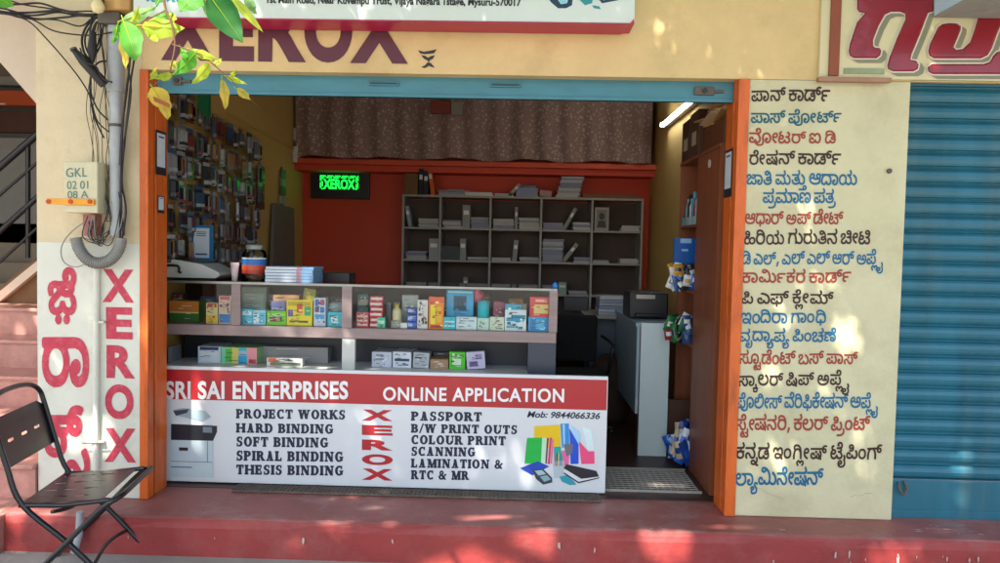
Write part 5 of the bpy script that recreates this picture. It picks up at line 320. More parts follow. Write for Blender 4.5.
SERIF = {
  'A': (720,[[15,-6,-5,7,1,20,6,4,16,1,3,7,24,114,0,10,-4,14,0,4,3,4,4,2,44,0,6,-4,3,-6,18,-78,14,-66,15,-2,5,-6,0,-18,-4,-6,-77,-1,-5,5,0,18,1,4,6,6,-1,8,-3,5,-12,1,-3,-2,-2,-10,1,-3,6,-3,3,-4,0,-18,-4,-6]]),
  'B': (640,[[1,-6,-5,5,0,18,3,6,8,3,1,3,0,116,-1,3,-6,2,-5,5,0,18,1,4,6,4,90,-1,24,-7,18,-15,7,-9,4,-10,0,-16,-4,-12,-14,-18,18,-16,10,-20,0,-16,-8,-18,-17,-16,-16,-8,-16,-4],[70,27,13,0,9,4,5,6,3,8,0,8,-4,10,-7,5,-6,3,-4,7,-8,1,-3,-2,0,-46],[69,107,6,0,13,12,2,14,-3,10,-8,5,-10,-1]]),
  'C': (680,[[75,-7,-20,7,-15,11,-18,20,-10,20,-6,26,0,18,2,16,9,24,10,15,12,13,13,10,13,6,16,4,16,0,12,-2,16,-5,6,4,16,1,6,-4,1,-4,0,-56,-5,-5,-16,-1,-7,6,-1,29,-16,-9,-14,11,-6,1,-5,-2,-10,-10,-6,-12,-4,-16,-2,-16,2,-26,8,-26,7,-10,8,-5,10,2,12,9,12,-5,1,9,5,5,17,-1,6,-8,4,-30,-1,-4,-6,-4,-14,0,-6,2,-14,-6,-12,-3]]),
  'D': (700,[[1,-6,-5,5,0,18,3,6,8,3,1,3,0,116,-1,3,-6,2,-5,5,0,18,1,4,6,4,90,-1,20,-5,20,-12,14,-14,9,-12,7,-16,5,-18,0,-30,-2,-12,-6,-16,-10,-16,-21,-20,-24,-12,-16,-3],[70,27,9,0,15,6,8,10,8,20,2,12,0,28,-4,16,-9,18,-12,9,-16,2,-3,-3,0,-114]]),
  'E': (610,[[1,-6,-5,5,0,18,3,6,8,3,1,3,0,116,-1,3,-6,2,-5,5,0,18,1,4,6,4,126,0,7,-6,0,-50,-5,-6,-14,-2,0,-56,2,-2,16,-1,5,-5,-1,-55,-6,-4],[70,27,37,1,2,27,-10,2,-4,4,-1,10,-3,2,-20,0,-3,-2,0,-40],[70,105,23,1,2,11,4,3,7,1,1,2,-2,24,-36,0,-1,-38]]),
  'F': (580,[[1,-6,-5,5,0,18,3,6,8,3,1,3,0,116,-1,3,-6,2,-5,5,0,18,1,4,6,4,126,0,6,-5,1,-7,0,-44,-5,-6,-14,-2,0,-56,-4,-4,-12,0,-6,4,-2,11,-22,1,-3,-2,0,-42,1,-3,6,-1,5,-6,-1,-21,-6,-4],[70,105,23,1,2,11,4,3,7,1,1,2,-2,24,-36,0,-1,-38]]),
  'G': (720,[[75,-7,-16,5,-16,10,-15,15,-9,14,-9,20,-4,22,2,30,5,16,7,16,17,20,10,9,14,8,22,5,20,-1,22,-6,8,5,14,0,4,-2,3,-6,0,-52,-5,-7,-16,0,-6,4,-2,28,-16,-9,-10,8,-10,4,-11,-6,-10,-18,-4,-16,-2,-16,2,-26,6,-22,9,-14,8,-5,10,2,7,7,8,16,-1,15,-12,1,-5,6,0,14,5,6,74,0,5,-6,0,-14,-5,-6,-7,-2,0,-48,-3,-6,-4,-2,-22,-1,-16,-10,-16,-5,-14,-2]]),
  'H': (800,[[1,-6,-5,5,0,18,3,6,8,3,1,3,0,116,-1,3,-6,2,-5,5,0,18,3,6,4,2,72,-1,5,-5,0,-18,-3,-6,-9,-4,0,-42,3,-2,58,0,3,4,0,38,-1,3,-6,2,-5,5,0,18,3,6,4,2,70,0,4,-2,3,-6,0,-18,-5,-5,-6,-2,-1,-3,0,-116,1,-3,6,-1,5,-6,0,-18,-3,-5,-4,-2,-72,0,-5,7,0,18,5,6,7,2,-1,43,-60,1,-3,-4,0,-38,1,-3,6,-1,5,-6,0,-18,-2,-4,-5,-3]]),
  'I': (305,[[1,-6,-5,5,0,18,3,6,8,3,1,3,0,116,-1,3,-6,2,-5,5,0,20,7,6,72,-1,5,-5,0,-18,-3,-6,-9,-4,0,-118,1,-3,6,-1,4,-4,1,-22,-7,-5]]),
  'J': (480,[[47,-9,-18,9,-14,16,-11,21,0,26,1,4,6,4,36,-1,5,-5,1,-16,6,-8,1,104,-1,3,-8,2,-5,5,0,18,1,4,6,4,72,-1,5,-5,0,-18,-3,-6,-9,-4,0,-108,-6,-20,-13,-16,-16,-10,-14,-4],[61,25,2,-1,3,5,-5,6,-2,4,-1,-6]]),
  'K': (720,[[1,-6,-5,5,0,18,3,6,8,3,1,3,0,116,-1,3,-6,2,-5,5,0,18,1,4,6,4,70,0,4,-2,3,-4,0,-18,-3,-6,-9,-4,1,-27,36,40,1,15,5,5,12,1,10,6,10,-6,26,-1,5,-7,0,-18,-3,-4,-4,-2,-26,0,-7,-6,-30,-36,6,-2,5,-5,50,-73,20,-2,6,-4,1,-20,-2,-4,-5,-3,-72,0,-5,5,-1,16,-36,53,-2,0,-1,-3,0,-36,1,-3,6,-1,5,-6,0,-18,-2,-4,-5,-3]]),
  'L': (590,[[1,-6,-5,5,0,18,3,6,8,3,1,3,0,116,-1,3,-6,2,-5,5,1,21,6,5,70,0,4,-2,3,-4,0,-18,-3,-6,-9,-4,0,-44,1,-75,37,-1,2,2,1,28,6,4,20,-1,5,-7,0,-54,-7,-5]]),
  'M': (920,[[13,-6,-5,7,0,18,5,6,10,0,3,4,0,116,-2,4,-17,1,-5,5,0,20,5,5,70,1,4,-2,5,-6,35,-101,33,93,0,10,5,5,72,1,6,-4,1,-4,0,-18,-5,-5,-10,-1,-3,-2,0,-32,0,-86,1,-3,8,-3,3,-6,0,-18,-5,-5,-72,0,-6,4,0,23,4,4,8,1,1,3,-1,50,-21,-58,0,-6,4,-12,-1,-5,-6,-4,-46,0,-6,7,-28,78,-1,-52,15,-2,4,-4,1,-22,-7,-5]]),
  'N': (800,[[13,-6,-5,7,0,18,5,6,10,0,3,4,0,116,-2,4,-15,0,-6,5,-1,19,1,4,6,4,68,0,4,-2,7,-8,55,-93,1,69,-3,2,-12,1,-4,4,-1,21,7,6,54,0,6,-1,5,-5,0,-18,-5,-7,-12,-1,-3,-4,0,-124,10,-18,-2,-6,-5,-3,-52,1,-4,4,-64,107,-1,-77,1,-3,12,-1,4,-4,1,-22,-7,-5]]),
  'O': (740,[[75,-7,-18,7,-14,9,-14,14,-9,12,-10,22,-2,10,-2,26,2,16,6,20,7,12,10,14,14,13,15,9,15,5,14,2,18,-1,16,-5,18,-11,14,-14,9,-12,10,-20,4,-18,0,-32,-6,-22,-8,-16,-9,-12,-14,-13,-20,-12,-14,-4],[86,27,11,-1,6,3,6,7,9,19,4,18,0,30,-5,18,-9,20,-11,8,-10,-1,-11,-9,-10,-22,-4,-22,0,-14,6,-30,10,-18]]),
  'P': (620,[[1,-6,-5,5,0,18,3,6,8,3,1,3,0,116,-1,3,-6,2,-5,5,0,18,1,4,6,4,88,-1,20,-5,17,-10,11,-12,9,-16,0,-24,-10,-18,-19,-16,-20,-8,-28,-2,-3,-2,0,-38,1,-3,6,-1,5,-6,-1,-21,-6,-4],[69,103,6,-1,8,2,6,7,3,8,0,12,-5,11,-10,6,-8,-1]]),
  'R': (700,[[1,-6,-5,7,0,18,5,6,6,1,1,3,0,118,-9,4,-3,6,0,18,5,5,90,0,18,-4,16,-10,12,-13,7,-16,0,-22,-6,-12,-12,-14,7,-15,24,-47,18,-2,6,-4,1,-20,-5,-7,-63,1,-4,4,-34,70,-5,5,-3,-3,0,-42,1,-3,6,-1,5,-6,0,-18,-2,-4,-5,-3],[70,107,12,2,6,10,0,16,-5,10,-6,3,-8,-1,-1,-36]]),
  'S': (580,[[57,-7,-14,4,-8,-3,-16,0,-6,4,-1,55,7,6,16,0,6,-4,2,-41,16,13,6,1,8,-3,6,3,7,15,0,16,-5,9,-32,9,-10,5,-20,17,-3,4,-4,30,4,16,5,8,18,18,20,9,28,-1,16,-6,6,4,14,0,6,-4,1,-4,0,-48,-7,-6,-14,0,-6,4,-2,41,-18,-16,-10,3,-5,-2,-6,-16,0,-8,3,-10,2,-4,6,-2,22,-4,13,-6,9,-7,9,-9,7,-12,5,-16,0,-10,-2,-10,-7,-14,-21,-20,-13,-6,-10,-3]]),
  'T': (660,[[45,-6,-5,7,0,18,5,6,8,1,1,3,0,116,-3,3,-16,-1,-2,-29,-6,-4,-18,0,-5,7,0,54,7,6,106,0,36,0,6,-4,1,-4,0,-52,-5,-7,-16,0,-6,4,-2,29,-16,1,-3,-3,0,-116,1,-3,6,-1,4,-4,1,-22,-7,-5]]),
  'U': (760,[[75,-7,-16,5,-16,11,-12,12,-11,18,-4,18,0,90,-7,3,-5,5,0,18,1,4,6,4,70,0,6,-4,1,-4,0,-18,-5,-5,-6,-1,-3,-2,0,-98,6,-16,5,-5,6,-3,6,0,6,3,7,11,4,10,0,12,5,6,4,2,16,0,3,2,0,76,-3,2,-12,1,-4,4,-1,19,1,4,6,4,54,0,7,-6,-1,-21,-4,-4,-12,-1,-3,-2,0,-100,-4,-12,-9,-13,-14,-15,-10,-6,-14,-6,-14,-3]]),
  'W': (1040,[[55,-6,-5,5,-34,146,-5,4,-10,1,-5,5,0,18,3,6,4,2,70,0,4,-2,3,-4,0,-18,-6,-12,11,-42,3,4,8,36,0,6,-6,8,0,18,5,5,72,1,4,-2,3,-6,-2,-28,13,-47,3,3,8,38,2,8,-7,6,-1,4,0,18,5,5,56,1,6,-4,1,-4,0,-18,-3,-4,-4,-2,-14,0,-5,-2,-28,-116,0,-10,5,-20,-2,-4,-6,-3,-44,0,-6,4,-28,107,-3,-2,-16,-70,0,-12,4,-12,0,-10,-7,-5]]),
  '&': (780,[[57,-7,-18,5,-12,7,-16,18,-7,16,0,16,5,14,12,15,17,13,-10,14,-4,12,0,18,5,14,14,17,16,9,24,2,8,-2,12,-6,16,-16,7,-18,0,-16,-3,-10,-14,-22,4,-7,12,-12,15,19,0,14,5,6,40,0,6,-4,0,-18,-4,-4,-12,-2,-27,-38,37,-43,1,-5,-7,-5,-40,0,-16,14,-16,-9,-18,-6,-14,-2],[70,25,9,1,6,4,4,7,2,8,-19,22,-3,3,-8,-4,-7,-15,0,-10,4,-8,5,-5],[75,115,7,4,4,10,0,10,-4,8,-5,3,-8,-2,-5,-11,0,-10,2,-6,4,-4]]),
  '/': (420,[[23,-19,-17,6,-5,5,-1,5,71,184,4,10,6,4,20,-8,3,-4,0,-8,-72,-188]]),
}
CROWN_CLUMPS, CROWN_LEAVES, SUN_E, SKY_E, EXPO = 330, 520, 5.0, .14, 1.5
# ------------------------------------------------------------------ palette
def glassmat(name, tint=(1,1,1,1), refl=.06):
    m = bpy.data.materials.new(name); m.use_nodes = True; nt = m.node_tree; nt.nodes.clear()
    N = nt.nodes.new; L = nt.links.new
    o = N('ShaderNodeOutputMaterial'); t = N('ShaderNodeBsdfTransparent'); t.inputs[0].default_value = tint
    g = N('ShaderNodeBsdfGlossy'); g.inputs['Roughness'].default_value = .03; fr = N('ShaderNodeFresnel'); fr.inputs[0].default_value = 1.32
    mx = N('ShaderNodeMixShader'); L(fr.outputs[0], mx.inputs[0]); L(t.outputs[0], mx.inputs[1]); L(g.outputs[0], mx.inputs[2]); L(mx.outputs[0], o.inputs[0])
    return m
M_glass = glassmat('clear_glass', (.98,.99,.985,1)); M_jar = glassmat('jar_plastic', (.8,.86,.86,1))
M_tan = mat('tan_wall_paint', '#dcc08a', .85, .10, 3, .25, 45, dirt='#8f7444', dscale=1.6, damt=.35)
M_pil = mat('buff_pillar_paint', '#dccaa6', .85, .08, 3, .25, 45, dirt='#94805c', dscale=2.2, damt=.35)
M_pan = mat('pale_cream_wall_paint', '#cfc9a4', .85, .09, 2.5, .3, 40, dirt='#a79c78', dscale=2.2, damt=.5)
M_white = mat('white_lettering_ground', '#dddccd', .8, .05, 5, .15, 60, dirt='#a39c86', dscale=4, damt=.35)
M_org = mat('orange_frame_paint', '#d9641d', .45, .10, 5, .08, 30, dirt='#6b2f12', dscale=4, damt=.6, stretch=(3,3,.7))
M_blue = mat('blue_shutter_paint', '#43808f', .5, .08, 4, .05, 30, dirt='#2e5f70', dscale=3, damt=.4, stretch=(1,1,4))
M_sh = mat('deep_blue_shutter_paint', '#23677b', .4, .22, 1.6, .05, 30, dirt='#5b6d6a', dscale=2.6, damt=.4, stretch=(3.5,1,.35))
M_red = mat('oxide_red_cement', '#973634', .55, .2, 3, .3, 25, dirt='#a0645c', dscale=4, damt=.45)
M_redtop = mat('worn_red_cement_top', '#9c5c56', .5, .2, 4, .25, 30, dirt='#a98f8a', dscale=3.5, damt=.75)
M_step = mat('pink_stair_stone', '#bf8a7e', .35, .18, 14, .1, 60, dirt='#8d5a50', dscale=4, damt=.4)
M_conc = mat('grey_concrete', '#a29d94', .9, .2, 2, .4, 30, dirt='#6f6a62', dscale=.8, damt=.5)
M_road = mat('asphalt', '#4b4a49', .9, .2, 5, .4, 60)
M_int = mat('interior_buff_wall', '#c7a35b', .8, .08, 2, .15, 30)
M_ired = mat('interior_red_wall', '#d0421e', .6, .08, 2, .1, 30)
M_iorg = mat('loft_edge_orange', '#cf4a20', .6, .08, 3)
M_ceil = mat('ceiling_white', '#8a8270', .8, .05)
M_floor = mat('interior_floor', '#45302c', .45, .2, 4, .1, 30, dirt='#3b2b28', dscale=3, damt=.6)
M_laminate = mat('mauve_wood_laminate', '#93807f', .35, .16, 12, 0, dirt='#7d6264', dscale=9, damt=.5, stretch=(.3,1,3))
M_navy = mat('dark_navy_board', '#262c38', .4, .1)
M_brown = mat('brown_wood_laminate', '#85492c', .42, .2, 6, 0, dirt='#54280f', dscale=5, damt=.5, stretch=(3,3,.4))
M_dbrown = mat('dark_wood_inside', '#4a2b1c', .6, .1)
M_cub = mat('grey_white_shelf_laminate', '#959086', .5, .06)
M_cubback = mat('shelf_back_brown', '#4d382d', .6, .08)
M_pipe = mat('grey_pvc', '#a9acae', .45, .1, 8, dirt='#77746c', dscale=6, damt=.5)
M_dpipe = mat('dark_pipe_bracket', '#5a5248', .6, .15)
M_cable = mat('black_cable', '#1d1a19', .5, .1)
M_gcable = mat('grey_flex', '#8d8b86', .5, .12)
M_black = mat('black_painted_steel', '#17171a', .3, .1, spec=.6, bump=.05, bscale=120)
M_rail = mat('black_rail_paint', '#1b1f24', .35, .1)
M_maroon = mat('maroon_letter_paint', '#5b2434', .5, .12, 20)
M_let = mat('red_letter_paint', '#c5354c', .6, .14, 25, dirt='#dd8a90', dscale=30, damt=.45)
M_tb = mat('brown_letter_paint', '#3a1f19', .6, .15, 25)
M_tt = mat('teal_letter_paint', '#065c70', .6, .15, 25)
M_tr = mat('brick_red_letter_paint', '#993a2e', .6, .15, 25)
M_tl = mat('blue_letter_paint', '#04648c', .6, .15, 25)
M_ban = mat('banner_vinyl_white', '#d9dde0', .35, .03, 3)
M_banr = mat('banner_vinyl_red', '#b2242c', .32, .05, 3)
M_ink = mat('banner_navy_ink', '#16213f', .4, .04)
M_inkr = mat('banner_red_ink', '#b21f2b', .4, .04)
M_wink = mat('banner_white_ink', '#eeeeee', .4, .02)
M_mag = mat('magenta_board_edge', '#b81d4c', .4, .06, 3)
M_bdw = mat('board_face_pale', '#d3ddd6', .4, .04, 3)
M_steel = mat('worn_steel', '#8f918f', .35, .15, metal=.8)
M_dk = mat('dark_plastic', '#1a1b1e', .4, .1)
M_offw = mat('off_white_plastic', '#cfd0ca', .4, .06)
M_desk = mat('pale_blue_desk_laminate', '#c3d6d8', .45, .05)
M_deskb = mat('blue_grey_desk_laminate', '#8ba0ac', .45, .05)
M_card = mat('kraft_cardboard', '#a5794e', .8, .1)
M_paper = mat('paper_stack_edges', '#b3b0aa', .8, .15, 3, stretch=(1,1,60))
M_paperg = mat('grey_paper_edges', '#93939f', .8, .18, 3, stretch=(1,1,60))

# ------------------------------------------------------------------ ground
g = MB().add([(-300,-300,0),(300,-300,0),(300,300,0),(-300,300,0)], [(0,1,2,3)], M_conc).build('ground'); struct(g)
g = MB().add([(-300,-16,.004),(300,-16,.004),(300,-8.5,.004),(-300,-8.5,.004)], [(0,1,2,3)], M_road).build('road'); struct(g)

# ------------------------------------------------------------------ the shop building
FZ = .2                                     # shop floor height
XL0, XL1, XR0, XR1 = -2.665, -2.08, 1.225, 2.08
XLI, XRI = -2.035, 1.165                    # inner faces of the orange frame
ZB = 2.583                                  # underside of the lintel wall
WL, WR, YB = -2.28, 1.36, 3.8
shop = thing('shop_building', 'copy shop with an open roller shutter, cream walls and a red front step', 'building', (0,0,0))
MB().box(XL1,0,ZB,5.2,.25,4.4,M_tan).box(XL0,0,3.302,XL1-.001,.25,4.4,M_tan).build('front_wall', shop)
pil = MB().box(XL0,-.001,FZ+.001,XL1,.213,3.3,M_pil,.006).build('pillar', shop)
zw = at(90,243,0).z
wp = MB().box(XL0+.004,-.0045,FZ+.004,XL1-.004,-.0015,zw,M_white).build('white_painted_panel', pil)
pan = MB().box(XR0,-.001,FZ+.001,XR1,.22,ZB-.001,M_pan,.006).build('side_panel_wall', shop, 'pale cream wall panel covered in painted service lines')
MB().box(3.75,-.001,FZ+.001,5.2,.22,ZB-.001,M_pan).build('end_wall', shop)
MB().box(XL0,.216,FZ,WL,YB+.15,3.3,M_int).build('side_wall', shop)
MB().box(WR,.222,FZ,WR+.2,YB+.15,3.3,M_int).build('side_wall', shop)
MB().box(WL-.02,YB,FZ-.02,WR+.02,YB+.14,3.31,M_ired).build('back_wall', shop, 'red painted back wall')
MB().box(-6.5,.252,3.302,5.2,4.6,3.45,M_ceil).build('ceiling', shop)  # extended past the shop to keep sky light off the stairwell
MB().box(WL+.001,.22,FZ-.05,WR-.001,YB-.001,FZ+.004,M_floor).build('floor', shop)
MB().box(WL+.002,3.42,2.46,WR-.002,YB-.002,2.51,M_iorg).box(WL+.002,3.5,2.40,WR-.002,YB-.002,2.459,M_ired).build('loft_slab', shop, 'orange edged loft slab across the back')
# plinth: rounded worn edge, slightly uneven
pl = MB(); x0 = -2.70; n = 60; prof = []
YF = -.27
prof = [(YF-.012, 0), (YF-.006, .15), (YF, .178), (YF+.008, .192), (YF+.025, FZ), (.24, FZ)]
vs = []; xs = [x0+(5.6-x0)*i/n for i in range(n+1)]
for i, x in enumerate(xs):
    for j, (y, z) in enumerate(prof):
        w = .004*math.sin(x*5.1+j)+random.uniform(-.0025,.0025) if 0 < j < 5 else 0
        vs.append((x, y+w, z+(w*.6 if j in (2,3) else 0)))
k = len(prof)
pl.add(vs, [(i*k+j, (i+1)*k+j, (i+1)*k+j+1, i*k+j+1) for i in range(n) for j in range(3)], M_red)
pl.add(vs, [(i*k+j, (i+1)*k+j, (i+1)*k+j+1, i*k+j+1) for i in range(n) for j in range(3,5)], M_redtop)
pl.add([vs[j] for j in range(k)]+[(x0,.24,0)], [list(range(k))+[k]], M_red)
plo = pl.build('front_step', shop, 'worn oxide red cement step')
ch = MB()                                   # chips of bare cement on the step edge
M_chip = mat('bare_cement', '#b9aba2', .9, .15)
for i in range(56):
    x = random.choice([random.gauss(2.35,.22), random.uniform(1.3,3.2), random.uniform(-2.4,3.2)]); y = random.choice([random.uniform(-.24,-.02), YF-.0145])
    r = random.uniform(.004,.016)
    P = []
    for a in range(7):
        t = a/7*2*math.pi; rr = r*random.uniform(.5,1.1); P.append((rr*1.6*math.cos(t), rr*.8*math.sin(t)))
    if y < YF: z = random.uniform(.06,.13); ch.add([(x+a*.35, y, z+b*2.2) for a, b in P], [list(range(7))], M_chip)
    else: ch.add([(x+a, y+b*.8, FZ+.003) for a, b in P], [list(range(7))], M_chip)
tag(ch.build('cement_chips', plo), None, None, None, 'stuff')
# hairline cracks at the foot of the panel
mb = MB(); M_crk = mat('hairline_crack','#7d7458',.9,.1); rc = random.Random(8)
for x, z, n_, dx, dz in ((1.32,.36,6,.03,-.01),(1.85,.32,5,.03,.006)):
    P_ = [Vector((x,-.0022,z))]
    for k in range(n_): P_.append(P_[-1]+Vector((dx+rc.uniform(-.012,.012),0,dz+rc.uniform(-.012,.012))))
    mb.tube(P_,.0007,M_crk,4)
mb.build('hairline_crack', pan)
a_ = at(889,171,-.003); MB().tube([(a_.x,-.003,a_.z),(a_.x,-.012,a_.z)],.014,M_dpipe,8).build('wall_plug', pan)
# orange door frames
def jamb(x_in, x_out, label, sgn):
    m = MB()
    m.box(x_in, -.014, FZ+.002, x_out, .055, ZB-.002, M_org, .003)
    m.box(x_in+sgn*.0, .075, FZ+.002, x_out, .213, ZB-.002, M_org, .003)
    m.box(x_in+sgn*.012, .055, FZ+.002, x_out, .075, ZB-.004, M_dk)
    return m.build('door_frame', shop, label)
jamb(XLI, XL1-.002, 'orange steel frame left of the opening', -1); jamb(XRI, XR0-.002, 'orange steel frame right of the opening', 1)
# rolled up blue shutter: bottom rail seen across the top of the opening
zb = at(400,97.5,.09).z
m = MB().box(XLI+.004,.08,zb,XRI-.004,.10,ZB+.06,M_blue)
m.box(XLI+.004,.073,zb,XRI-.004,.107,zb+.02,M_blue,.002)
m.tube([(XLI+.01,.28,ZB+.2),(XRI-.01,.28,ZB+.2)],.13,M_blue,24)
rs = m.build('rolled_up_shutter', shop, 'blue roller shutter rolled up above the opening')
for a, b, y in ((369,399,83.5),(490,521,85)):
    A = at(a,y,.078); B = at(b,y,.078)
    MB().box(A.x,.064,A.z-.011,B.x,.079,A.z+.011,M_blue,.003).box(A.x+.008,.061,A.z-.004,B.x-.008,.0645,A.z+.004,M_dk).build('handle', rs)
for px, py, w in ((704,91,20),(178,81,9)):
    A = at(px-w/2,py,.078); B = at(px+w/2,py,.078)
    mm = MB().box(A.x,.06,A.z-.022,B.x,.079,A.z+.022,M_dpipe,.004).box(B.x,.065,A.z-.008,B.x+.05,.079,A.z+.006,M_dpipe)
    mm.tube([((A.x+B.x)/2,.05,A.z),((A.x+B.x)/2,.062,A.z)],.014,M_dk,10).build('lock', rs)
# closed shutter of the shop next door
m = MB(); zt = ZB-.002; z = .42; X0, X1 = XR1+.002, 3.748; p = .0855
prof = [(.05,z)]
while z < zt-.02:
    for t, d in ((.08,.018),(.13,.016),(.16,-.008),(.3,-.014),(.5,-.018),(.72,-.014),(.86,-.004),(.94,.012)): prof.append((.05+d, min(z+t*p, zt)))
    z += p
vs = [(x,y,zz) for y, zz in prof for x in (X0,X1)]
m.add(vs, [(2*i,2*i+1,2*i+3,2*i+2) for i in range(len(prof)-1)], M_sh, False)
m.box(X0,.04,FZ+.006,X1,.062,.415,M_sh,.004).box(X0,.032,FZ+.006,X1,.04,FZ+.05,M_sh,.003)
ns = m.build('closed_shutter', shop, 'closed deep blue ribbed roller shutter next door')
A = at(898,488,.03)
MB().tube([A+Vector((0,-.0,.03)),A+Vector((.0,-.02,.0)),A+Vector((.02,-.02,-.03)),A+Vector((.045,-.01,0)),A+Vector((.03,0,.04))],.007,M_dpipe,8,smooth_path=4).build('lock_hasp', ns)

# ---- painted writing on the walls
def place_line(idx, px0, px1, ytop, ybot, Y, mt, parent, label, jit=1, name='painted_line', hgt=585, tilt=0):
    """one line of hand painted Kannada; base letters stand between ytop and ybot (px)"""
    row, w = KN_LINES[idx]
    sets = [(k, x, unpack(KN_GLYPHS[k])) for k, x in row]
    xs = [p[0]+x for k, x, ps in sets for c in ps for p in c]; a, b = min(xs), max(xs)
    A = at(px0, ybot, Y); B = at(px1, ybot+tilt, Y); T = at(px0, ytop, Y)
    sz = (T.z-A.z)/hgt; sx = (B.x-A.x)/(b-a); mb = MB()
    for n_, (k, x, ps) in enumerate(sets):
        r = random.uniform(-.03,.03)*jit; s = 1+random.uniform(-.05,.05)*jit; dy = random.uniform(-22,22)*jit; yy = Y-(n_ % 2)*.0004
        cx = sum(p[0] for p in ps[0])/len(ps[0])
        def fn(u, v):
            du = (u-cx)*s; vv = v*s; U = cx+du*math.cos(r)-vv*math.sin(r)*.6+x-a; V = vv*math.cos(r)+du*math.sin(r)+dy
            f = U/(b-a); return (A.x+U*sx, yy, A.z+(B.z-A.z)*f+V*sz)
        mb.sheet(ps, fn, mt)
    return mb.build(name, parent, label, recalc=False)
rows = [(751,829,89.5,101,M_tb),(751,842,112.5,122.5,M_tt),(749,836,132.5,143,M_tr),(749,840,153,164,M_tb),(746,857,173.5,184.5,M_tl),
 (763,836,192,202.5,M_tl),(745,843,213.5,224,M_tr),(744,870,233,244,M_tb),(742,883,253.5,264,M_tl),(742,851,272,282.5,M_tr),
 (741,834,293,303.5,M_tb),(741,826,312.5,323,M_tl),(739,836,331.5,341.5,M_tl),(739,858,353.5,364,M_tr),(738,849.5,374.5,385.5,M_tb),
 (736,878,397,408,M_tl),(736,870,418.5,430,M_tr),(736,882,447,459,M_tb),(735,823,472,485,M_tl)]
cn = {id(M_tb):'brown',id(M_tt):'teal',id(M_tr):'brick red',id(M_tl):'blue'}
for i, (a, b, t, u, mt) in enumerate(rows):
    place_line(i, a, b, t, u, -.0035, mt, pan, cn[id(mt)]+' hand painted line of writing')
place_line(19, 47.5, 76.5, 281, 313, -.007, M_let, wp, None, 0, 'painted_letter', 585)
place_line(20, 42, 89, 337, 384, -.007, M_let, wp, None, 0, 'painted_letter', 585)
place_line(21, 43, 90, 415, 455, -.007, M_let, wp, None, 0, 'painted_letter', 585)
for ch_, x0_, x1_, t, u in (('X',102.5,134,269,302),('E',106,132.5,307,339),('R',106.5,135,345,378),('O',105,133.5,384,419),('X',104.5,136,428,462)):
    mb = MB(); vs, fs = latin(ch_, .045); A = at(x0_,u,-.007); B = at(x1_,u,-.007); T = at(x0_,t,-.007)
    mb.add([(x,-.007,z) for x, z in fit(vs, A.x, B.x, A.z, T.z)], fs, M_let); mb.build('painted_letter', wp, recalc=False)
fwall = [o for o in shop.children if o.name.startswith('front_wall')][0]
mb = MB(); zz0 = at(168,60,-.003).z; zz1 = zz0+.34
for ch_, a, b in (('X',161,214),('E',219,254),('R',258,306),('O',304,352),('X',350,408)):
    vs, fs = latin(ch_, .05); A = at(a,60,-.003); B = at(b,60,-.003)
    mb.add([(x,-.003,z) for x, z in fit(vs, A.x, B.x, zz0, zz1)], fs, M_maroon)
mb.build('painted_word', fwall, 'large maroon painted word half hidden by the board', recalc=False)
# small black ornament after the word
def pxpoly(mb, pts, Y, mt):
    P = [at(x,y,Y) for x, y in pts]; tr = tessellate_polygon([P]); mb.add(P, [list(t) for t in tr], mt)
mb = MB(); O = lambda pts: pxpoly(mb, pts, -.003, M_dk)
O([(418,50),(424,51.5),(430,50.5),(437,49),(434,53),(430,53.6),(424,54),(420,53)])
O([(421,55),(425,55.5),(428,57.5),(431,55.8),(435,55),(433,58.5),(430,60),(429,62),(427.5,60.5),(424,58.5)])
O([(428,61.8),(431,63),(435,67.5),(431,66.6),(429,65.5),(425,68),(421,67),(425,65)])
mb.build('painted_ornament', fwall, recalc=False)

# ------------------------------------------------------------------ sign boards
# top board
Yb0 = -.20
A = at(133,32,Yb0); B = at(634,33,Yb0); zlo = at(634,32.5,-.06).z; zr = at(634,23,Yb0).z
bd = thing('sign_board', 'long white shop board with magenta lower edge above the painted word', 'sign', (0,0,zlo), None)
m = MB(); r = .04
P = [(B.x-.0, zr-.002), (B.x-.004, zlo+.03), (B.x-.02, zlo+.008), (B.x-.05, zlo), (A.x, zlo), (A.x, zr-.002)]
m.prism([(x, Yb0, z) for x, z in P], (0,.18,0), M_mag).build('magenta_edge', bd)
fc = MB().box(A.x,Yb0+.004,zr,B.x,-.02,3.55,M_bdw).build('face_panel', bd)
mb = MB(); write(mb, '1st Main Road, Near Kuvempu Trust, Vijaya Nagara 1stage, Mysuru-570017', (267,2.5), (521,5.5), -4.5, Yb0+.002, M_dk, .035); mb.build('lettering', bd, recalc=False)
mb = MB(); Y = Yb0+.002; M_teal = pr('#2a8f9a'); M_lb = pr('#7fd0e0'); M_dkb = pr('#123a55')
pxpoly(mb, [(547,-4),(556,-3),(561,4),(567,3),(569,-4),(573,-4),(572,5),(566,8),(558,8),(551,2)], Y, M_dkb)
pxpoly(mb, [(557,-3),(567,-3),(566,2.5),(562,3)], Y-.001, M_lb)
pxpoly(mb, [(578,-6),(594,-6),(592,3),(585,5),(580,0)], Y, M_teal)
pxpoly(mb, [(592,5),(599,6),(601,9),(594,8)], Y, M_teal)
pxpoly(mb, [(596,-4),(602,3),(618,0),(622,-4),(618,-5),(604,0)], Y, M_dkb)
mb.build('printed_picture', bd, recalc=False); mb = MB()
for k in range(9): pxpoly(mb, [(146+k*5,-3+(k % 3)),(149+k*5,-4),(150+k*5,0+(k % 2)*2),(146.5+k*5,1.5)], Y, M_teal)
mb.build('printed_picture', bd, recalc=False)

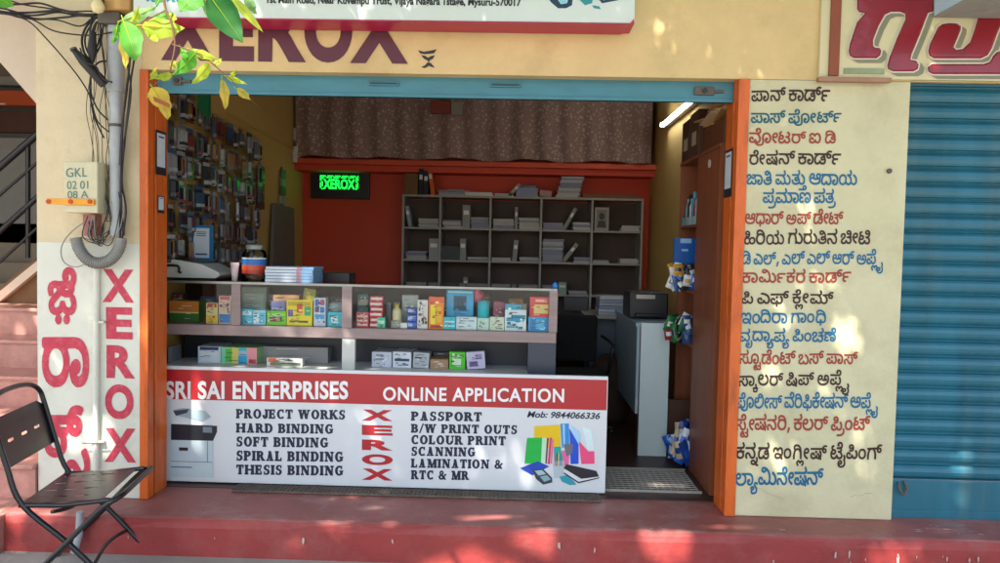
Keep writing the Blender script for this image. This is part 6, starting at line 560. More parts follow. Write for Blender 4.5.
# right sign board with big raised-look letters
Y = -.03
A = at(828,77,Y); B = at(838,77,Y); zl = at(900,79,Y).z
sb = thing('sign_board', 'cream fascia board with huge crimson letters above the closed blue shutter', 'sign', (A.x,Y,zl))
M_fas = mat('fascia_cream', '#d8cfa6', .6, .06, 3, dirt='#a79c70', dscale=3, damt=.4); M_woodr = mat('red_brown_batten', '#8e4a32', .6, .15)
MB().box(A.x-.045,Y+.004,zl,4.9,-.003,3.7,M_fas).build('face_panel', sb)
MB().box(A.x,Y-.012,zl+.012,B.x,Y+.003,3.7,M_woodr,.002).build('batten', sb)
c = at(818,79,Y-.02); d = at(891,80,Y-.02)
MB().box(c.x,Y-.03,c.z-.012,d.x,Y+.003,c.z+.012,mat('weathered_batten','#a27b62',.7,.2),.003).build('batten', sb)
c = at(844,71,Y); d = at(884,71,Y)
MB().box(c.x,Y-.004,c.z-.012,d.x,Y+.003,c.z+.016,mat('faded_green_strip','#8f9c7c',.7,.2)).build('painted_strip', sb)
q = lambda pts: [(800+x/5, y/5) for x, y in pts]
L1 = q([(285,-60),(668,-60),(668,55),(640,64),(600,170),(558,270),(552,298),(582,303),(594,322),(588,345),(568,356),(465,356),(440,345),(437,325),(446,290),(485,190),(527,95),(526,68),(500,58),(455,58),(425,72),(392,130),(365,200),(366,228),(378,238),(398,238),(407,252),(402,275),(383,290),(270,290),(248,278),(243,255),(250,215),(285,110),(325,66),(296,60),(285,45)])
L2 = q([(690,135),(712,119),(745,114),(785,116),(805,130),(803,150),(785,195),(768,235),(782,248),(815,243),(850,210),(872,150),(893,80),(915,40),(1010,20),(1160,20),(1140,90),(1080,95),(1010,110),(985,170),(960,240),(938,275),(905,291),(672,291),(647,278),(641,255),(650,218)])
L3 = q([(660,319),(920,319),(950,308),(965,280),(985,258),(1015,252),(1180,252),(1195,280),(1180,330),(1150,362),(1110,370),(665,370),(642,358),(638,335)])
def off(P, d):   # grow a px polygon outward
    n = len(P); ar = sum(P[i][0]*P[(i+1) % n][1]-P[(i+1) % n][0]*P[i][1] for i in range(n)); s = 1 if ar > 0 else -1; o = []
    for i in range(n):
        a, b, c = P[i-1], P[i], P[(i+1) % n]
        e1 = (b[0]-a[0], b[1]-a[1]); e2 = (c[0]-b[0], c[1]-b[1]); l1 = math.hypot(*e1) or 1; l2 = math.hypot(*e2) or 1
        nx = (e1[1]/l1+e2[1]/l2)*s; ny = -(e1[0]/l1+e2[0]/l2)*s; l = math.hypot(nx, ny) or 1
        o.append((b[0]+nx/l*d, b[1]+ny/l*d))
    return o
M_crim = mat('crimson_gloss_paint','#8c1024',.25,.12,4,dirt='#6b0c1a',dscale=5,damt=.4,coat=.3); M_wo = mat('white_outline_paint','#d9cfc0',.6,.08); M_gs = mat('grey_drop_shade_paint','#85856f',.6,.1)
for Pp in (L1, L2, L3):
    mb = MB(); pxpoly(mb, [(x+4.5,y+3.6) for x, y in off(Pp,1.2)], Y-.0005, M_gs); mb.build('letter_shade', sb, recalc=False)
    mb = MB(); pxpoly(mb, off(Pp,1.5), Y-.002, M_wo); mb.build('letter_outline', sb, recalc=False)
    mb = MB(); P3 = [at(x,y,Y-.003) for x, y in Pp]; I3 = [at(x,y,Y-.014) for x, y in off(Pp,-1.6)]; n = len(P3)
    mb.add(P3+I3, [(i,(i+1) % n,(i+1) % n+n,i+n) for i in range(n)]+[[t+n for t in tt] for tt in tessellate_polygon([I3])], M_crim); mb.build('letter', sb, recalc=False)
# projecting box sign at the top right corner
A = at(934,16,-.05)
pb = thing('box_sign', 'pale blue sided box sign jutting out above the crimson lettering', 'sign', (A.x,-.3,A.z))
MB().box(A.x,-.75,A.z+.001,A.x+1.3,-.05,A.z+.45,mat('pale_blue_panel','#b9d6e6',.4,.05)).build('casing', pb)
MB().box(A.x+.004,-.746,A.z-.008,A.x+1.296,-.054,A.z,mat('grey_underside','#9c9a92',.7,.12,5,dirt='#6e6c66',dscale=6,damt=.5)).build('base_panel', pb)

# ------------------------------------------------------------------ banner in the opening
Yn = .285
a = at(171,367,Yn); b = at(609.5,375.7,Yn); c = at(604,494,Yn)
x0b, x1b = XLI+.005-.18, (b.x+c.x)/2; z1b = (a.z+b.z)/2; z0b = FZ+.012
bn = thing('banner_stand', 'red and white vinyl banner listing printing services across the shop opening', 'banner', ((x0b+x1b)/2,Yn,z0b))
x0b = XLI-.1
MB().box(x0b,Yn,z0b,x1b,Yn+.022,z1b,M_ban,.004).build('panel', bn)
zr0 = at(300,402.5,Yn).z; zr1 = z1b-.02
MB().box(x0b+.002,Yn-.0015,zr0,x1b-.006,Yn-.0003,zr1,M_banr).build('red_band', bn)
mb = MB(); write(mb,'SRI SAI ENTERPRISES',(165.5,398.5),(348,398.5),382,Yn-.003,M_wink,.032,0,(0,.69),1.06)
mb.build('lettering', bn, 'white lettering at the left of the red band', recalc=False); mb = MB()
write(mb,'ONLINE APPLICATION',(383,400.2),(564,402),387.5,Yn-.003,M_wink,.024,0,(0,.69),1.1); mb.build('lettering', bn, 'wide white lettering at the right of the red band', recalc=False)
def serif(mb, s, p0, p1, ytop, Y, mt):
    x = 0; L = []
    for chh in s:
        if chh == ' ': x += 370; continue
        L += [[(u+x, v) for u, v in P] for P in unpack(SERIF[chh][1])]; x += SERIF[chh][0]+62
    A = at(*p0, Y); B = at(*p1, Y); T = at(p0[0], ytop, Y); w = x-90
    mb.sheet(L, lambda u, v: (A.x+u/w*(B.x-A.x), Y, A.z+u/w*(B.z-A.z)+v/700*(T.z-A.z)), mt)
mb = MB()
for s_, xa, xb, yt, yb_, sl in (('PROJECT WORKS',236,345,409.3,418.2,1.2),('HARD BINDING',236,333,423.5,432.5,1.2),('SOFT BINDING',236,328,437,446.3,1.2),('SPIRAL BINDING',236,343,451,460.5,1.3),('THESIS BINDING',236,343,465,474.3,1.3)):
    serif(mb, s_, (xa,yb_), (xb,yb_+sl), yt, Yn-.002, M_ink)
mb.build('lettering', bn, 'dark navy serif list of binding services', recalc=False); mb = MB()
for s_, xa, xb, yt, yb_, sl in (('PASSPORT',411,481.5,411.8,420.5,.8),('B/W PRINT OUTS',411,517,424.2,432.6,1.5),('COLOUR PRINT',411,505.5,435.4,444,1.3),('SCANNING',411,475,447,455.6,.9),('LAMINATION &',411,502.5,459,467.5,1.3),('RTC & MR',411,468.5,470.6,479.2,.8)):
    serif(mb, s_, (xa,yb_), (xb,yb_+sl), yt, Yn-.002, M_ink)
mb.build('lettering', bn, 'dark navy serif list beside the red column', recalc=False)
mb = MB()
for ch_, t, u in (('X',409.5,420.5),('E',425,435),('R',439.5,450),('O',454,464.8),('X',468.5,480)):
    vs, fs = latin(ch_, .05); A = at(360.5,u,Yn-.002); B = at(394,u,Yn-.002); T = at(361,t,Yn-.002)
    vw, fsw = latin(ch_, .1)
    mb.add([(x,Yn-.0022,z) for x, z in fit(vs, A.x+.008, B.x-.008, A.z, T.z)], fs, M_inkr)
mb.build('lettering', bn, 'wide red letters stacked in a column', recalc=False)
mb = MB(); write(mb,'Mob: 9844066336',(527,417.3),(600,419.2),411.3,Yn-.002,M_ink,.022,.25); mb.build('lettering', bn, 'slanted dark phone number', recalc=False)
# picture of a copier
mb = MB(); Yq = Yn-.0018
def PP(pts, col, dz=0): pxpoly(mb, pts, Yq-dz, pr(col))
PP([(171,424),(213,425),(214,478),(171,477)],'#b9cdd6'); PP([(171,433),(212,434),(212,478),(171,477)],'#c3d5dc',.0004)
PP([(171,424),(217,426),(217,432),(213,441),(171,440)],'#20242e',.0008); PP([(203,427),(212,427.3),(212,433),(203,432.6)],'#7a8794',.0012)
PP([(173,410),(183,408),(205,411),(211,417),(203,422),(178,416)],'#9fb4bd',.0004); PP([(173,411),(189,409),(187,413),(176,416)],'#3c4650',.0008); PP([(176,418),(190,421),(205,423),(200,426),(171,424)],'#dce6ea',.0006)
PP([(179,447.5),(188,447.7),(188,451),(179,450.8)],'#1d2129',.001); PP([(171,461),(212,462),(212,462.8),(171,461.8)],'#7f929c',.001); PP([(207,441),(208,441),(208,462),(207,462)],'#7f929c',.001); PP([(171,466.5),(192,467),(192,468),(171,467.5)],'#3b6a8f',.001)
mb.build('printed_picture', bn, 'printed picture of a copier', recalc=False)
# picture of stationery: folders, pens, books
mb = MB(); t = lambda pts: [(520+x/5.63, 400+y/5.63) for x, y in pts]
PP(t([(80,148),(228,140),(228,270),(80,265)]),'#e9c211'); PP(t([(40,215),(125,212),(118,360),(25,358)]),'#18b648',.0004); PP(t([(125,212),(150,215),(142,362),(118,360)]),'#bfe6c8',.0006)
PP(t([(228,135),(275,132),(278,260),(236,270)]),'#2d8fd6',.0004); PP(t([(240,138),(252,136),(254,262),(244,264)]),'#9bd0f0',.0006)
PP(t([(152,214),(162,214),(150,360),(142,360)]),'#7b2b45',.0008); PP(t([(168,212),(180,212),(168,362),(156,362)]),'#d63a74',.0008); PP(t([(182,220),(190,222),(180,360),(172,360)]),'#e86d9d',.0008)
PP(t([(278,160),(330,250),(330,360),(285,362)]),'#1b4fd0',.0006); PP(t([(286,140),(340,180),(345,260),(300,230)]),'#a9d4ee',.0005); PP(t([(332,232),(385,290),(418,290),(420,360),(345,362)]),'#ef4e83',.0007); PP(t([(350,150),(400,170),(420,280),(380,280)]),'#d8edf0',.0003)
PP(t([(190,265),(230,262),(238,370),(192,372)]),'#19a89a',.0009); PP(t([(215,290),(280,280),(275,360),(250,372)]),'#e56aa4',.0008); PP(t([(245,250),(300,248),(295,300),(262,320)]),'#6b6f78',.001); PP(t([(186,345),(248,343),(244,440),(192,442)]),'#b8c6cc',.0011)
for x_, c_ in ((196,'#d6443a'),(206,'#2c3644'),(216,'#e8b12a'),(226,'#2c62b8'),(236,'#3ba047')): PP(t([(x_,300),(x_+5,300),(x_+3,372),(x_-2,372)]),c_,.0014)
PP(t([(0,385),(100,345),(165,375),(70,425)]),'#2147b5',.0012); PP(t([(70,395),(130,388),(180,440),(182,465),(130,478),(90,445)]),'#35424c',.0016); PP(t([(82,400),(124,395),(146,418),(104,426)]),'#a8c4cc',.002); PP(t([(112,432),(152,424),(174,448),(136,462)]),'#8fb0ba',.002)
PP(t([(262,362),(430,400),(445,432),(345,445),(245,385)]),'#25222b',.0012); PP(t([(250,386),(340,438),(444,412),(446,436),(332,466),(248,412)]),'#d9dde0',.001); PP(t([(248,408),(330,462),(446,436),(446,442),(330,470),(246,416)]),'#191820',.0018); PP(t([(222,432),(262,425),(300,455),(318,478),(280,480),(235,460)]),'#2d9ab0',.0014)
mb.build('printed_picture', bn, 'printed picture of folders, pens and books', recalc=False)
MB().box(x1b-.05,Yn+.023,z0b-.01,x1b-.02,Yn+.3,z0b+.02,M_steel).box(x0b+.2,Yn+.023,z0b-.01,x0b+.23,Yn+.3,z0b+.02,M_steel).build('foot', bn)
# ------------------------------------------------------------------ display counter
Yc, Yd = .45, .98
X0, X1 = -2.2, at(557,300,Yc).x
zt = 1.398; zp1 = at(350,328,Yc).z; zp0 = at(350,338.5,Yc).z; zs = at(300,368,Yc+.05).z
ct = thing('display_counter', 'glass topped display counter with mauve shelf edge behind the banner', 'counter', ((X0+X1)/2,Yc,FZ))
MB().box(X0,Yc,FZ+.006,X1,Yd,zs-.03,M_navy).build('base_cabinet', ct)
MB().box(X0,Yc-.01,zs-.028,X1,Yd,zs,M_offw).build('lower_shelf', ct)
MB().box(X0,Yc+.36,zs+.002,X1,Yc+.375,zp0-.002,M_navy).build('back_panel', ct)
MB().box(X0,Yc-.008,zp0,X1,Yd,zp1,M_laminate,.003).build('display_shelf', ct)
for a, b in ((231.5,240.5),(342,352),(549,557.5)):
    A = at(a,310,Yc); B = at(b,310,Yc)
    MB().box(A.x,Yc-.006,zp1+.001,B.x,Yc+.02,zt-.003,M_laminate,.002).build('upright', ct)
A = at(342,350,Yc); B = at(355,350,Yc); MB().box(A.x,Yc-.004,zs+.002,B.x,Yc+.03,zp0-.002,M_offw,.003).build('post', ct, 'white post under the display shelf')
A = at(528,350,Yc); MB().box(A.x,Yc-.004,zs+.002,X1,Yc+.35,zp0-.002,mat('slate_blue_board','#333b4b',.4,.1)).build('end_panel', ct)
MB().box(X0,Yc-.004,zt,X1,Yd,zt+.008,M_glass).build('glass_top', ct)
MB().box(X0,Yc+.006,zp1+.002,X1-.02,Yc+.010,zt-.004,M_glass).build('glass_front', ct)
MB().box(X0,Yc-.008,zt-.004,X1,Yc-.004,zt+.010,M_steel).build('edge_trim', ct)
MB().box(X0,Yd-.012,zp1+.002,X1,Yd,zt-.004,mat('smoky_back_board','#2a221e',.4,.1)).build('back_board', ct)

# ---- goods; printed packs have a front pattern of raised printed patches
used = {}
def uniq(l):
    used[l] = used.get(l, 0)+1
    return l
def pack(name, lab, cat, px0, py0, px1, py1, Y, col, marks=(), depth=.06, zbase=None, lean=0, rough=.4, group=None, rot=0, patt=None):
    A = at(px0,py1,Y); B = at(px1,py1,Y); T = at((px0+px1)/2,py0,Y)
    z0 = zbase if zbase is not None else A.z
    w = B.x-A.x; h = T.z-z0; cx = (A.x+B.x)/2
    mb = MB(); mt = pr(col, rough); mb.box(-w/2,0,0,w/2,depth,h,mt,min(.002,w*.1))
    for u0,v0,u1,v1,c in marks:
        mb.add([(-w/2+u0*w,-.0012,v0*h),(-w/2+u1*w,-.0012,v0*h),(-w/2+u1*w,-.0012,v1*h),(-w/2+u0*w,-.0012,v1*h)], [(0,1,2,3)], pr(c, rough))
    rp = random.Random(int(px0*13+py0)); rot = rot or rp.uniform(-.07,.07); big = (px1-px0) > 7
    if big:
        dk_ = sum(lin(col)[:3]) > .9
        for _ in range(rp.randint(4,8)):     # small print
            u, v = rp.uniform(.08,.6), rp.uniform(.06,.9); du = rp.uniform(.12,.34); c = '#39404c' if dk_ else '#d9dcd8'
            mb.add([(-w/2+u*w,-.0026,v*h),(-w/2+(u+du)*w,-.0026,v*h),(-w/2+(u+du)*w,-.0026,v*h+min(.0035,h*.05)),(-w/2+u*w,-.0026,v*h+min(.0035,h*.05))], [(0,1,2,3)], pr(c, rough))
    if patt:
        r = random.Random(patt[0])
        for _ in range(patt[1]):
            u, v = r.uniform(.06,.8), r.uniform(.08,.85); du, dv = r.uniform(.05,.22), r.uniform(.03,.12); c = r.choice(patt[2:])
            mb.add([(-w/2+u*w,-.002,v*h),(-w/2+min(.96,u+du)*w,-.002,v*h),(-w/2+min(.96,u+du)*w,-.002,min(.96,v+dv)*h),(-w/2+u*w,-.002,min(.96,v+dv)*h)], [(0,1,2,3)], pr(c, rough))
    M = Matrix.Rotation(lean,4,'Y') @ Matrix.Rotation(rot,4,'Z')
    off_ = Vector((cx,Y,z0))
    mb.v = [M @ v for v in mb.v]; lo = min(v.z for v in mb.v); mb.v = [v+off_-Vector((0,0,lo)) for v in mb.v]
    return tag(mb.build(name), uniq(lab), cat, group)
G1 = 'stationery packs in the glass display case'; zb1 = zp1+.001; Y1 = Yc+.05
Wt = '#e6e6e2'; K = '#22242c'
P_ = lambda *a, **k: pack(*a, zbase=zb1, group=G1, **k)
P_('sponge_stack','orange pad on a green pad at the left end of the display case','pad',169,301,199,326,Y1+.12,'#3c7a2f',((0,.45,1,1,'#d07a2a'),(0,.4,1,.46,'#e8d9a8')),depth=.12,rough=.8)
P_('pencil_box','short cream carton with yellow pencils and red top','carton',206,303,217.5,326,Y1,'#d9c990',((.05,.05,.95,.4,'#d7b21f'),(.1,.8,.9,.97,'#b53a3a')),patt=(1,9,'#36576e','#e4d34a','#6f4a2a'))
P_('pencil_box','taller pink topped carton with blue base beside the cream one','carton',218.5,296,231,326,Y1,'#d8bfae',((.05,.05,.95,.35,'#1f7ec2'),(.1,.86,.9,.98,'#c23b4b')),patt=(2,9,'#2b4f7c','#ddc060','#7b3742'))
P_('product_box','pale cyan carton at the left of the middle case with white print','carton',241,309,252.5,327,Y1,'#4fc3dc',((.1,.6,.9,.85,'#d4f3f8'),),patt=(3,8,'#1583a8','#d4f3f8'))
P_('product_box','light blue carton with two white panels beside the cyan one','carton',253,310,265.5,327,Y1,'#9fd8ea',((.08,.1,.45,.8,'#e3f3f7'),(.52,.1,.92,.8,'#5fbcdc')),patt=(4,8,'#1b7fae','#e3f3f7'))
P_('product_box','lime green carton with a multicoloured strip in front of the lavender one','carton',266.5,311,286,327.5,Y1,'#74cf2f',((.15,.25,.8,.6,'#4a3f6b'),(.2,.3,.4,.55,'#d84b3a'),(.5,.3,.7,.55,'#e8c93a'),(.05,.7,.95,.8,'#c8ef5a')),patt=(5,7,'#2c7a1f','#e9f59a'))
P_('product_box','lavender carton standing behind the lime green one','carton',271,301,285,311,Y1+.09,'#8b8fc8',((.1,.3,.9,.7,'#c4c6ea'),),patt=(6,5,'#4f559c'))
P_('product_box','big yellow carton with purple picture in the middle of the display case','carton',286.5,300,312,328,Y1,'#f0dc1a',((.05,.78,.95,.95,'#c8a916'),(.4,.5,.62,.85,'#e04b34'),(.05,.35,.25,.62,'#6a4fa0'),(.7,.4,.95,.75,'#2aa77a'),(.12,.12,.85,.2,'#5b4a12')),patt=(7,8,'#b9a114','#f7f08c'))
P_('card_strip','peach cardboard tray lying on the cartons in the middle case','tray',273,295,299,300.5,Y1+.1,'#dca36a',depth=.1)
P_('plastic_pouch','crumpled olive pouch behind the big yellow carton','pouch',299,289,311,301,Y1+.12,'#8a8a2c',((.2,.1,.6,.9,'#b9a52c'),),depth=.06,lean=.15)
P_('product_box','tall white carton with rows of blue and red pictures','carton',313.5,298,325.5,328,Y1,'#c4d3e6',((.1,.75,.45,.95,'#3b62b8'),(.55,.75,.9,.95,'#b8405a'),(.1,.5,.45,.68,'#7a4a8a'),(.55,.5,.9,.68,'#2f75c0'),(.1,.25,.9,.42,'#4d9fd6')),patt=(8,8,'#2c3f7a','#eef3fa'))
P_('product_box','cyan carton with white starburst beside the right mauve upright','carton',327.5,312,342,328,Y1,'#36bdd0',((.25,.25,.7,.7,'#dff5f7'),),patt=(9,8,'#157f94','#8de0ea'))
P_('clear_box','grey clear topped box on the cyan starburst carton','box',327.5,304,342,312,Y1+.07,'#7d8c90',patt=(10,7,'#40494d','#b3c0c4'))
P_('product_box','grey green carton standing at the back of the middle case','carton',241,287,266,309,Y1+.2,'#7d9488',((.1,.2,.9,.8,'#94a99c'),))  # reflection in the case glass, built as a solid grey green panel
# right compartment
P_('product_box','low stack of red and cream cartons at the left of the right case','carton',356,312,368.5,328,Y1,'#b9444a',((.08,.1,.92,.22,'#e2b9a8'),(.08,.38,.92,.5,'#e2b9a8'),(.08,.66,.92,.78,'#e2b9a8')),patt=(11,6,'#7a1f2a'))
stk = [('#c23444', '#ead0c4'), ('#b83042', '#e8cdc0'), ('#c63848', '#ecd2c6'), ('#b52c3c', '#e6ccc0'), ('#c13545', '#ead0c4'), ('#b93142', '#e8cec2')]
for i in range(6): pack('eraser_box',['bottom','second','third','fourth','fifth','topmost'][i]+' red and white carton of the striped pile in the right case','carton',369.5+(i%2)*.6,322.7-i*5.3,382.5+(i%2)*.6,327.8-i*5.3,Y1,stk[i][0],((.06,.3,.94,.72,stk[i][1]),),group=G1,depth=.05,zbase=zb1+i*.0325)
P_('product_box','small mint green carton beside the striped red pile','carton',377,317.5,385,328,Y1-.005,'#43c79a',((.1,.4,.9,.7,'#b9efd9'),),depth=.03)
P_('clear_box','cloudy dark box between the striped pile and the cream bottle','box',386,303,391,328,Y1+.06,'#3e4a48')
P_('product_box','small grey carton under the cream bottle','carton',391,320.5,402,328.5,Y1,'#8b8a7c',patt=(12,5,'#cfcab0'))
def bottle(name, lab, px0, px1, py0, py1, Y, col, cap, zb=None):
    A = at(px0,py1,Y); B = at(px1,py1,Y); T = at(px0,py0,Y); r = (B.x-A.x)/2; z0 = zb if zb is not None else A.z; h = T.z-z0; c_ = ((A.x+B.x)/2,Y+r,z0)
    t_ = thing(name, lab, 'bottle', c_, G1)
    MB().lathe(c_, [(0,0),(r*.95,0),(r,.05*h),(r,.55*h),(r*.85,.68*h),(r*.42,.76*h),(r*.42,.8*h)], pr(col)).build('bottle_body', t_)
    MB().lathe(c_, [(r*.5,.8*h),(r*.5,.98*h),(r*.45,h),(0,h)], pr(cap)).build('cap', t_)
bottle('glue_bottle','cream bottle with yellow cap standing on a small grey carton',391.5,401,304,320.5,Y1+.01,'#d8cf9f','#b9a13a')
P_('product_box','pale grey carton at the back above the blue cartons','carton',402,295,418,310,Y1+.14,'#a9b4ae',patt=(13,5,'#d5dcd6'))
P_('product_box','small white carton in front of the blue pile','carton',400.5,323,407,329,Y1-.005,'#dfe3e0',depth=.03)
for i in range(3): pack('ink_box',['bottom','middle','top'][i]+' royal blue carton of the short blue pile','carton',407,322-i*7,416.5,329-i*7,Y1,['#2451b8','#2c5cc6','#1f489f'][i],((.1,.3,.55,.75,'#a9c3ef'),),group=G1,depth=.05,zbase=zb1+i*.044)
P_('product_box','white carton with black floral print beside the orange one','carton',417,300,427.5,329,Y1,'#dcdcd6',patt=(14,22,'#22242c','#5b5e66','#a44a3a'))
P_('product_box','tall orange and yellow carton with a red top','carton',428.5,297,443.5,330,Y1,'#f08a14',((.0,.82,1,1,'#e4541c'),(.12,.15,.45,.75,'#f6e01e'),(.5,.2,.85,.7,'#f2b90f'),(.1,.03,.9,.12,'#c2301a')),patt=(15,8,'#fff08a','#c9401a'))
P_('product_box','large sky blue carton with a dark square window, tallest in the case','carton',446,290,473,329,Y1+.07,'#189ed0',((.26,.45,.74,.85,'#10506e'),(.3,.5,.7,.8,'#2f6f8c'),(.05,.92,.95,.97,'#9fdcf0')),patt=(16,5,'#1382ad'))
P_('product_box','low turquoise carton in front of the large sky blue one','carton',443.5,317,455.5,330,Y1-.002,'#2cc0cf',((.08,.2,.9,.34,'#bdeef2'),(.08,.55,.9,.68,'#bdeef2')),depth=.05)
P_('product_box','low white carton with faint blue print left of the turquoise tub','carton',456,317,476.5,330.5,Y1-.002,'#d6e6e8',patt=(17,8,'#8fc0d0','#a9d4da'),depth=.05)
P_('product_box','low sea green carton under the turquoise tub','carton',477,318,489,331,Y1-.002,'#b9d9c9',patt=(18,12,'#2c6f62','#e2efe6'),depth=.05)
P_('product_box','low pale carton with green print right of the sea green one','carton',489.5,317,504,331.5,Y1-.002,'#d3dfca',patt=(19,10,'#6f9f5a','#bfa94f','#eef2e6'),depth=.05)
A = at(477,318,Y1+.02); B = at(489,318,Y1+.02); T = at(483,301,Y1+.02); r = (B.x-A.x)/2; h = T.z-A.z
tag(MB().lathe(((A.x+B.x)/2,Y1+.04,A.z),[(0,0),(r,0),(r,h*.82),(r*.9,h*.84),(r*.9,h),(0,h)],pr('#22bccb')).build('plastic_tub'),'turquoise round tub standing on the sea green carton','tub',G1)
A = at(478,296,Y1+.12); tag(MB().lathe((A.x,A.y,A.z-.045),[(.0,0),(.03,.008),(.045,.04),(.03,.075),(0,.085)],pr('#c2566e')).build('soft_ball'),'pink ball behind the turquoise tub','ball',G1)
P_('product_box','small dark pink carton leaning behind the pale one','carton',492,302,503,318,Y1+.07,'#8a3550',patt=(20,8,'#c98aa0','#2b2028'),lean=.06)
P_('product_box','white carton with bold teal waves and an orange corner','carton',504.5,304.5,526,332.5,Y1,'#d9e8ea',((0,.8,1,1,'#17a0c0'),(.75,.8,1,1,'#d99a4a'),(.08,.36,.9,.5,'#139fc6'),(.3,.5,.96,.6,'#1f86a8'),(.08,.1,.5,.2,'#5aa9bf')),patt=(21,14,'#1d6c88','#f4f8f8'))
P_('product_box','round cornered sky blue carton at the right end of the case','carton',528,317,548.5,333,Y1,'#2a9fd8',((.1,.1,.35,.85,'#1c7fc0'),(.4,.15,.75,.8,'#54b9e6'),(.8,.1,.96,.85,'#1d86c6')),patt=(22,5,'#bfe6f4'))
P2 = pack('product_box','red carton with a yellow label on the sky blue one','carton',529.5,297,548.5,317,Y1+.002,'#d83a34',((.22,.18,.98,.62,'#e6c96a'),(.3,.75,.9,.88,'#f0b8a0')),group=G1,patt=(23,6,'#a8842c','#b02822'))
rb_ = random.Random(31)
back_cols = [('maroon','#6f2430'),('dull blue','#355a86'),('dark green','#2b5a40'),('ochre','#a9802f'),('grey','#7c8286'),('plum','#5a3a5c'),('rusty','#96502f'),('slate','#46525c'),('faded teal','#3a7a80'),('cream','#b5a888')]
for k, x in enumerate([172,200,219,243,258,268,314,330,357,386,404,432,478,508]):
    nm_, cc_ = back_cols[k % 10]; nb_ = ['orange and green pads','cream carton','pink topped carton','pale cyan carton','two panelled blue carton','lime green carton','tall white pictured carton','starburst carton','low red stack','cream bottle','blue pile','orange carton','pink ball','teal wave carton'][k]
    pack('product_box', nm_+' carton in the back row of the display case behind the '+nb_,'carton',x,rb_.uniform(293,303),x+rb_.uniform(11,17),329,Y1+.26+.01*(k % 3),cc_,((.1,.6,.9,.8,'#b9b4a6'),),group=G1,zbase=zb1,patt=(60+k,8,'#c9c4b4','#2a2c30',cc_))
# lower shelf packs
G2 = 'packs on the lower shelf of the counter'; Y2 = Yc+.14
Q_ = lambda *a, **k: pack(*a, zbase=zs+.001, group=G2, **k)
Q_('paper_ream','white paper ream with dark blue heading on the lower shelf','ream',198,346.5,220.5,370,Y2,'#cdd8de',((.08,.78,.9,.97,'#28406b'),(.1,.1,.9,.7,'#dce4e8')),depth=.2)
Q_('colour_paper_pack','pack of green, yellow, blue and pink sheets beside the white ream','pack',221,347.5,257,370,Y2,'#9fd08a',((0,.0,.12,1,'#7fd8b0'),(.12,.1,.3,.9,'#5cc24a'),(.3,.05,.48,.95,'#e2d26a'),(.48,.0,.72,.5,'#2fa6d6'),(.48,.5,.72,.75,'#a9c0dc'),(.5,.8,.7,1,'#3fb3d8'),(.74,0,1,1,'#f09aa0'),(.78,.05,.98,.3,'#e0606a')),depth=.2)
Q_('paper_ream','long grey wrapped ream behind the small white box','ream',257.5,347,327.5,371,Y2+.1,'#8f8f8d',depth=.2)
Q_('product_box','small white box with orange and green print on the lower shelf','carton',267,358,302,370.5,Y2-.06,'#e6e4dc',((.04,.5,.26,.95,'#e8703a'),(.1,.1,.95,.45,'#7a8b62')),patt=(24,10,'#3b4a3a','#c96a3a'))
Q_('folded_card','narrow grey card standing at the left end of the lower shelf','card',168,347,171.5,370,Y2,'#7b8088',depth=.15)
Q_('paper_ream','white ream with grey blue print right of the white post','ream',371.5,352,391.5,371,Y2,'#c3cbd6',patt=(25,14,'#7d8fae','#e6eaf0'),depth=.2)
Q_('paper_ream','white ream with a dark line of print in the middle of the right bay','ream',392.5,352,411,371.5,Y2,'#d6dce2',((.1,.42,.9,.58,'#2d3c5c'),),patt=(26,6,'#8fa0bb'),depth=.2)
Q_('plastic_pouch','grey white pouch between the reams and the cardboard box','pouch',412.5,353,428.5,371.5,Y2,'#aeb6b8',((.1,.6,.8,.7,'#3a4250'),),patt=(27,5,'#dfe4e6'),depth=.1,lean=.05)
Q_('cardboard_box','plain brown cardboard box on the lower shelf','box',430,359.5,448,372,Y2,'#ab8660',depth=.15,rough=.8)
Q_('document_file','black and white file leaning over the cardboard box','file',433,352.5,449,360,Y2+.16,'#4a4e55',((.1,.3,.9,.6,'#b9bec4'),),depth=.02)
Q_('product_box','bright green carton with white mark next to the cardboard box','carton',449,352,465,372.5,Y2,'#4fc32c',((.2,.25,.75,.6,'#d6efc8'),(.1,.7,.9,.85,'#2f8f1f')),patt=(28,6,'#1f6f18','#e6f7da'))
Q_('notebook','lilac white notebook leaning to the left at the right end','notebook',467,352.5,485.5,373,Y2,'#c3bdd6',((.15,.15,.6,.45,'#6f5a8f'),(.5,.55,.85,.85,'#8f86b0')),depth=.04,lean=-.09)

# ------------------------------------------------------------------ things on the counter top
zc = zt+.0085
# laminating machine
A = at(171,284,.72); B = at(226,284,.72)
lm = thing('laminating_machine', 'cream laminating machine with a black handle on the left of the counter', 'machine', ((A.x+B.x)/2,.72,zc))
xa, xb = A.x-.05, B.x; y0, y1 = .62, .92
P = [(xa,zc+.012),(xb-.03,zc+.012),(xb,zc+.03),(xb-.01,zc+.05),(xb-.12,zc+.1),(xa+.05,zc+.135),(xa,zc+.12)]
MB().prism([(x,y0,z) for x, z in P],(0,y1-y0,0),M_offw).build('casing', lm)
MB().box(xa+.01,y0+.02,zc,xb-.04,y1-.02,zc+.011,M_dk).build('base', lm)
MB().tube([(xa+.06,y0-.002,zc+.045),(xa+.06,y0-.028,zc+.05),(xa+.065,y0-.03,zc+.085),(xa+.155,y0-.03,zc+.085),(xa+.16,y0-.028,zc+.05),(xa+.16,y0-.002,zc+.045)],.008,M_dk,8,smooth_path=3).build('handle', lm)
MB().add([(xa+.05,y0+.03,zc+.139),(xb-.13,y0+.03,zc+.105),(xb-.13,y1-.02,zc+.105),(xa+.05,y1-.02,zc+.139)],[(0,1,2,3)],M_dk).build('feed_slot', lm)
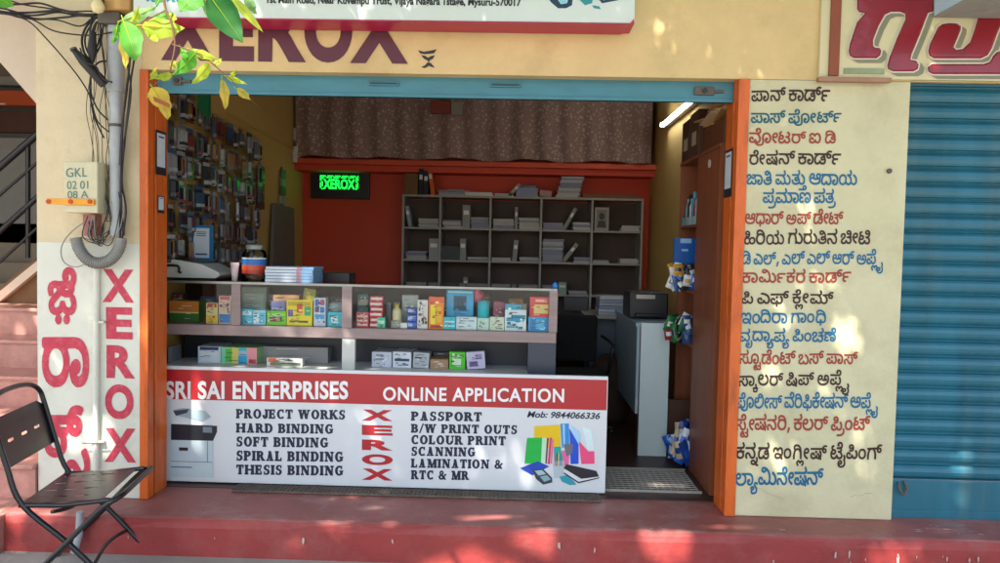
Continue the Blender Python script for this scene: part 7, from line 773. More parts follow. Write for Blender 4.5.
# payment notice card on a stand
A = at(190,262,.95); B = at(213,262,.95); T = at(200,225,.95)
st = thing('card_stand', 'small blue stand holding a white notice card behind the laminating machine', 'stand', ((A.x+B.x)/2,.95,A.z-.1))
MB().box(A.x,.95,A.z-.02,B.x,.958,T.z,pr('#1f6f9f'),.002).build('back_plate', st)
mb = MB(); w = B.x-A.x; mb.box(A.x+w*.16,.946,A.z+.03,B.x-w*.16,.9495,T.z-.02,pr('#d3dae0'))
for k in range(3): mb.box(A.x+w*.3,.9448,T.z-.045-k*.012,B.x-w*.3,.9458,T.z-.05-k*.012,pr('#33415c'))
mb.box(A.x+w*.24,.9448,A.z+.05,B.x-w*.24,.9458,A.z+.06,pr('#33415c')); mb.build('notice_card', st)
MB().box(A.x-.01,.92,A.z-.1,B.x+.01,1.02,A.z-.022,M_dk).build('base', st)
tag(MB().box(at(150,285,1.0).x,1.0,FZ+.01,at(232,285,1.0).x,1.3,at(232,266,1.0).z,M_dk).build('printer'),'dark machine standing behind the laminating machine','machine')
# jar
A = at(238,282.5,.6); B = at(262,282.5,.6); T = at(250,244.5,.6); r = (B.x-A.x)/2; h = T.z-zc; c_ = ((A.x+B.x)/2,.6+r,zc)
jr = thing('plastic_jar', 'clear plastic sweet jar with a blue and red label on the counter', 'jar', c_)
MB().lathe(c_,[(0,0),(r*.95,0),(r,.02),(r,h*.72),(r*.9,h*.82),(r*.62,h*.88),(r*.62,h*.9)],M_jar,28).build('jar_body', jr)
MB().lathe(c_,[(r*.66,h*.87),(r*.68,h*.88),(r*.68,h*.985),(r*.6,h),(0,h)],mat('clear_lid','#8f9694',.3,.05),28).build('lid', jr)
mb = MB()
for (z_0,z_1,cc) in ((.2,.3,'#b23a28'),(.3,.44,'#c9512f'),(.44,.6,'#2a6fb8'),(.6,.64,'#cfd8de')):
    n_ = 14
    for k in range(n_):
        a0 = math.pi*(1.02+.96*k/n_); a1 = math.pi*(1.02+.96*(k+1)/n_); rr = r+.0012
        mb.add([(c_[0]+rr*math.cos(a0),c_[1]+rr*math.sin(a0),zc+z_0*h),(c_[0]+rr*math.cos(a1),c_[1]+rr*math.sin(a1),zc+z_0*h),(c_[0]+rr*math.cos(a1),c_[1]+rr*math.sin(a1),zc+z_1*h),(c_[0]+rr*math.cos(a0),c_[1]+rr*math.sin(a0),zc+z_1*h)],[(0,1,2,3)],pr(cc))
mb.build('label_wrap', jr)
mb = MB(); rj = random.Random(3)
for k in range(60):
    a = rj.uniform(0,6.28); q_ = rj.uniform(0,r*.75); p = Vector((c_[0]+q_*math.cos(a),c_[1]+q_*math.sin(a),zc+.02+rj.uniform(0,h*.55))); mb.obox(p,Vector((.012,0,.003)),Vector((0,.009,0)),Vector((-.002,0,.008)),pr(rj.choice(['#7a2c1c','#b8482a','#4a2018','#c9a06a'])))
mb.build('sweets', jr)['kind'] = 'stuff'
A = at(229.5,284,.58); B = at(237,284,.58); r = (B.x-A.x)/2
tag(MB().lathe(((A.x+B.x)/2,.58+r,zc),[(0,0),(r*.7,0),(r*1.15,.115),(r*1.1,.115),(r*.66,.004)],pr('#d9c6c9')).build('paper_cup'),'pale pink white cup beside the sweet jar','cup')
# pile of books
for i in range(5):
    A = at(266,288,.58); B = at(302,288,.58); z = zc+.0195*i; dx = random.uniform(-.004,.004)
    bk = thing('notebook', ['bottom','second','middle','fourth','topmost'][i]+' pale blue notebook of the pile on the counter','book',((A.x+B.x)/2,.6,z),'pale blue notebooks piled on the counter')
    MB().box(A.x+dx,.565,z,B.x+dx+.075,.80,z+.0182,pr('#7fa9cf')).build('cover', bk)
    MB().box(A.x+dx+.004,.5635,z+.0022,B.x+dx-.03,.5648,z+.016,pr('#d9dfe6')).box(B.x+dx-.03,.5635,z+.0022,B.x+dx+.0,.5648,z+.016,pr('#d98f9c')).build('page_edge', bk)
tag(MB().box(at(303,286,.9).x,.9,zc,at(349,286,.9).x,1.1,zc+.05,pr('#3a2f30')).build('box'),'flat dark box behind the pale blue notebooks','box')
A = at(555,291,.5); tag(MB().lathe((A.x,.5,zc),[(0,0),(.016,0),(.018,.02),(.01,.035),(0,.04)],pr('#2f7fd0')).build('bottle_cap'),'small blue cap on the right corner of the counter','cap')

# ------------------------------------------------------------------ hanging stationery on the left wall
G3 = 'blister packs hanging on the left wall'
rowsz = [2.62,2.42,2.24,2.06,1.88,1.70]; cols = 13
pc = ['#2a2c30','#3a3d42','#1d2026','#4c5054','#26394d','#6c6f72','#303638','#551f22','#24402f','#3a3a55','#7b7f80','#1f2430','#46322a','#8d9294','#24566e','#7a3a1f']
cname = {'#2a2c30':'black','#3a3d42':'charcoal','#1d2026':'jet black','#4c5054':'slate grey','#26394d':'dark blue','#6c6f72':'mid grey','#303638':'smoky black','#551f22':'dark red','#24402f':'dark green','#3a3a55':'dusky violet','#7b7f80':'light grey','#1f2430':'blue black','#46322a':'dark brown','#8d9294':'pale grey','#24566e':'petrol blue','#7a3a1f':'rust brown'}
ordn = ['first','second','third','fourth','fifth','sixth','seventh','eighth','ninth','tenth','eleventh','twelfth','thirteenth']
rw = ['top','second','third','fourth','fifth','lowest']
rg = random.Random(11)
for i, z in enumerate(rowsz):
    for j in range(cols):
        y = .62+j*.135+rg.uniform(-.012,.012); zz = z-.009*j+rg.uniform(-.012,.012)
        if j > 11 and i in (4,5): continue
        w = rg.uniform(.045,.06); h = rg.uniform(.15,.19); d = .02; c = rg.choice(pc); a = rg.uniform(-.3,.15)
        mb = MB(); x = WL+.03+rg.uniform(0,.03)
        ay = Vector((math.sin(a)*w,math.cos(a)*w,0)); ax = Vector((math.cos(a),-math.sin(a),0)); cc = Vector((x+d/2+.02,y,zz-h/2))
        mb.obox(cc,ay,ax*.002,Vector((0,0,h/2)),pr(c,.3))
        mb.obox(cc+Vector((0,0,h*.41)),ay*.96,ax*.004,Vector((0,0,h*.07)),pr(rg.choice(['#8a3a34','#a9a9a4','#2b4f78','#6a6d6f','#2a2c30','#8a8d8e','#4a7078','#3a3d42']),.4))
        ne = rg.choice([1,1,2,3,4])                      # the goods in the blister: pens, tools, refills
        for e in range(ne):
            u_ = (e+.5)/ne*2-1; wd = .72/ne; tp = rg.uniform(.2,.32)*h; lo_ = -rg.uniform(.3,.46)*h; cg = pr(rg.choice(['#8f9292','#1c1e22','#50565a','#74302a','#33506c','#a5a5a0','#6a6e70','#232629','#8f6a3a','#35393c','#787c7e','#42474a']),.22)
            mb.obox(cc+ay*u_*.82+ax*.008+Vector((0,0,(tp+lo_)/2)),ay*wd*.8,ax*(.008+.01/ne),Vector((0,0,(tp-lo_)/2)),cg)
            mb.obox(cc+ay*u_*.82+ax*.010+Vector((0,0,lo_+.2*(tp-lo_))),ay*wd*.82,ax*(.009+.01/ne),Vector((0,0,(tp-lo_)*.1)),pr(rg.choice(['#a9a9a4','#2a2c30','#8a3a34','#6a6e70']),.3))
        mb.tube([cc+Vector((0,0,h/2)),cc+Vector((-.01,0,h/2+.03)),Vector((WL+.002,y,zz+.03))],.0015,M_steel,4)
        o = mb.build('blister_pack')
        tag(o, uniq(f'{cname[c]} blister pack, {ordn[j]} from the opening in the {rw[i]} row of the left wall'), 'blister pack', G3)
A = atx(203,95,WL+.12); tag(MB().add([(A.x,A.y-.1,A.z+.1),(A.x,A.y+.12,A.z+.1),(A.x+.01,A.y+.1,A.z-.12),(A.x+.03,A.y,A.z-.16),(A.x+.0,A.y-.09,A.z-.1),(A.x+.004,A.y-.1,A.z+.1),(A.x+.004,A.y+.12,A.z+.1),(A.x+.014,A.y+.1,A.z-.12),(A.x+.034,A.y,A.z-.16),(A.x+.004,A.y-.09,A.z-.1)],[(0,1,2,3,4),(5,6,7,8,9),(0,1,6,5),(1,2,7,6),(2,3,8,7),(3,4,9,8),(4,0,5,9)],pr('#0f7a45')).build('green_cloth'),'bright green cloth hanging above the blister packs','cloth')
def strip(px, pyt, pyb, cols_, lab):
    A = atx(px,pyt,WL+.02); B = atx(px,pyb,WL+.02); mb = MB(); n_ = len(cols_)
    for k, c in enumerate(cols_):
        z_1 = A.z+(B.z-A.z)*k/n_; z_0 = A.z+(B.z-A.z)*(k+.9)/n_
        mb.box(WL+.01,A.y-.07,z_0,WL+.03,A.y+.07,z_1,pr(c))
    mb.box(WL+.002,A.y-.01,B.z,WL+.012,A.y+.01,A.z+.03,M_dk); tag(mb.build('sachet_strip'),lab,'sachet strip')
strip(261,166,210,['#7a2a1c','#a8502a','#5b241c','#8f3a24','#6a2a20'],'strip of rust red sachets hanging on the left wall')
strip(283,170,205,['#54605c','#78827c','#4a5450','#9aa29c'],'strip of grey sachets hanging beyond the rust red strip')
strip(285,205,222,['#b9b9b4','#d0d0ca'],'short white card pinned under the grey sachets')
# switch boxes and conduit near the loft
for px, py, hh, lb in ((300,134,.07,'upper white switch box by the loft curtain'),(299,154,.09,'lower white switch box by the loft curtain')):
    A = atx(px,py,WL+.05); t_ = thing('switch_box', lb, 'switch box', (WL+.02,A.y,A.z))
    MB().box(WL+.002,A.y-.06,A.z-hh,WL+.05,A.y+.05,A.z+hh*.8,M_offw,.004).build('casing', t_); MB().box(WL+.051,A.y-.03,A.z-hh*.4,WL+.056,A.y+.02,A.z+hh*.3,M_offw).build('switch', t_)
A = atx(225,112,WL+.01); B = atx(300,152,WL+.01)
tag(MB().tube([(WL+.01,A.y,A.z),(WL+.01,B.y,B.z)],.011,M_int,8).build('wall_conduit'),'thin conduit slanting along the left interior wall','conduit')
# grey board leaning on the left wall
tag(MB().prism([(WL+.05,2.55,1.0),(WL+.05,3.3,1.0),(WL+.03,3.3,2.0),(WL+.02,2.75,2.02)],(.03,0,0),mat('grey_board','#6f6a60',.6,.1)).build('grey_board'),'grey board leaning against the left interior wall','board')
# LED sign
Yl = 3.72; a = at(311,165,Yl); b = at(369,199,Yl)
ld = thing('led_sign', 'glowing green LED sign in a black frame on the red back wall', 'sign', ((a.x+b.x)/2,Yl,b.z))
MB().box(a.x,Yl,b.z,b.x,Yl+.05,a.z,M_dk,.004).build('frame', ld)
c = at(320,175,Yl); d = at(358.5,190,Yl); M_led = mat('green_led','#12ff48',.5,0,emit=.8); M_ledd = mat('green_led_dim','#0a9a2c',.5,0,emit=.6)
mb = MB(); cw = (d.x-c.x)/26; nr = 10; chh = (c.z-d.z)/nr
for gx in range(26):
    for gy in range(nr):
        if gy < 2 or gx in (0,1,24,25): 
            if (gx+gy) % 5 != 4: mb.box(c.x+gx*cw+cw*.12,Yl-.004,c.z-(gy+1)*chh+chh*.12,c.x+(gx+1)*cw-cw*.12,Yl-.0005,c.z-gy*chh-chh*.12,M_led)
mb.build('led_border', ld)
mb = MB(); vs, fs = latin('XEROX', .03); 
mb.add([(x,Yl-.003,z) for x, z in fit(vs, c.x+2.3*cw, d.x-2.3*cw, d.z+.004, c.z-2.6*chh)], fs, M_led); mb.build('lettering', ld, recalc=False)
mb = MB(); mb.tube([(a.x+.15,Yl+.02,a.z),(a.x+.2,Yl,a.z-.03),(a.x+.3,Yl-.005,a.z-.05),(b.x-.25,Yl-.005,a.z-.04),(b.x-.12,Yl+.01,a.z+.01)],.006,M_gcable,6,smooth_path=3); mb.build('wire', ld)

# ------------------------------------------------------------------ loft curtain
M_cur = bpy.data.materials.new('floral_curtain'); M_cur.use_nodes = True; nt = M_cur.node_tree; b_ = nt.nodes['Principled BSDF']; b_.inputs['Roughness'].default_value = .9
tc = nt.nodes.new('ShaderNodeTexCoord'); vo = nt.nodes.new('ShaderNodeTexVoronoi'); vo.inputs['Scale'].default_value = 30; vo.inputs['Randomness'].default_value = 1
nn = nt.nodes.new('ShaderNodeTexNoise'); nn.inputs['Scale'].default_value = 60; nn.inputs['Detail'].default_value = 4
mm_ = nt.nodes.new('ShaderNodeMath'); mm_.operation = 'MULTIPLY_ADD'; nt.links.new(tc.outputs['Object'], vo.inputs['Vector']); nt.links.new(tc.outputs['Object'], nn.inputs['Vector'])
nt.links.new(vo.outputs['Distance'], mm_.inputs[0]); mm_.inputs[1].default_value = .9; nt.links.new(nn.outputs['Fac'], mm_.inputs[2])
cr = nt.nodes.new('ShaderNodeValToRGB'); cr.color_ramp.elements[0].position = .55; cr.color_ramp.elements[0].color = lin('#c4b2a4'); cr.color_ramp.elements[1].position = .86; cr.color_ramp.elements[1].color = lin('#90746a')
nt.links.new(mm_.outputs[0], cr.inputs[0]); nt.links.new(cr.outputs[0], b_.inputs['Base Color'])
mb = MB(); nx, nz = 160, 14; xa, xb = WL+.03, WR-.06; vs = []
for j in range(nz+1):
    for i in range(nx+1):
        u = i/nx; v = j/nz; x = xa+(xb-xa)*u
        y = 3.39+.034*math.sin(u*95+.8*math.sin(v*3))*(.4+.6*v)+.02*math.sin(u*23+v*1.5)
        z = 3.28-(3.28-2.525)*v + (.012*math.sin(u*31) if j == nz else 0); vs.append((x,y,z))
mb.add(vs, [(j*(nx+1)+i,j*(nx+1)+i+1,(j+1)*(nx+1)+i+1,(j+1)*(nx+1)+i) for j in range(nz) for i in range(nx)], M_cur, True)
cto = thing('loft_curtain', 'brown floral curtain drawn across the loft above the red wall', 'curtain', ((xa+xb)/2,3.39,2.52))
mb.build('curtain_cloth', cto); MB().tube([(WL+.005,3.39,3.285),(WR-.005,3.39,3.285)],.01,M_dk,8).build('rod', cto)
a = at(440,106,3.3); tag(MB().box(a.x-.09,3.3,a.z-.07,a.x+.1,3.34,a.z+.05,pr('#8a3a2c')).box(a.x+.11,3.31,a.z-.08,a.x+.22,3.34,a.z+.05,pr('#8f8a7c')).build('hanging_box'),'small red and grey box hanging in front of the curtain','box')
# tube light
a = atx(662,125,WR-.06); b = atx(692,103,WR-.06)
tl = thing('tube_light', 'lit white tube light high on the right interior wall', 'lamp', tuple((a+b)/2))
MB().box(WR-.045,b.y,a.z-.02,WR-.002,a.y,a.z+.03,M_offw).build('fitting', tl)
MB().tube([(WR-.065,b.y+.03,a.z+.0),(WR-.065,a.y-.03,a.z+.0)],.011,mat('lit_tube','#f4fbff',.5,0,emit=14),10).build('tube', tl)
MB().box(WR-.085,b.y,a.z-.02,WR-.046,b.y+.03,a.z+.02,M_offw).box(WR-.085,a.y-.03,a.z-.02,WR-.046,a.y,a.z+.02,M_offw).build('end_cap', tl)

# ------------------------------------------------------------------ back shelves
Ys = 3.45; cx = [at(p,210,Ys).x for p in (403.2,440.3,490.5,541.3,592.5,642.4)]; zt_ = at(520,197.5,Ys).z; st_ = .325
zr_ = [zt_-st_*i for i in range(7)]
sh = thing('shelf_unit', 'grey white compartment shelf unit full of papers against the red back wall', 'shelf', ((cx[0]+cx[-1])/2,Ys,FZ))
for x in cx: MB().box(x-.011,Ys,FZ+.005,x+.011,YB-.01,zt_-.012,M_cub,.002).build('upright', sh)
for i, z in enumerate(zr_):
    if i == 0: MB().box(cx[0]-.012,Ys-.003,z-.011,cx[-1]+.012,YB-.01,z+.011,M_cub,.002).build('shelf', sh)
    elif z > FZ:
        MB().box(cx[0]+.012,Ys+.002,z-.009,cx[-1]-.012,YB-.012,z+.009,M_cub).build('shelf', sh)
MB().box(cx[0],YB-.012,FZ+.01,cx[-1],YB-.004,zt_-.02,M_cubback).build('back_panel', sh)
K_ = 7.57/750
rn = ['top of the grey shelf unit','top row','second row','third row']; cnm = ['first','second','third','fourth','fifth']
def onshelf(kind, row, xa, xb, hp, lab, col=None, lean=0, n_=None, y=None, dp=.2):
    z0 = zr_[row-1 if row else 0]; z0 = zr_[row]+.0095 if row else zr_[0]+.0115
    A = at(xa,230,Ys); B = at(xb,230,Ys); w = B.x-A.x; h = hp*K_; yy = y if y is not None else Ys+.03; cxm = (A.x+B.x)/2
    mb = MB()
    if kind == 'paper_stack':
        z = z0; rr = random.Random(int(xa*7+row)); t = .018
        while z < z0+h-.002:
            tt = min(rr.uniform(.01,.024), z0+h-z); s = rr.uniform(-.008,.008)+lean*(z-z0); a_ = rr.uniform(-.03,.03)
            c_ = Vector((cxm+s,yy+dp/2,z+tt/2)); mb.obox(c_,Vector((w/2*.97,0,0)).copy(),Vector((-a_*.1,dp/2,0)),Vector((0,0,tt/2*.9)),rr.choice([M_paper,M_paperg,M_paper,pr('#74748a')]) if not col else pr(col)); z += tt
    else:
        hw = w/2
        ax = Vector((math.cos(lean)*hw,0,-math.sin(lean)*hw)); az = Vector((math.sin(lean)*h/2,0,math.cos(lean)*h/2))
        mb.obox(Vector((0,yy+dp/2,0)),ax,Vector((0,dp/2,0)),az,pr(col or '#8f8d87',.8))
        if kind == 'document_file': mb.obox(Vector((0,yy-.001,0))+az*.35,ax*.7,Vector((0,.001,0)),az*.18,pr('#d8d8d4'))
        lo = min(v.z for v in mb.v); mb.v = [v+Vector((cxm,0,z0-lo)) for v in mb.v]
    return tag(mb.build(kind), uniq(lab), {'paper_stack':'paper stack','document_file':'file','box':'box'}.get(kind, kind.replace('_',' ')), 'papers and files on the back shelves')
PS, DF = 'paper_stack', 'document_file'
T_ = lambda k: f'of the grey shelf unit'
onshelf(DF,1,406,409.5,21,'thin grey file leaning in the first bay of the top row',lean=-.18,col='#8d99a0')
onshelf(PS,1,417.6,438,9,'low paper stack in the first bay of the top row')
onshelf(PS,1,442.5,461.5,7.5,'low paper stack left of the upright box in the second bay, top row')
onshelf(DF,1,462,469.5,23,'upright white box file in the second bay of the top row')
onshelf(PS,1,470.5,489,11,'paper stack right of the upright box in the second bay, top row')
onshelf(PS,1,492.5,513.5,10,'paper stack left of the thin upright file in the third bay, top row')
onshelf(DF,1,514.5,517.5,22,'thin upright file in the third bay of the top row')
onshelf(PS,1,518.5,540,11.5,'paper stack right of the thin upright file in the third bay, top row')
onshelf(PS,1,543,563.5,7,'low paper stack in the fourth bay of the top row, left side')
onshelf(DF,1,568,571.5,24,'file leaning right in the fourth bay of the top row',lean=.5)
onshelf(PS,1,573,591,8,'paper stack in the fourth bay of the top row, right side',y=Ys+.02)
fr = thing('photo_frame','framed dark portrait standing in the fifth bay of the top row','picture frame',(at(602,225,Ys).x,Ys+.03,zr_[1]+.0095))
A = at(594.8,225,Ys); B = at(609,225,Ys); z0 = zr_[1]+.0095; w = B.x-A.x
MB().box(A.x,Ys+.03,z0,B.x,Ys+.045,z0+.235,pr('#8d877c')).build('frame', fr)
mb = MB().box(A.x+.02,Ys+.0285,z0+.03,B.x-.02,Ys+.0295,z0+.21,pr('#6f675c')); xm = (A.x+B.x)/2
mb.add([(xm+.028*math.cos(t*.52),Ys+.0275,z0+.145+.036*math.sin(t*.52)) for t in range(12)],[list(range(12))],pr('#2b2320')); mb.add([(xm-.045,Ys+.0275,z0+.032),(xm+.045,Ys+.0275,z0+.032),(xm+.03,Ys+.0275,z0+.1),(xm-.03,Ys+.0275,z0+.1)],[(0,1,2,3)],pr('#2b2320')); mb.build('picture', fr)
onshelf(PS,1,621.5,640.5,6,'low paper stack in the fifth bay of the top row')
onshelf(PS,2,406,427,8,'low paper stack in the first bay of the second row')
onshelf(DF,2,429,438.5,21,'wide upright grey file in the first bay of the second row',col='#9b9a96')
onshelf('box',2,441.5,459.5,14,'dark grey box in the second bay of the second row',col='#4a4d50')
onshelf(DF,2,460,466,21.5,'upright white box file in the second bay of the second row')
onshelf(PS,2,467.5,489,3.5,'very thin paper stack in the second bay of the second row')
onshelf(PS,2,492.5,512,3.5,'very thin paper stack in the third bay of the second row')
tt_ = onshelf(DF,2,513.5,518,21,'upright roll with curled ends in the third bay of the second row',lean=.08)
onshelf(PS,2,520,540,4.5,'thin paper stack right of the curled roll, second row')
onshelf(PS,2,543,564.5,23,'tall paper stack in the fourth bay of the second row')
onshelf(DF,2,569,573,22,'file leaning right beside the tall stack, second row',lean=.65)
onshelf(PS,2,574.5,591,5.5,'thin paper stack in the fourth bay of the second row',y=Ys+.02)
onshelf(PS,2,594.5,611,3,'thin paper stack at the left of the fifth bay, second row')
onshelf(PS,2,621,640,5,'thin paper stack at the right of the fifth bay, second row')
onshelf(PS,3,406,425,2.5,'thin paper stack in the first bay of the third row')
onshelf(PS,3,442,459,3,'thin paper stack in the second bay of the third row')
onshelf(DF,3,464,468.5,15,'short upright file in the second bay of the third row')
onshelf('box',3,521,531,4,'crumpled pale wrapper in the third bay of the third row',col='#9a9a94')
onshelf(DF,3,560,568,12,'short green white file in the fourth bay of the third row',col='#8fa394')
onshelf(PS,3,570,589,3.5,'thin paper stack in the fourth bay of the third row')
A = at(512,232,Ys); B = at(526,232,Ys)
# on top
onshelf('box',0,403.5,416.5,21,'brown cardboard box on the left end of the shelf unit top',col='#6f5230')
onshelf(DF,0,417.5,422,26,'black file standing beside the brown cardboard box',col='#20222a')
onshelf(DF,0,422.5,427,24,'second black file, between the first one and the orange file',col='#2a2730')
onshelf(DF,0,428,432,27,'orange file leaning against the black files',col='#c8581c',lean=-.16)
onshelf(PS,0,437,469,5,'long flat heap of papers on the shelf unit top, left half')
onshelf(PS,0,464,492,3.5,'flat white papers in front of the long heap',y=Ys+.01,col='#c9c8c2')
onshelf(PS,0,494,513,3,'flat white papers left of the tilted sheaf')
onshelf(DF,0,512,515.5,15,'tilted sheaf of white paper on the shelf unit top',lean=.75)
onshelf(PS,0,515.5,537.5,9,'blue grey stack of bound papers on the shelf unit top',col='#7f84a0')
onshelf('box',0,539,551,6,'crumpled red and white bag between the two big paper stacks',col='#a88880',lean=.1)
onshelf(PS,0,555,578,21,'tallest leaning stack of blue white papers on the shelf unit top',lean=.3)
onshelf(PS,0,446,462,7,'short pile of tan papers standing on the long flat heap end',y=Ys+.12,col='#8f8168')
onshelf(PS,0,520,536,13,'second blue grey pile behind the stack of bound papers',y=Ys+.2,dp=.12,col='#6f7388')
onshelf('box',0,582,638,4,'flat brown board on the right end of the shelf unit top',col='#7a4a2a')

# ------------------------------------------------------------------ right side: wooden shelf unit
ux = 1.165; y0 = .32; ym = .84; y1 = 1.36; zu = at(705,152,.5).z+.01
wu = thing('wooden_cabinet', 'brown wooden cabinet with open side shelves inside the opening on the right', 'cabinet', (1.25,y0,FZ))
MB().box(ux,y0,FZ+.006,WR-.004,y0+.02,zu,M_brown).box(ux,y0+.0205,FZ+.006,ux+.02,ym,zu,M_brown,.002).build('side_panel', wu)
MB().box(ux+.0,ym+.001,FZ+.006,WR-.004,ym+.018,zu,M_brown).box(ux,y1,FZ+.006,WR-.004,y1+.018,zu,M_brown).build('upright', wu)
MB().box(ux-.004,y0-.002,zu+.001,WR-.004,y1+.03,zu+.022,M_brown,.002).build('top_board', wu)
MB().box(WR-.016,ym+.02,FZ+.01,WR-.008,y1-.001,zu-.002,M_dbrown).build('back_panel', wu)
szs = [atx(688,y,ux).z for y in (225,290,343)]+[atx(680,425,ux).z-.1, FZ+.05]
for z in szs: MB().box(ux+.004,ym+.02,z-.018,WR-.018,y1-.002,z,M_brown).build('shelf', wu)
a = atx(710,163.5,ux); 
tag(MB().tube([(ux-.002,a.y,a.z),(ux-.006,a.y,a.z)],.026,pr('#cfc9bc'),18).build('round_sticker'),'round white sticker on the wooden cabinet side','sticker')
# boxes on top of cabinet
zt2 = zu+.0225; G5 = 'boxes on top of the wooden cabinet'
def cbox(ya, yb, h, col, lab, xo=0, marks=True):
    t_ = thing('file_box', lab, 'box', (ux+.08,(ya+yb)/2,zt2), G5)
    MB().box(ux+xo,ya,zt2,WR-.03,yb,zt2+h,pr(col,.6),.004).build('carton', t_)
    if marks: MB().box(ux+xo-.0015,(ya+yb)/2-.07,zt2+h*.25,ux+xo-.0005,(ya+yb)/2+.05,zt2+h*.55,pr('#b9ae98')).build('label', t_)
cbox(1.14,1.36,.28,'#4a2f22','dark brown file box at the far end of the cabinet top'); cbox(.88,1.12,.30,'#54341f','dark brown file box in the middle of the cabinet top')
cbox(.36,.85,.16,'#6a3c22','long low brown box at the near end of the cabinet top',.03,False)
a = Vector((ux+.02,.6,zt2+.162)); mb = MB(); rr = random.Random(5)
for k in range(9):
    ang = rr.uniform(-.5,.5); c_ = a+Vector((rr.uniform(.02,.1),rr.uniform(-.22,.22),.012+.011*k*.8)); mb.obox(c_,Vector((.08,.0,.01*rr.uniform(-1,1))),Vector((.03*ang,.13,.02*rr.uniform(-1,1))),Vector((0,0,.004)),pr(rr.choice(['#c9a070','#d9bd96','#b98a52','#e0cdb0'])))
tag(mb.build('loose_papers'),'heap of loose tan papers and envelopes on the low brown box','papers')
# goods in cabinet
G6 = 'goods on the open shelves of the wooden cabinet'; rr = random.Random(9)
cl = ['#bfc8cc','#2c3138','#a9b7bc','#8a2f2a','#3a86a0','#c9cdc8','#22262c','#6fa6b8']
nm = ['pale grey','black','silver','dark red','steel blue','white','jet black','light blue']
for k in range(8):
    y = ym+.055+k*.058; h = rr.uniform(.16,.24); t_ = thing('glue_tube', nm[k]+' tube, '+ordn[k]+' from the near end of the upper cabinet shelf', 'tube', (ux+.05,y,szs[0]), G6)
    MB().lathe((ux+.05,y,szs[0]+.001),[(0,0),(.02,0),(.022,h*.1),(.022,h*.7),(.015,h*.8)],pr(cl[k])).build('tube_body', t_); MB().lathe((ux+.05,y,szs[0]+.001),[(.013,h*.8),(.013,h),(0,h)],pr(cl[(k+3) % 8])).build('cap', t_)
    tag(MB().box(ux+.006,y-.024,szs[0]+.001,ux+.022,y+.024,szs[0]+.055,pr(rr.choice(['#8fb0b0','#9fc0c0','#7a9c9f']))).build('price_card'),'pale green card, '+ordn[k]+' from the near end of the upper cabinet shelf','card',G6)
def bag(name, lab, cat, px0, py0, px1, py1, X, cols_, seed, n_=16):
    """pile of upright and slumped printed packets, each slightly puffed with a label"""
    r = random.Random(seed); a = atx((px0+px1)/2, py1, X); sc = (a.y-CAM.y)/F; w = (px1-px0)*sc/2; h = (py1-py0)*sc
    a = at((px0+px1)/2, py1, a.y); mb = MB()
    for k in range(n_):
        hh = r.uniform(.35,.6)*h; ww = r.uniform(.018,.034); t = r.uniform(-.5,.5); tl_ = r.gauss(0,.35)
        c_ = Vector((a.x+r.uniform(-.85,.85)*w, a.y-.12+.25*k/n_*r.uniform(.6,1.2), a.z+hh*.5+r.random()**1.5*(h-hh)))
        d1 = Vector((math.cos(t)*math.cos(tl_),math.sin(t),math.sin(tl_))).normalized(); d2 = Vector((-math.sin(tl_),r.uniform(-.3,.3),math.cos(tl_))); d2 = (d2-d1*d2.dot(d1)).normalized(); d3 = d1.cross(d2)
        if d3.y > 0: d3 = -d3
        m_ = pr(r.choice(cols_),.22); m2 = pr(r.choice(cols_),.22); n1 = 6; vs = []
        for i in range(n1+1):
            for j in range(n1+1):
                u = i/n1*2-1; v = j/n1*2-1; vs.append(c_+d1*ww*u+d2*hh*.5*v+d3*(.014*(1-u*u)*(1-v**4)+.0015*math.sin(9*u+k)*math.cos(7*v)))
        q4 = lambda i, j: (i*(n1+1)+j,(i+1)*(n1+1)+j,(i+1)*(n1+1)+j+1,i*(n1+1)+j+1)
        mb.add(vs, [q4(i,j) for i in range(n1) for j in range(n1) if not (0 < i < 5 and j in (2,3))], m_, True)
        mb.add(vs, [q4(i,j) for i in range(n1) for j in range(n1) if 0 < i < 5 and j in (2,3)], m2, True)
        mb.add([p-d3*(.004+.0) if True else p for p in vs], [q4(i,j)[::-1] for i in range(n1) for j in range(n1)], m_, True)
    return tag(mb.build(name, recalc=False), lab, cat, G6)
a = atx(672,238,ux-.06); A = at(671,286,1.15); B = at(697,286,1.0); T = at(680,238,1.1)
tag(MB().box(A.x,1.08,A.z+.16,B.x+.02,1.12,T.z,pr('#1558a6',.3)).box(A.x+.04,1.078,A.z+.3,B.x-.03,1.0795,A.z+.33,pr('#8fb6dc')).box(A.x+.05,1.078,T.z-.09,B.x-.05,1.0795,T.z-.075,pr('#8fb6dc')).build('blue_poster_pack'),'tall glossy blue pack standing in the wooden cabinet','pack',G6)
bag('packet_heap','heap of shiny white and blue packets below the tall blue pack','packets',668,262,698,292,ux-.01,['#cfd6da','#1f5fb0','#e3e6e6','#c9952c','#9fb4c0','#2b3038'],21,34)
bag('packet_heap','heap of green, white and silver packets on the middle cabinet shelf','packets',664,312,699,342,ux-.02,['#bfc8ca','#1c6f3c','#23272c','#dfe4e4','#2f4c7a','#8f1f2a'],22,40)
bag('packet_heap','bundle of blue and white packets on the low cabinet shelf','packets',670,418,697,462,ux-.01,['#1d55b8','#2a69cf','#c9d6e6','#1a3f8a','#8fb0dc','#bcae92'],23,40)
for k in range(4): tag(MB().obox(Vector((ux+.06,1.05+k*.01,szs[3]+.012+.022*k)),Vector((.06,.0,0)),Vector((0.01*(k-1),.16,0)),Vector((0,0,.009)),pr(['#3f4550','#8d8f8a','#2c3240','#6f7478'][k])).build('notebook'),['lowest dark grey','pale grey','navy','topmost mid grey'][k]+' notebook of the pile on the lower cabinet shelf','book',G6)
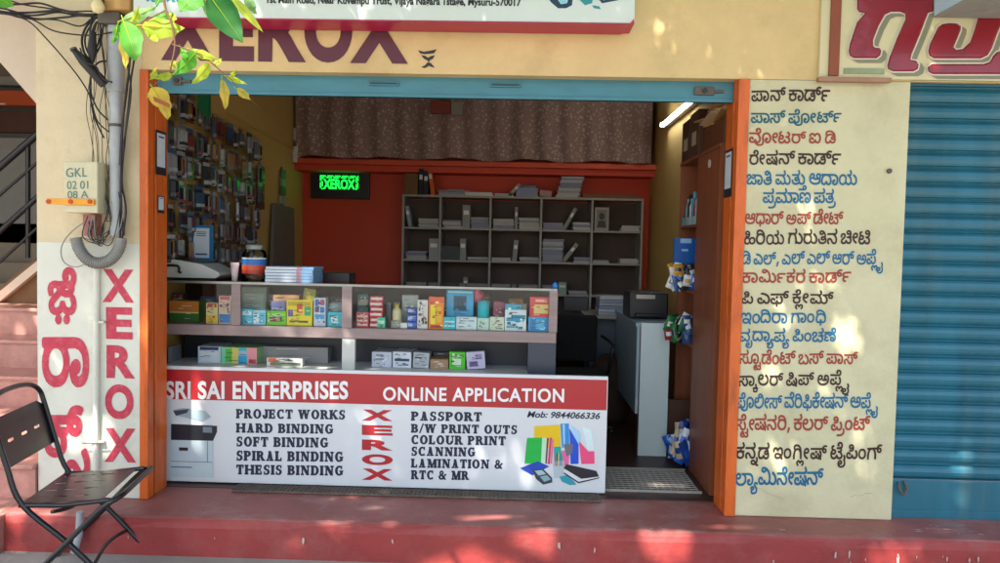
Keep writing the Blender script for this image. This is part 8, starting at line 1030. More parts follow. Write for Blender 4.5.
# desk with pale side panel
a = at(641,323,1.15); b = at(668,323,1.15); zd = a.z
dk = thing('computer_desk', 'pale blue laminate desk end inside the shop beside the wooden cabinet', 'desk', ((a.x+b.x)/2,1.15,FZ))
P = [(a.x+.004,FZ+.006),(b.x+.015,FZ+.006),(b.x+.015,zd-.13),(b.x-.03,zd),(a.x+.004,zd)]
MB().prism([(x,1.15,z) for x, z in P],(0,.03,0),M_desk).build('side_panel', dk)
MB().box(a.x-.02,1.182,FZ+.3,a.x,2.35,zd-.03,M_deskb).build('side_panel', dk)
MB().box(a.x-.03,1.181,zd-.028,1.14,2.4,zd-.003,M_deskb).build('desk_top', dk)
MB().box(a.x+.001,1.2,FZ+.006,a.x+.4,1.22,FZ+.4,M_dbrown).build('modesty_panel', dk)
pr_ = thing('printer', 'black printer on the pale blue desk', 'printer', (.95,1.5,zd))
a2 = at(629,319,1.5); b2 = at(668,319,1.5); t2 = at(640,292,1.5)
MB().box(a2.x,1.5,zd,b2.x,1.85,t2.z,M_dk,.012).build('casing', pr_); MB().box(a2.x+.04,1.44,zd+.02,b2.x-.05,1.499,zd+.04,M_dk,.004).build('paper_tray', pr_); MB().box(a2.x+.05,1.496,t2.z-.05,b2.x-.1,1.4995,t2.z-.02,M_steel).build('control_panel', pr_)
a = at(585,315,2.3); b = at(626,318,2.3)
dk2 = thing('work_desk', 'grey work desk with a pale edge deeper in the shop', 'desk', ((a.x+b.x)/2,2.3,FZ))
MB().box(a.x,2.3,a.z-.03,b.x,2.95,a.z,M_cub,.003).build('desk_top', dk2)
for x in (a.x+.08,b.x-.02): MB().box(x-.02,2.33,FZ+.006,x+.012,2.9,a.z-.032,mat('dark_blue_grey_board','#4d5c6b',.5,.1)).build('side_panel', dk2)  # desk sides in one even dark blue grey
MB().box(b.x-.3,2.5,FZ+.05,b.x-.03,2.52,a.z-.033,mat('dark_blue_grey_board','#4d5c6b',.5,.1)).build('modesty_panel', dk2)
for k in range(6):
    A = at(599,314,2.35); B = at(625,314,2.35); z = a.z+.001+k*.0265; dx = random.uniform(-.012,.012)
    tag(MB().box(A.x+dx,2.34,z,B.x+dx,2.62,z+.023,pr(['#9aa3ae','#b4b8bf','#8a93a3','#a6abb5','#949aa6','#b9bcc2'][k],.7),.002).build('book'),['lowest','second','third','fourth','fifth','topmost'][k]+' book of the grey pile on the work desk','book','grey books piled on the work desk')
# monitor beside
mn = thing('monitor','dark monitor at the back of the work desk','monitor',(at(575,300,2.8).x,2.8,a.z))
A = at(563,318,2.75); B = at(588,318,2.75); T = at(575,297,2.75)
MB().box(A.x,2.75,A.z+.06,B.x,2.79,T.z,M_dk,.006).build('screen', mn); MB().box((A.x+B.x)/2-.02,2.77,a.z+.001,(A.x+B.x)/2+.02,2.8,A.z+.1,M_dk).box((A.x+B.x)/2-.1,2.72,a.z+.001,(A.x+B.x)/2+.1,2.86,a.z+.014,M_dk).build('stand', mn)
# office chair
M_fab = mat('black_fabric','#141314',.95,.2,30,.2,80)
oc_ = at(585,400,1.75); oc = thing('office_chair','black office chair behind the end of the counter','chair',(oc_.x-.05,1.75,FZ)); cx_ = oc_.x-.05
MB().box(cx_-.22,1.55,.62,cx_+.22,1.98,.70,M_fab,.03).build('seat', oc)
MB().box(cx_-.2,1.98,.74,cx_+.16,2.03,1.12,M_fab,.024).build('backrest', oc)
MB().tube([(cx_,1.78,.3),(cx_,1.78,.62)],.025,M_dk,10).build('column', oc)
mb = MB()
for k in range(5): a_ = k*1.2566; mb.tube([(cx_,1.78,.31),(cx_+.27*math.cos(a_),1.78+.27*math.sin(a_),.25)],[.02,.014],M_dk,8); mb.lathe((cx_+.27*math.cos(a_),1.78+.27*math.sin(a_),FZ+.005),[(0,0),(.022,.008),(.022,.03),(0,.04)],M_dk,8)
mb.build('base', oc); MB().tube([(cx_-.2,2.0,.95),(cx_-.25,1.8,.92),(cx_-.24,1.62,.9),(cx_-.21,1.7,.66)],.014,M_dk,8,smooth_path=4).build('armrest', oc); MB().tube([(cx_+.2,2.0,.95),(cx_+.25,1.8,.92),(cx_+.24,1.62,.9),(cx_+.21,1.7,.66)],.014,M_dk,8,smooth_path=4).build('armrest', oc)
mb = MB(); c_ = at(612,372,2.0)
tag(MB().lathe((c_.x,2.25,FZ+.006),[(0,0),(.16,0),(.2,.1),(.19,.35),(.12,.5),(.05,.56),(0,.57)],mat('brown_bag','#3b2a22',.8,.2,8,.4,20),18).build('cloth_bag'),'dark brown cloth bag slumped under the work desk','bag')
# grating mat and doormat
a = atz(606,492,FZ+.006); b = atz(688,474,FZ+.006)
mb = MB(); gx0, gx1, gy0, gy1 = .56, 1.12, .36, .80; z = FZ+.012; M_gr = mat('mat_metal','#a8a49c',.4,.2,metal=.3)
for k in range(15): t = gx0+(gx1-gx0)*k/14; mb.box(t-.004,gy0,FZ+.005,t+.003,gy1,z,M_gr)
for k in range(12): t = gy0+(gy1-gy0)*k/11; mb.box(gx0,t-.0045,z+.0003,gx1,t+.0045,z+.006,M_gr)
mb.box(gx0-.012,gy0-.012,FZ+.005,gx1+.012,gy0-.004,z+.008,M_gr).box(gx0-.012,gy1+.004,FZ+.005,gx1+.012,gy1+.012,z+.008,M_gr)
tag(mb.build('foot_mat'),'open metal grating mat on the shop floor right of the banner','mat')
mb = MB(); M_mat = mat('coir_mat','#6b6258',.95,.3,30,.8,120)
gx0, gx1 = atz(236,487,FZ+.01).x, atz(600,497,FZ+.01).x
mb.box(gx0,.15,FZ+.002,gx1,.262,FZ+.014,M_mat,.004); 
for k in range(90): x = gx0+.01+(gx1-gx0-.02)*k/89; mb.box(x-.005,.152,FZ+.0142,x+.004,.26,FZ+.018,M_mat)
tag(mb.build('doormat'),'grey brown ribbed doormat along the foot of the banner','mat')
# notice cards on the orange frame
def fcard(lab, X, sgn, pts, inner):
    ya = atx(pts[0],pts[1],X).y; yb = atx(pts[2],pts[1],X).y; zt2_ = atx((pts[0]+pts[2])/2,pts[1],X).z; zb2 = atx((pts[0]+pts[2])/2,pts[3],X).z
    ya, yb = sorted((max(.005,ya),max(.005,yb))); yb = min(yb,.21)
    mb = MB(); mb.box(X,ya,zb2,X+sgn*.002,yb,zt2_,pr('#22252c')); w = yb-ya; h = zt2_-zb2
    mb.box(X+sgn*.0022,ya+w*.12,zb2+h*.18,X+sgn*.003,yb-w*.12,zt2_-h*.06,pr('#d7dde2')); mb.box(X+sgn*.0032,ya+w*.25,zt2_-h*.16,X+sgn*.0038,yb-w*.25,zt2_-h*.12,pr('#3a4a6c'))
    tag(mb.build('notice_card'), lab, 'card')
fcard('tall black edged white notice card on the left orange frame',XLI+.0005,1,(155.5,131,166,175),1)
fcard('small grey notice card low on the left orange frame',XLI+.0005,1,(157.5,196,164,213),1)
fcard('black edged notice card on the right orange frame',XRI-.0005,-1,(723,150,733,197),1)
# ------------------------------------------------------------------ staircase on the left
stc = thing('staircase', 'pink stone staircase with black railing left of the shop pillar', 'staircase', (-3.4,-.3,0))
SX0, SX1 = -4.6, XL0-.004
for k in range(1,7):
    y = -.35+.31*(k-1); z = .19*k
    mb = MB().box(SX0,y+.02,.001 if k == 1 else z-.19+.001,SX1,y+.34,z-.022,M_step).box(SX0,y,z-.022,SX1,y+.345,z+.004,M_step,.006)
    mb.build('step', stc)
MB().box(SX0,1.52,.95,SX1,2.5,1.14,M_step).build('landing', stc)
Yf = 1.62
def PY(pts, Y, d, mt, name, lab=None):
    MB().prism([at(x,y,Y) for x, y in pts], (0,d,0), mt).build(name, stc, lab)
M_bw = mat('brown_stair_wall','#7a5c3c',.8,.15,3); M_cw = mat('cream_soffit','#d9cbb6',.85,.06); M_gy = mat('grey_stair_wall','#8c8c88',.8,.1)
PY([(-120,420),(-120,385),(36,258),(60,238),(60,400),(36,330)],Yf+.05,.06,M_bw,'flight_wall')
PY([(-120,398),(-120,388),(0,291),(60,242),(60,252),(0,301)],Yf,.11,M_cw,'stringer','pale slanting stringer')
rl = [((-110,262),(70,106),.028),((-110,290),(70,134),.012),((-110,330),(70,168),.022),((-110,362),(70,198),.012)]
mb = MB()
for a, b, r in rl: mb.tube([at(*a,Yf),at(*b,Yf)],r,M_rail,8)
mb.build('handrail', stc, 'black slanting rails')
for x, t, b in ((-30,190,322),(28,142,258),(60,118,240)): MB().tube([at(x,t,Yf+.01),at(x,b,Yf+.01)],.018,M_rail,8).build('baluster', stc)
PY([(-200,-80),(60,-80),(60,125),(36,103),(0,62),(-200,-130)],.9,.2,M_cw,'upper_flight','pale sloping underside of the upper flight')
mw = thing('neighbour_wall','orange and brown banded wall seen behind the staircase railing','wall',(-4.5,3.4,0))
def PW(x0,y0_,x1,y1_,Y,mt,name): 
    A = at(x0,y0_,Y); B = at(x1,y1_,Y); MB().box(A.x,Y,B.z,B.x,Y+.1,A.z,mt).build(name, mw)
PW(-260,-60,80,86,3.55,M_gy,'upper_wall'); PW(-260,86,80,106,3.45,mat('burnt_orange_paint','#b24c22',.7,.1),'orange_band'); PW(-260,106,80,133,3.5,mat('dark_brown_band','#4a2c1e',.7,.15),'brown_band')
PW(-260,133,80,420,3.6,M_gy,'lower_wall'); MB().box(-6.5,-.2,0,-6.3,4.2,4,M_gy).box(-6.3,3.72,0,XL0-.002,3.8,3.3,M_gy).build('end_wall', mw); PW(-260,100,5,103,3.44,M_cw,'ledge')  # end_wall: unseen outer wall and backing, added to shut sky out of the stairwell
for k in range(4): MB().box(-6.2,3.30+.1*k,1.2+.2*k-.2,XL0-.01,3.42+.1*k if k < 3 else 3.71,1.2+.2*k,mat('dull_step','#8f8474',.7,.1)).build('ledge', mw)

# ------------------------------------------------------------------ pipes, meter box and cables on the pillar
Yp = -.055
a = at(116,-60,Yp); b = at(116,85,Yp); c = at(116,238,Yp)
dp = thing('drain_pipe','grey plastic pipe running down the pillar beside the meter box','pipe',(a.x,Yp,c.z))
MB().tube([at(115,-60,Yp),at(116,88,Yp)],.041,M_pipe,16).build('upper_pipe', dp); MB().tube([at(116,86,Yp),at(117,236,Yp)],.034,M_pipe,16).build('lower_pipe', dp)
MB().tube([at(116,84,Yp),at(116,92,Yp)],.045,M_pipe,16).build('coupling', dp); MB().tube([at(116,124,Yp),at(116,127,Yp)],.037,M_dpipe,16).build('clamp', dp)
a = at(102,13,-.07); b = at(124,26,-.07); MB().box(a.x,-.12,b.z,b.x,-.004,a.z,M_dpipe,.01).build('bracket', dp)
jb = at(96,-20,-.1); j2 = at(134,12,-.1); MB().box(jb.x,-.14,j2.z,j2.x,-.004,jb.z+.1,mat('tan_junction_box','#b98f52',.6,.1),.008).build('junction_box', dp)
a = at(100,8,-.16); 
wl = thing('wall_bulb','small cream glass bulb fixed on the box at the pipe top','bulb',tuple(a))
MB().lathe((a.x,a.y-.02,a.z-.035),[(0,0),(.025,.01),(.035,.035),(.025,.06),(.014,.075)],mat('cream_glass','#e8d7a0',.25,.02)).build('globe', wl); MB().tube([(a.x,a.y-.02,a.z+.035),(a.x,a.y+.03,a.z+.045)],.014,M_dpipe,8).build('holder', wl)
cp = thing('conduit_pipe','thin whitewashed conduit running down the middle of the white pillar lettering','pipe',(at(96,470,-.03).x,-.03,at(96,470,-.03).z))
MB().tube([at(96.5,262,-.024),at(96,470,-.024)],.016,M_white,12).build('pipe', cp)
for y in (322,442): A = at(96,y,-.024); MB().box(A.x-.04,-.03,A.z-.006,A.x+.045,-.008,A.z+.006,M_white).build('clamp', cp)
A = at(89,443,-.026); mb = MB(); mb.tube([A+Vector((-.03,-.014,0)),A+Vector((.1,-.014,.006))],.004,M_steel,6).build('wire_tie', cp)
lp = thing('stub_pipe','short grey pipe stub at the foot of the red step under the chair','pipe',(at(78,540,-.33).x,-.33,0))
MB().tube([at(80,512,-.33),at(79,535,-.33),at(74,553,-.34)],.018,M_pipe,12).build('pipe', lp)
# meter box
a = at(64,161,-.13); b = at(97.5,213,-.13)
mbx = thing('meter_box','cream meter box with hand lettered numbers mounted on the pillar','meter box',((a.x+b.x)/2,-.13,b.z))
MB().box(a.x,-.13,b.z,b.x,-.006,a.z,mat('cream_box_paint','#d3cba8',.6,.08,5,dirt='#8f8562',dscale=5,damt=.4),.006).build('casing', mbx)
mb = MB(); M_gl = mat('green_grey_letter_paint','#4d7a70',.6,.1)
write(mb,'GKL',(66,177),(87,176.5),168,-.1325,M_gl,0); write(mb,'02 01',(67,189),(88,188.6),181,-.1325,M_gl,0); write(mb,'08 A',(67.5,198),(88,197.6),191,-.1325,M_gl,0); mb.build('lettering', mbx, recalc=False)
a2 = at(46,198,-.15); b2 = at(93.5,205,-.15)
rs_ = thing('reflector_strip','yellow orange strip with three red studs across the meter box','strip',((a2.x+b2.x)/2,-.15,b2.z))
MB().box(a2.x,-.146,b2.z,b2.x,-.1345,a2.z,mat('amber_plastic','#f0a016',.3,.05),.002).build('amber_strip', rs_)
for x in (48.5,70.5,90): A = at(x,201.5,-.147); MB().tube([(A.x,-.1465,A.z),(A.x,-.152,A.z)],.012,mat('red_stud','#c8391a',.3,.05),10).build('stud', rs_)
a = at(85,213,-.05); b = at(97,236,-.05); tag(MB().box(a.x,-.07,b.z,b.x,-.005,a.z-.008,mat('dusty_pink_block','#a8726a',.8,.2)).build('junction_block'),'dusty pink junction block under the meter box','junction box')
# ribbed flexible conduit: U bend
pts = [(76,238),(78,246),(83,255),(91,261.5),(100,263),(109,260.5),(116,254),(120,246),(121.5,238)]
P = [at(x,y,-.09) for x, y in pts]; mb = MB(); mb.tube(P,.027,M_gcable,14,smooth_path=5)
full = []
Q = [P[0]]+P+[P[-1]]
for i in range(len(P)-1):
    for k in range(4):
        t = k/4; A_, B_, C_, D_ = Q[i],Q[i+1],Q[i+2],Q[i+3]; full.append(.5*((2*B_)+(C_-A_)*t+(2*A_-5*B_+4*C_-D_)*t*t+(3*B_-3*C_+D_-A_)*t**3))
for i in range(0,len(full)-1): mb.tube([full[i],full[i]+(full[i+1]-full[i])*.35],.032,M_gcable,14)
tag(mb.build('flexible_conduit'),'grey ribbed flexible conduit bent in a U below the meter box','conduit')
def cable(lab, pts, Y0, r, mt=M_cable, jy=.015, sp=5, name='cable', grp='loose cables on the pillar', Y1=None):
    n = len(pts); rr = random.Random(len(lab)*7+int(pts[0][0]))
    P = [at(x,y,(Y0 if Y1 is None else Y0+(Y1-Y0)*i/(n-1))+rr.uniform(-jy,jy)) for i, (x, y) in enumerate(pts)]
    return tag(MB().tube(P,r,mt,6,smooth_path=sp).build(name), lab, 'cable', grp)
# bundle from the left edge to the bracket
cs = [([(-60,-14),(0,2),(18,4),(40,3),(60,9),(84,14),(104,13)],'topmost black cable of the bundle entering from the left'),
 ([(-60,-4),(0,7),(14,12),(36,12),(62,10),(82,15),(104,15)],'second black cable of the bundle entering from the left'),
 ([(-60,4),(0,11),(16,14),(36,15),(58,12),(80,15.5),(106,16)],'third black cable of the bundle, dipping at the pillar corner'),
 ([(-60,10),(0,13),(20,17),(40,19),(66,17),(86,15),(104,17)],'lowest black cable of the bundle entering from the left'),
 ([(-60,-20),(0,-3),(22,4),(48,8),(70,11),(90,11),(104,12)],'thin cable sloping down above the bundle to the bracket'),
 ([(-60,0),(0,8),(20,13),(34,18),(58,20),(80,26),(92,18),(100,16)],'cable sagging under the bundle up to the bracket'),
 ([(14,13),(34,20),(52,30),(72,34),(92,35),(112,32)],'long cable sagging below the bundle to the pipe')]
for i, (p, l) in enumerate(cs): cable(l, p, -.10, .0055 if i < 4 else .004)
cable('cable running diagonally down from the bundle to the clamp', [(12,14),(30,22),(46,38),(62,56),(78,76),(88,92),(92,104),(98,122),(112,134)], -.05, .004)
for i, (p, l) in enumerate([([(100,15),(88,24),(82,38),(84,52),(90,60)],'black loop left of the pipe top'),([(98,14),(86,34),(86,48),(92,58)],'inner black loop left of the pipe top'),([(98,18),(101,30),(98,44),(92,50),(90,40),(94,26),(99,20)],'tight coil hanging beside the pipe top'),([(92,16),(90,34),(93,56),(91,74),(90,92),(94,116),(104,138)],'black cable hanging straight down left of the pipe'),
 ([(96,22),(92,44),(92,66),(90,88),(97,108),(108,120)],'cable crossing from the coil to the lower pipe'),([(104,20),(100,46),(92,62),(103,76),(110,84)],'cable bending back to the pipe above the clamp')]): cable(l, p, -.09, .0048 if i else .006)
for i, (p, l) in enumerate([([(128,26),(131,40),(129,70),(125,100),(122,140),(121,170),(120,240)],'black cable down the right side of the pipe'),([(124,24),(134,50),(131,80),(128,110),(123,160),(122,185),(126,210),(122,240)],'second cable down the right side of the pipe'),([(128,30),(127,60),(131,90),(126,130),(123,150),(121,200),(124,235)],'third cable down the right side of the pipe'),([(131,50),(127,90),(122,128),(120,165)],'short cable close to the right side of the pipe')]): cable(l, p, -.085, .005)
tag(MB().tube([at(74,50,-.14),at(83,60,-.15),at(93,71,-.15),at(104,85,-.13)],[.014,.026,.027,.022],M_cable,12).tube([at(74,50,-.142),at(73,48,-.143)],.018,M_dpipe,12).build('cable_joint'),'thick black taped cable joint slanting across the bundle','cable joint')
cable('thin dark cable wrapped round the taped joint',[(80,48),(86,62),(96,66),(102,78),(112,82)], -.17, .004); cable('cable end sticking out right of the taped joint',[(93,68),(99,62),(106,61)], -.14,.005)
tag(MB().tube([at(93,32,-.12),at(92,50,-.13),at(92,62,-.13)],[.016,.024,.012],M_cable,10).build('cable_joint'),'black taped cable joint hanging upright beside the pipe','cable joint')
rr = random.Random(6)
for k in range(8):
    x0_ = rr.uniform(84,100); pp = [(x0_+8,22)]
    for y in range(40,232,24): pp.append((pp[-1][0]+rr.uniform(-5,5)+(.9 if y > 110 else -.6), y))
    cable(f'hair thin wire wandering down beside the pipe, {ordn[k]} from the wall', pp, -.05-.006*k, .0018, M_cable, .004, 4, 'wire', 'hair thin wires down the pillar')
rr = random.Random(4)
for k in range(12):
    xa = rr.uniform(84,100); xb = rr.uniform(104,126); ya = rr.uniform(214,226); yb = rr.uniform(205,238)
    cable(['thin tangled wire under the meter box','thin tangled wire beside the lower pipe end'][k % 2] if False else f'thin tangled wire under the meter box, {ordn[k]} from the wall',[(xa,ya),(xa+rr.uniform(-6,4),236),(xa+8,rr.uniform(238,246)),(xb-6,rr.uniform(218,242)),(xb,yb),(xb-2,yb-14)],-.06-.004*k,.0025,M_gcable if k % 3 == 0 else M_cable,.01,4,'wire','tangled wires under the meter box')
cable('thin grey wire looping over the white lettering',[(85,222),(76,228),(66,238),(61,250),(64,262),(75,267),(86,264)],-.06,.003,M_gcable)

# ------------------------------------------------------------------ folding chair
cc = Vector((-2.09,-.53,0)); fu = Vector((.985,.17,0)); fv = Vector((-.17,.985,0))
def CP(u, v, z): return cc+fu*u+fv*v+Vector((0,0,z))
chr_ = thing('folding_chair','black tubular steel folding chair on the ground in front of the pillar','chair',(cc.x,cc.y,0)); R = .0125
post = [(.235,.23,.006),(.03,.24,.24),(-.17,.25,.44),(-.235,.25,.62),(-.285,.25,.80)]
def mir(p, s): return [(u, v*s, z) for u, v, z in p]
back = mir(post,-1)+[(-.305,-.235,.875),(-.325,-.16,.915),(-.335,0,.925),(-.325,.16,.915),(-.305,.235,.875)]+post[::-1]
MB().tube([CP(*p) for p in back],R,M_black,10,smooth_path=5).build('back_frame', chr_)
leg = [(-.23,.25,.006),(-.02,.26,.22),(.13,.262,.38),(.19,.262,.435)]
frm = leg+[(.222,.252,.452),(.243,.215,.462),(.247,.15,.464),(.247,-.15,.464),(.243,-.215,.462),(.222,-.252,.452)]+mir(leg,-1)[::-1]
MB().tube([CP(*p) for p in frm],R,M_black,10,smooth_path=5).build('leg_frame', chr_)
for s in (1,-1):
    MB().tube([CP(-.185,.245*s,.437),CP(0,.248*s,.432),CP(.2,.25*s,.452)],R*.9,M_black,10).build('seat_rail', chr_)
    MB().lathe(CP(.235,.23*s,0),[(0,0),(.016,0),(.016,.02),(0,.022)],M_dk,10).build('rubber_foot', chr_); MB().lathe(CP(-.23,.25*s,0),[(0,0),(.016,0),(.016,.02),(0,.022)],M_dk,10).build('rubber_foot', chr_)
MB().tube([CP(.12,-.232,.13),CP(.11,-.1,.15),CP(.105,0,.155),CP(.11,.1,.15),CP(.12,.232,.13)],.009,M_black,8,smooth_path=4).build('cross_bar', chr_)
MB().tube([CP(-.16,-.25,.075),CP(-.16,.25,.075)],.009,M_black,8).build('cross_bar', chr_); MB().tube([CP(-.05,-.24,.40),CP(-.02,-.1,.375),CP(-.02,.1,.375),CP(-.05,.24,.40)],.009,M_black,8,smooth_path=4).build('cross_bar', chr_)
def slot(x, y, w, h):
    return [(x-w/2,y-h/2),(x+w/2-h/2,y-h/2),(x+w/2,y),(x+w/2-h/2,y+h/2),(x-w/2,y+h/2),(x-w/2-h/2,y)]
# seat plate (u, v) with pressed slots, slightly dished
hl = [slot(u,v,.06,.012) for v in (-.16,-.05,.06,.17) for u in (-.13,-.04,.05)]
sv, sf = fill2d([[(-.185,-.238),(.15,-.238),(.165,-.22),(.165,.22),(.15,.238),(-.185,.238)]]+hl)
gz = lambda u, v: .447+.008*(u/.2)
mb = MB(); mb.add([CP(u,v,gz(u,v)) for u, v in sv],sf,M_black); mb.add([CP(u,v,gz(u,v)-.0025) for u, v in sv],[f[::-1] for f in sf],M_black)
mb.build('seat', chr_, recalc=False)
hl = [slot(v,z,.055,.014) for v in (-.13,0,.13) for z in (.71,)]
bv_, bf = fill2d([[(-.245,.60),(.245,.60),(.245,.80),(.2,.825),(-.2,.825),(-.245,.80)]]+hl)
bu = lambda v, z: -.243-(z-.62)*.28
mb = MB(); mb.add([CP(bu(v,z),v,z) for v, z in bv_],bf,M_black); mb.add([CP(bu(v,z)-.0025,v,z) for v, z in bv_],[f[::-1] for f in bf],M_black)
mb.build('backrest', chr_, recalc=False)

# ------------------------------------------------------------------ tree overhead, its branch hangs into the view
def leafmat(name, col, tcol):
    m = bpy.data.materials.new(name); m.use_nodes = True; nt = m.node_tree; b = nt.nodes['Principled BSDF']; N = nt.nodes.new; L = nt.links.new
    tc = N('ShaderNodeTexCoord'); n = N('ShaderNodeTexNoise'); n.inputs['Scale'].default_value = 22; n.inputs['Detail'].default_value = 5; L(tc.outputs['Object'], n.inputs['Vector'])
    r = N('ShaderNodeValToRGB'); c = lin(col); r.color_ramp.elements[0].position = .35; r.color_ramp.elements[1].position = .68
    r.color_ramp.elements[0].color = (c[0]*.7,c[1]*.75,c[2]*.7,1); r.color_ramp.elements[1].color = (min(1,c[0]*1.25),min(1,c[1]*1.15),c[2],1); L(n.outputs['Fac'], r.inputs[0]); L(r.outputs[0], b.inputs['Base Color'])
    b.inputs['Roughness'].default_value = .6
    t = N('ShaderNodeBsdfTranslucent'); t.inputs[0].default_value = lin(tcol); mx = N('ShaderNodeMixShader'); mx.inputs[0].default_value = .45
    L(b.outputs[0], mx.inputs[1]); L(t.outputs[0], mx.inputs[2]); L(mx.outputs[0], nt.nodes['Material Output'].inputs[0]); return m
M_l = {'g': leafmat('green_leaf','#4f9a2c','#6fd22a'), 'd': leafmat('dark_green_leaf','#2f7436','#3fa53c'), 'y': leafmat('yellow_green_leaf','#a5bf35','#c8e23a'), 'o': leafmat('yellowing_leaf','#d0b24a','#e6cf50'), 't': leafmat('pale_green_leaf','#86b07a','#9ccf80'), 'c': leafmat('crown_leaf','#3d6b28','#5f9a2a')}
M_bark = mat('bark','#5d4c3b',.9,.3,8,.8,30,stretch=(1,1,.25)); M_twig = mat('twig','#6b4a33',.8,.2)
M_scar = mat('brown_leaf_scar','#8a4a22',.8,.2)
tr = thing('street_tree','leafy tree arching over the shop front, one branch hanging in at the top left','tree',(-4.3,-3.3,0))
MB().tube([(-4.3,-3.3,0),(-4.25,-3.32,1.2),(-4.1,-3.25,2.4),(-3.8,-3.2,3.6),(-3.3,-3.15,4.6),(-2.6,-3.1,5.3)],[.21,.17,.15,.12,.09,.06],M_bark,14).build('trunk', tr)
mb = MB(); rt_ = random.Random(2); tips = []
for k in range(16):
    s = Vector((-4.0,-3.2,2.9)).lerp(Vector((-2.6,-3.1,5.3)), rt_.random()); e = Vector((rt_.uniform(-4.5,3.2),rt_.uniform(-5,-1.4),rt_.uniform(4.4,6.2)))
    mb.tube([s, s.lerp(e,.5)+Vector((0,0,.35)), e],[.05,.03,.012],M_bark,7,smooth_path=4); tips.append(e)
mb.build('limb', tr)
# crown of single leaves in clumps, with gaps that let sun flecks through
vs = []; fs = []; N_ = 0
SV = Vector((-.36,-.93,0)).normalized(); SUN_EL = R_(56); sd = SV*math.cos(SUN_EL)+Vector((0,0,math.sin(SUN_EL)))   # towards the sun
# crown leaves thinned on purpose to aim the sun flecks: (x, z) seen along the sun direction on the plane y = 0, radii, share of leaves kept
GAPS = [(1.55,1.9,.09,.2,1.4),(1.62,1.5,.13,.1,1.2),(1.42,1.3,.11,.13,1.2),(1.78,1.2,.10,.16,1.2),(1.4,.98,.10,.1,1.2),(1.68,.85,.16,.1,1.0),(1.5,.52,.12,.1,1.2),(1.92,.6,.08,.2,1.4),
 (-.08,-.34,.2,.2,.0),(.17,-.3,.17,.24,.0),(-.3,-.45,.15,.12,.0),(-.42,-.26,.15,.13,.0),(-.62,-.42,.12,.12,.0),(.0,-.03,.26,.12,.1),(-.06,.72,.1,.08,.6),(.93,-.3,.15,.15,.0),(1.2,-.02,.2,.1,.2),(-1.0,-.45,.16,.12,.1),(2.45,.5,.08,.2,.8),(-.1,-.95,.45,.3,.3),(.78,.95,.2,.09,.1),(2.3,.0,.3,.05,.3),(2.1,-.35,.2,.1,.3),
 (-2.35,.55,.2,.12,.4),(-2.0,1.1,.06,.25,.3),(.95,-.85,.25,.12,.15),(-3.2,1.0,.3,.4,.4),(-2.5,-.2,.3,.12,.3)]
def keep(p):
    q_ = p-sd*(p.y/sd.y); k_ = 1
    for gx_, gz_, a_, b_2, f_ in GAPS:
        if ((q_.x-gx_)/a_)**2+((q_.z-gz_)/b_2)**2 < 1: k_ = min(k_, f_*.1)
    return rt_.random() < k_
CL = [(Vector((rt_.uniform(-4.8,4.2), rt_.uniform(-5.8,-.7), rt_.uniform(4.2,8.1))), rt_.uniform(.4,.8)) for _ in range(CROWN_CLUMPS)]
for c_, r_ in CL:
    for _ in range(int(CROWN_LEAVES*r_*r_)):
        d = Vector((rt_.gauss(0,1),rt_.gauss(0,1),rt_.gauss(0,.6))); d = d.normalized()*r_*rt_.random()**.45
        p = c_+d; a = Vector((rt_.gauss(0,1),rt_.gauss(0,1),rt_.gauss(0,.45)-.3)).normalized(); b = a.cross(Vector((rt_.gauss(0,.5),rt_.gauss(0,.5),1))).normalized(); l = rt_.uniform(.05,.085); w = l*.55
        if not keep(p): continue
        o = len(vs); vs += [p-a*l, p+b*w-a*l*.2, p+a*l*1.1, p-b*w-a*l*.2]; fs.append([o,o+1,o+2,o+3])
mb = MB().add(vs, fs, M_l['c']); mb.build('crown', tr, recalc=False)
# the hanging branch: leaf outlines grown between base and tip
def leaf(mb, pb_, pt_, wpx, Y, m_, dY=0, fold=.25, seed=0):
    r = random.Random(seed); B = at(*pb_, Y); T = at(*pt_, Y+dY); ax = T-B; l = ax.length
    side = ax.cross(fw).normalized(); nrm = side.cross(ax).normalized(); w = wpx*(Y-CAM.y)/F/2; n = 16; vv = []; k0 = r.uniform(.7,1.3); k1 = r.uniform(.9,1.05)
    for i in range(n+1):
        t = i/n; wd = w*(math.sin(math.pi*min(1,t**.75))**.8)*(1 if t < .72 else (1-(t-.72)/.28)**.6*.95+.0) if 0 < t < 1 else 0
        wd = w*(t/.32)**.55 if 0 < t < .32 else (w*(1-((t-.32)/.68)**1.7) if t >= .32 else 0)
        c_ = B+ax*t+nrm*(.06*l*math.sin(t*3.1))
        f_ = wd*fold*k0
        vv += [c_-side*wd+nrm*(f_+.003*math.sin(i*.9+seed)), c_, c_+side*wd*k1+nrm*(f_+.003*math.cos(i*1.1+seed))]
    mb.add(vv, [(i*3,i*3+1,i*3+4,i*3+3) for i in range(n)]+[(i*3+1,i*3+2,i*3+5,i*3+4) for i in range(n)], M_l[m_], True)
    mb.tube([B-ax*.12, B, B+ax*.5+nrm*(.065*l), T], [.0014,.0014,.0009,.0003], M_l['y' if m_ != 'y' else 'o'], 5)
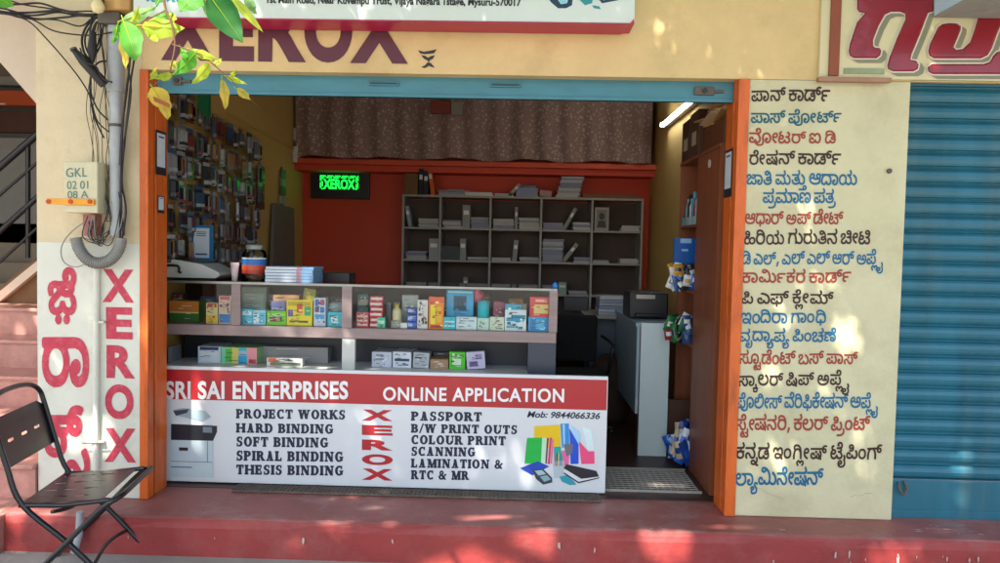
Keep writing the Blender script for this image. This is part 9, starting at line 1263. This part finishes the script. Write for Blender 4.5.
LV = [((207,-8),(243,43),31,'d',0),((196,-10),(180,11),26,'g',.02),((208,-2),(211,22),17,'t',.05),((230,-6),(263,32),9,'y',.0),((142,25),(185,28),23,'y',.0),((123,20),(136,62),24,'g',.0),((120,36),(126,70),9,'o',.03),((122,20),(156,6),14,'t',.06),((196,52),(172,75),17,'g',.0),((190,49),(217,59),9,'y',.02),((209,63),(192,84),13,'y',.0),((222,79),(225.5,110),10,'o',.0),((226,76),(247,84),6,'y',.02),((236,88),(250,99),8,'o',.0),((156,69),(149,80),8,'y',.02),((172,74),(155,78),10,'y',.0),((152,87),(168,113),21,'o',.0),((160,94),(168,120),13,'o',.03),((-6,-4),(14,6),15,'g',.0),((184,-8),(222,4),16,'t',.06),((138,8),(128,30),9,'y',.03),((244,-6),(256,14),10,'t',.05),((150,20),(172,12),13,'g',.06),((144,28),(158,42),8,'y',.02),((130,22),(143,36),9,'y',.04),((180,46),(186,60),7,'g',.03),((214,64),(222,58),6,'y',.03),((169,66),(178,62),6,'y',.04),((197,55),(206,50),6,'g',.02),((166,12),(176,20),8,'y',.05),((118,24),(112,44),9,'g',.05),((230,76),(236,70),5,'y',.03),((153,88),(146,98),6,'y',.03),((163,-14),(156,6),12,'d',.05)]
YL = -2.1
for i, (b_1, t_1, w_, m_, dd) in enumerate(LV):
    mb = MB(); leaf(mb, b_1, t_1, w_, YL+dd, m_, [.03,-.04,.02,-.02][i % 4], .25, i)
    if i == 16:
        P = [at(x,y,YL-.012) for x, y in [(153,96),(160,99),(170,104),(170,108),(162,104.5),(154,101)]]; mb.add(P, [(0,1,2,3,4,5)], M_scar)
    mb.build('leaf', tr, recalc=False)
mb = MB(); tw = lambda pts, r: mb.tube([at(x,y,YL+.01) for x, y in pts], r, M_twig, 6, smooth_path=4)
tw([(160,-60),(163,-10),(166,10),(172,25),(175,45),(172,62),(169,75)],[.004,.0022]); tw([(172,44),(186,49),(205,58),(220,70),(232,80),(237,88)],[.002,.001]); tw([(166,10),(150,18),(140,24),(124,20)],[.002,.001]); tw([(170,74),(160,80),(153,87),(151,93)],[.0015,.001]); tw([(200,-60),(205,-10),(206,2)],[.004,.002]); tw([(250,99),(259,107)],[.001,.0006]); tw([(200,-60),(228,-20),(232,-4)],[.003,.0015])
B0 = at(160,-60,YL+.01); B1 = at(200,-60,YL+.01); mb.tube([B0,B0+Vector((-.05,-.1,.6)),Vector((-1.6,-2.8,4.3)),Vector((-2.2,-3.0,5.0))],[.004,.008,.02,.03],M_bark,7,smooth_path=5); mb.tube([B1,B0+Vector((-.03,-.1,.6))],[.004,.006],M_bark,6)
mb.build('branch', tr)

# ------------------------------------------------------------------ light
SUN_EL, SV = R_(56), Vector((-.36,-.93,0)).normalized()       # towards the sun, seen from the shop front
sd = SV*math.cos(SUN_EL)+Vector((0,0,math.sin(SUN_EL)))
sl = bpy.data.lights.new('sun','SUN'); so = bpy.data.objects.new('sun', sl); C.objects.link(so)
sl.energy = SUN_E; sl.angle = R_(.55); sl.color = (1,.93,.82); so.rotation_euler = (-sd).to_track_quat('-Z','Y').to_euler(); so.location = sd*20
w = bpy.data.worlds.new('World'); bpy.context.scene.world = w; w.use_nodes = True; nt = w.node_tree; bg = nt.nodes['Background']
sk = nt.nodes.new('ShaderNodeTexSky'); sk.sky_type = 'NISHITA'; sk.sun_disc = False; sk.sun_elevation = SUN_EL; sk.sun_rotation = math.atan2(sd.x, sd.y); sk.dust_density = 2.5
nt.links.new(sk.outputs[0], bg.inputs[0]); bg.inputs[1].default_value = SKY_E
sc = bpy.context.scene; vsx = sc.view_settings; vsx.view_transform = 'Standard'; vsx.look = 'None'; vsx.gamma = 1; vsx.exposure = EXPO
sc.cycles.max_bounces = 10; sc.cycles.diffuse_bounces = 6; sc.cycles.transparent_max_bounces = 16; sc.cycles.use_denoising = True
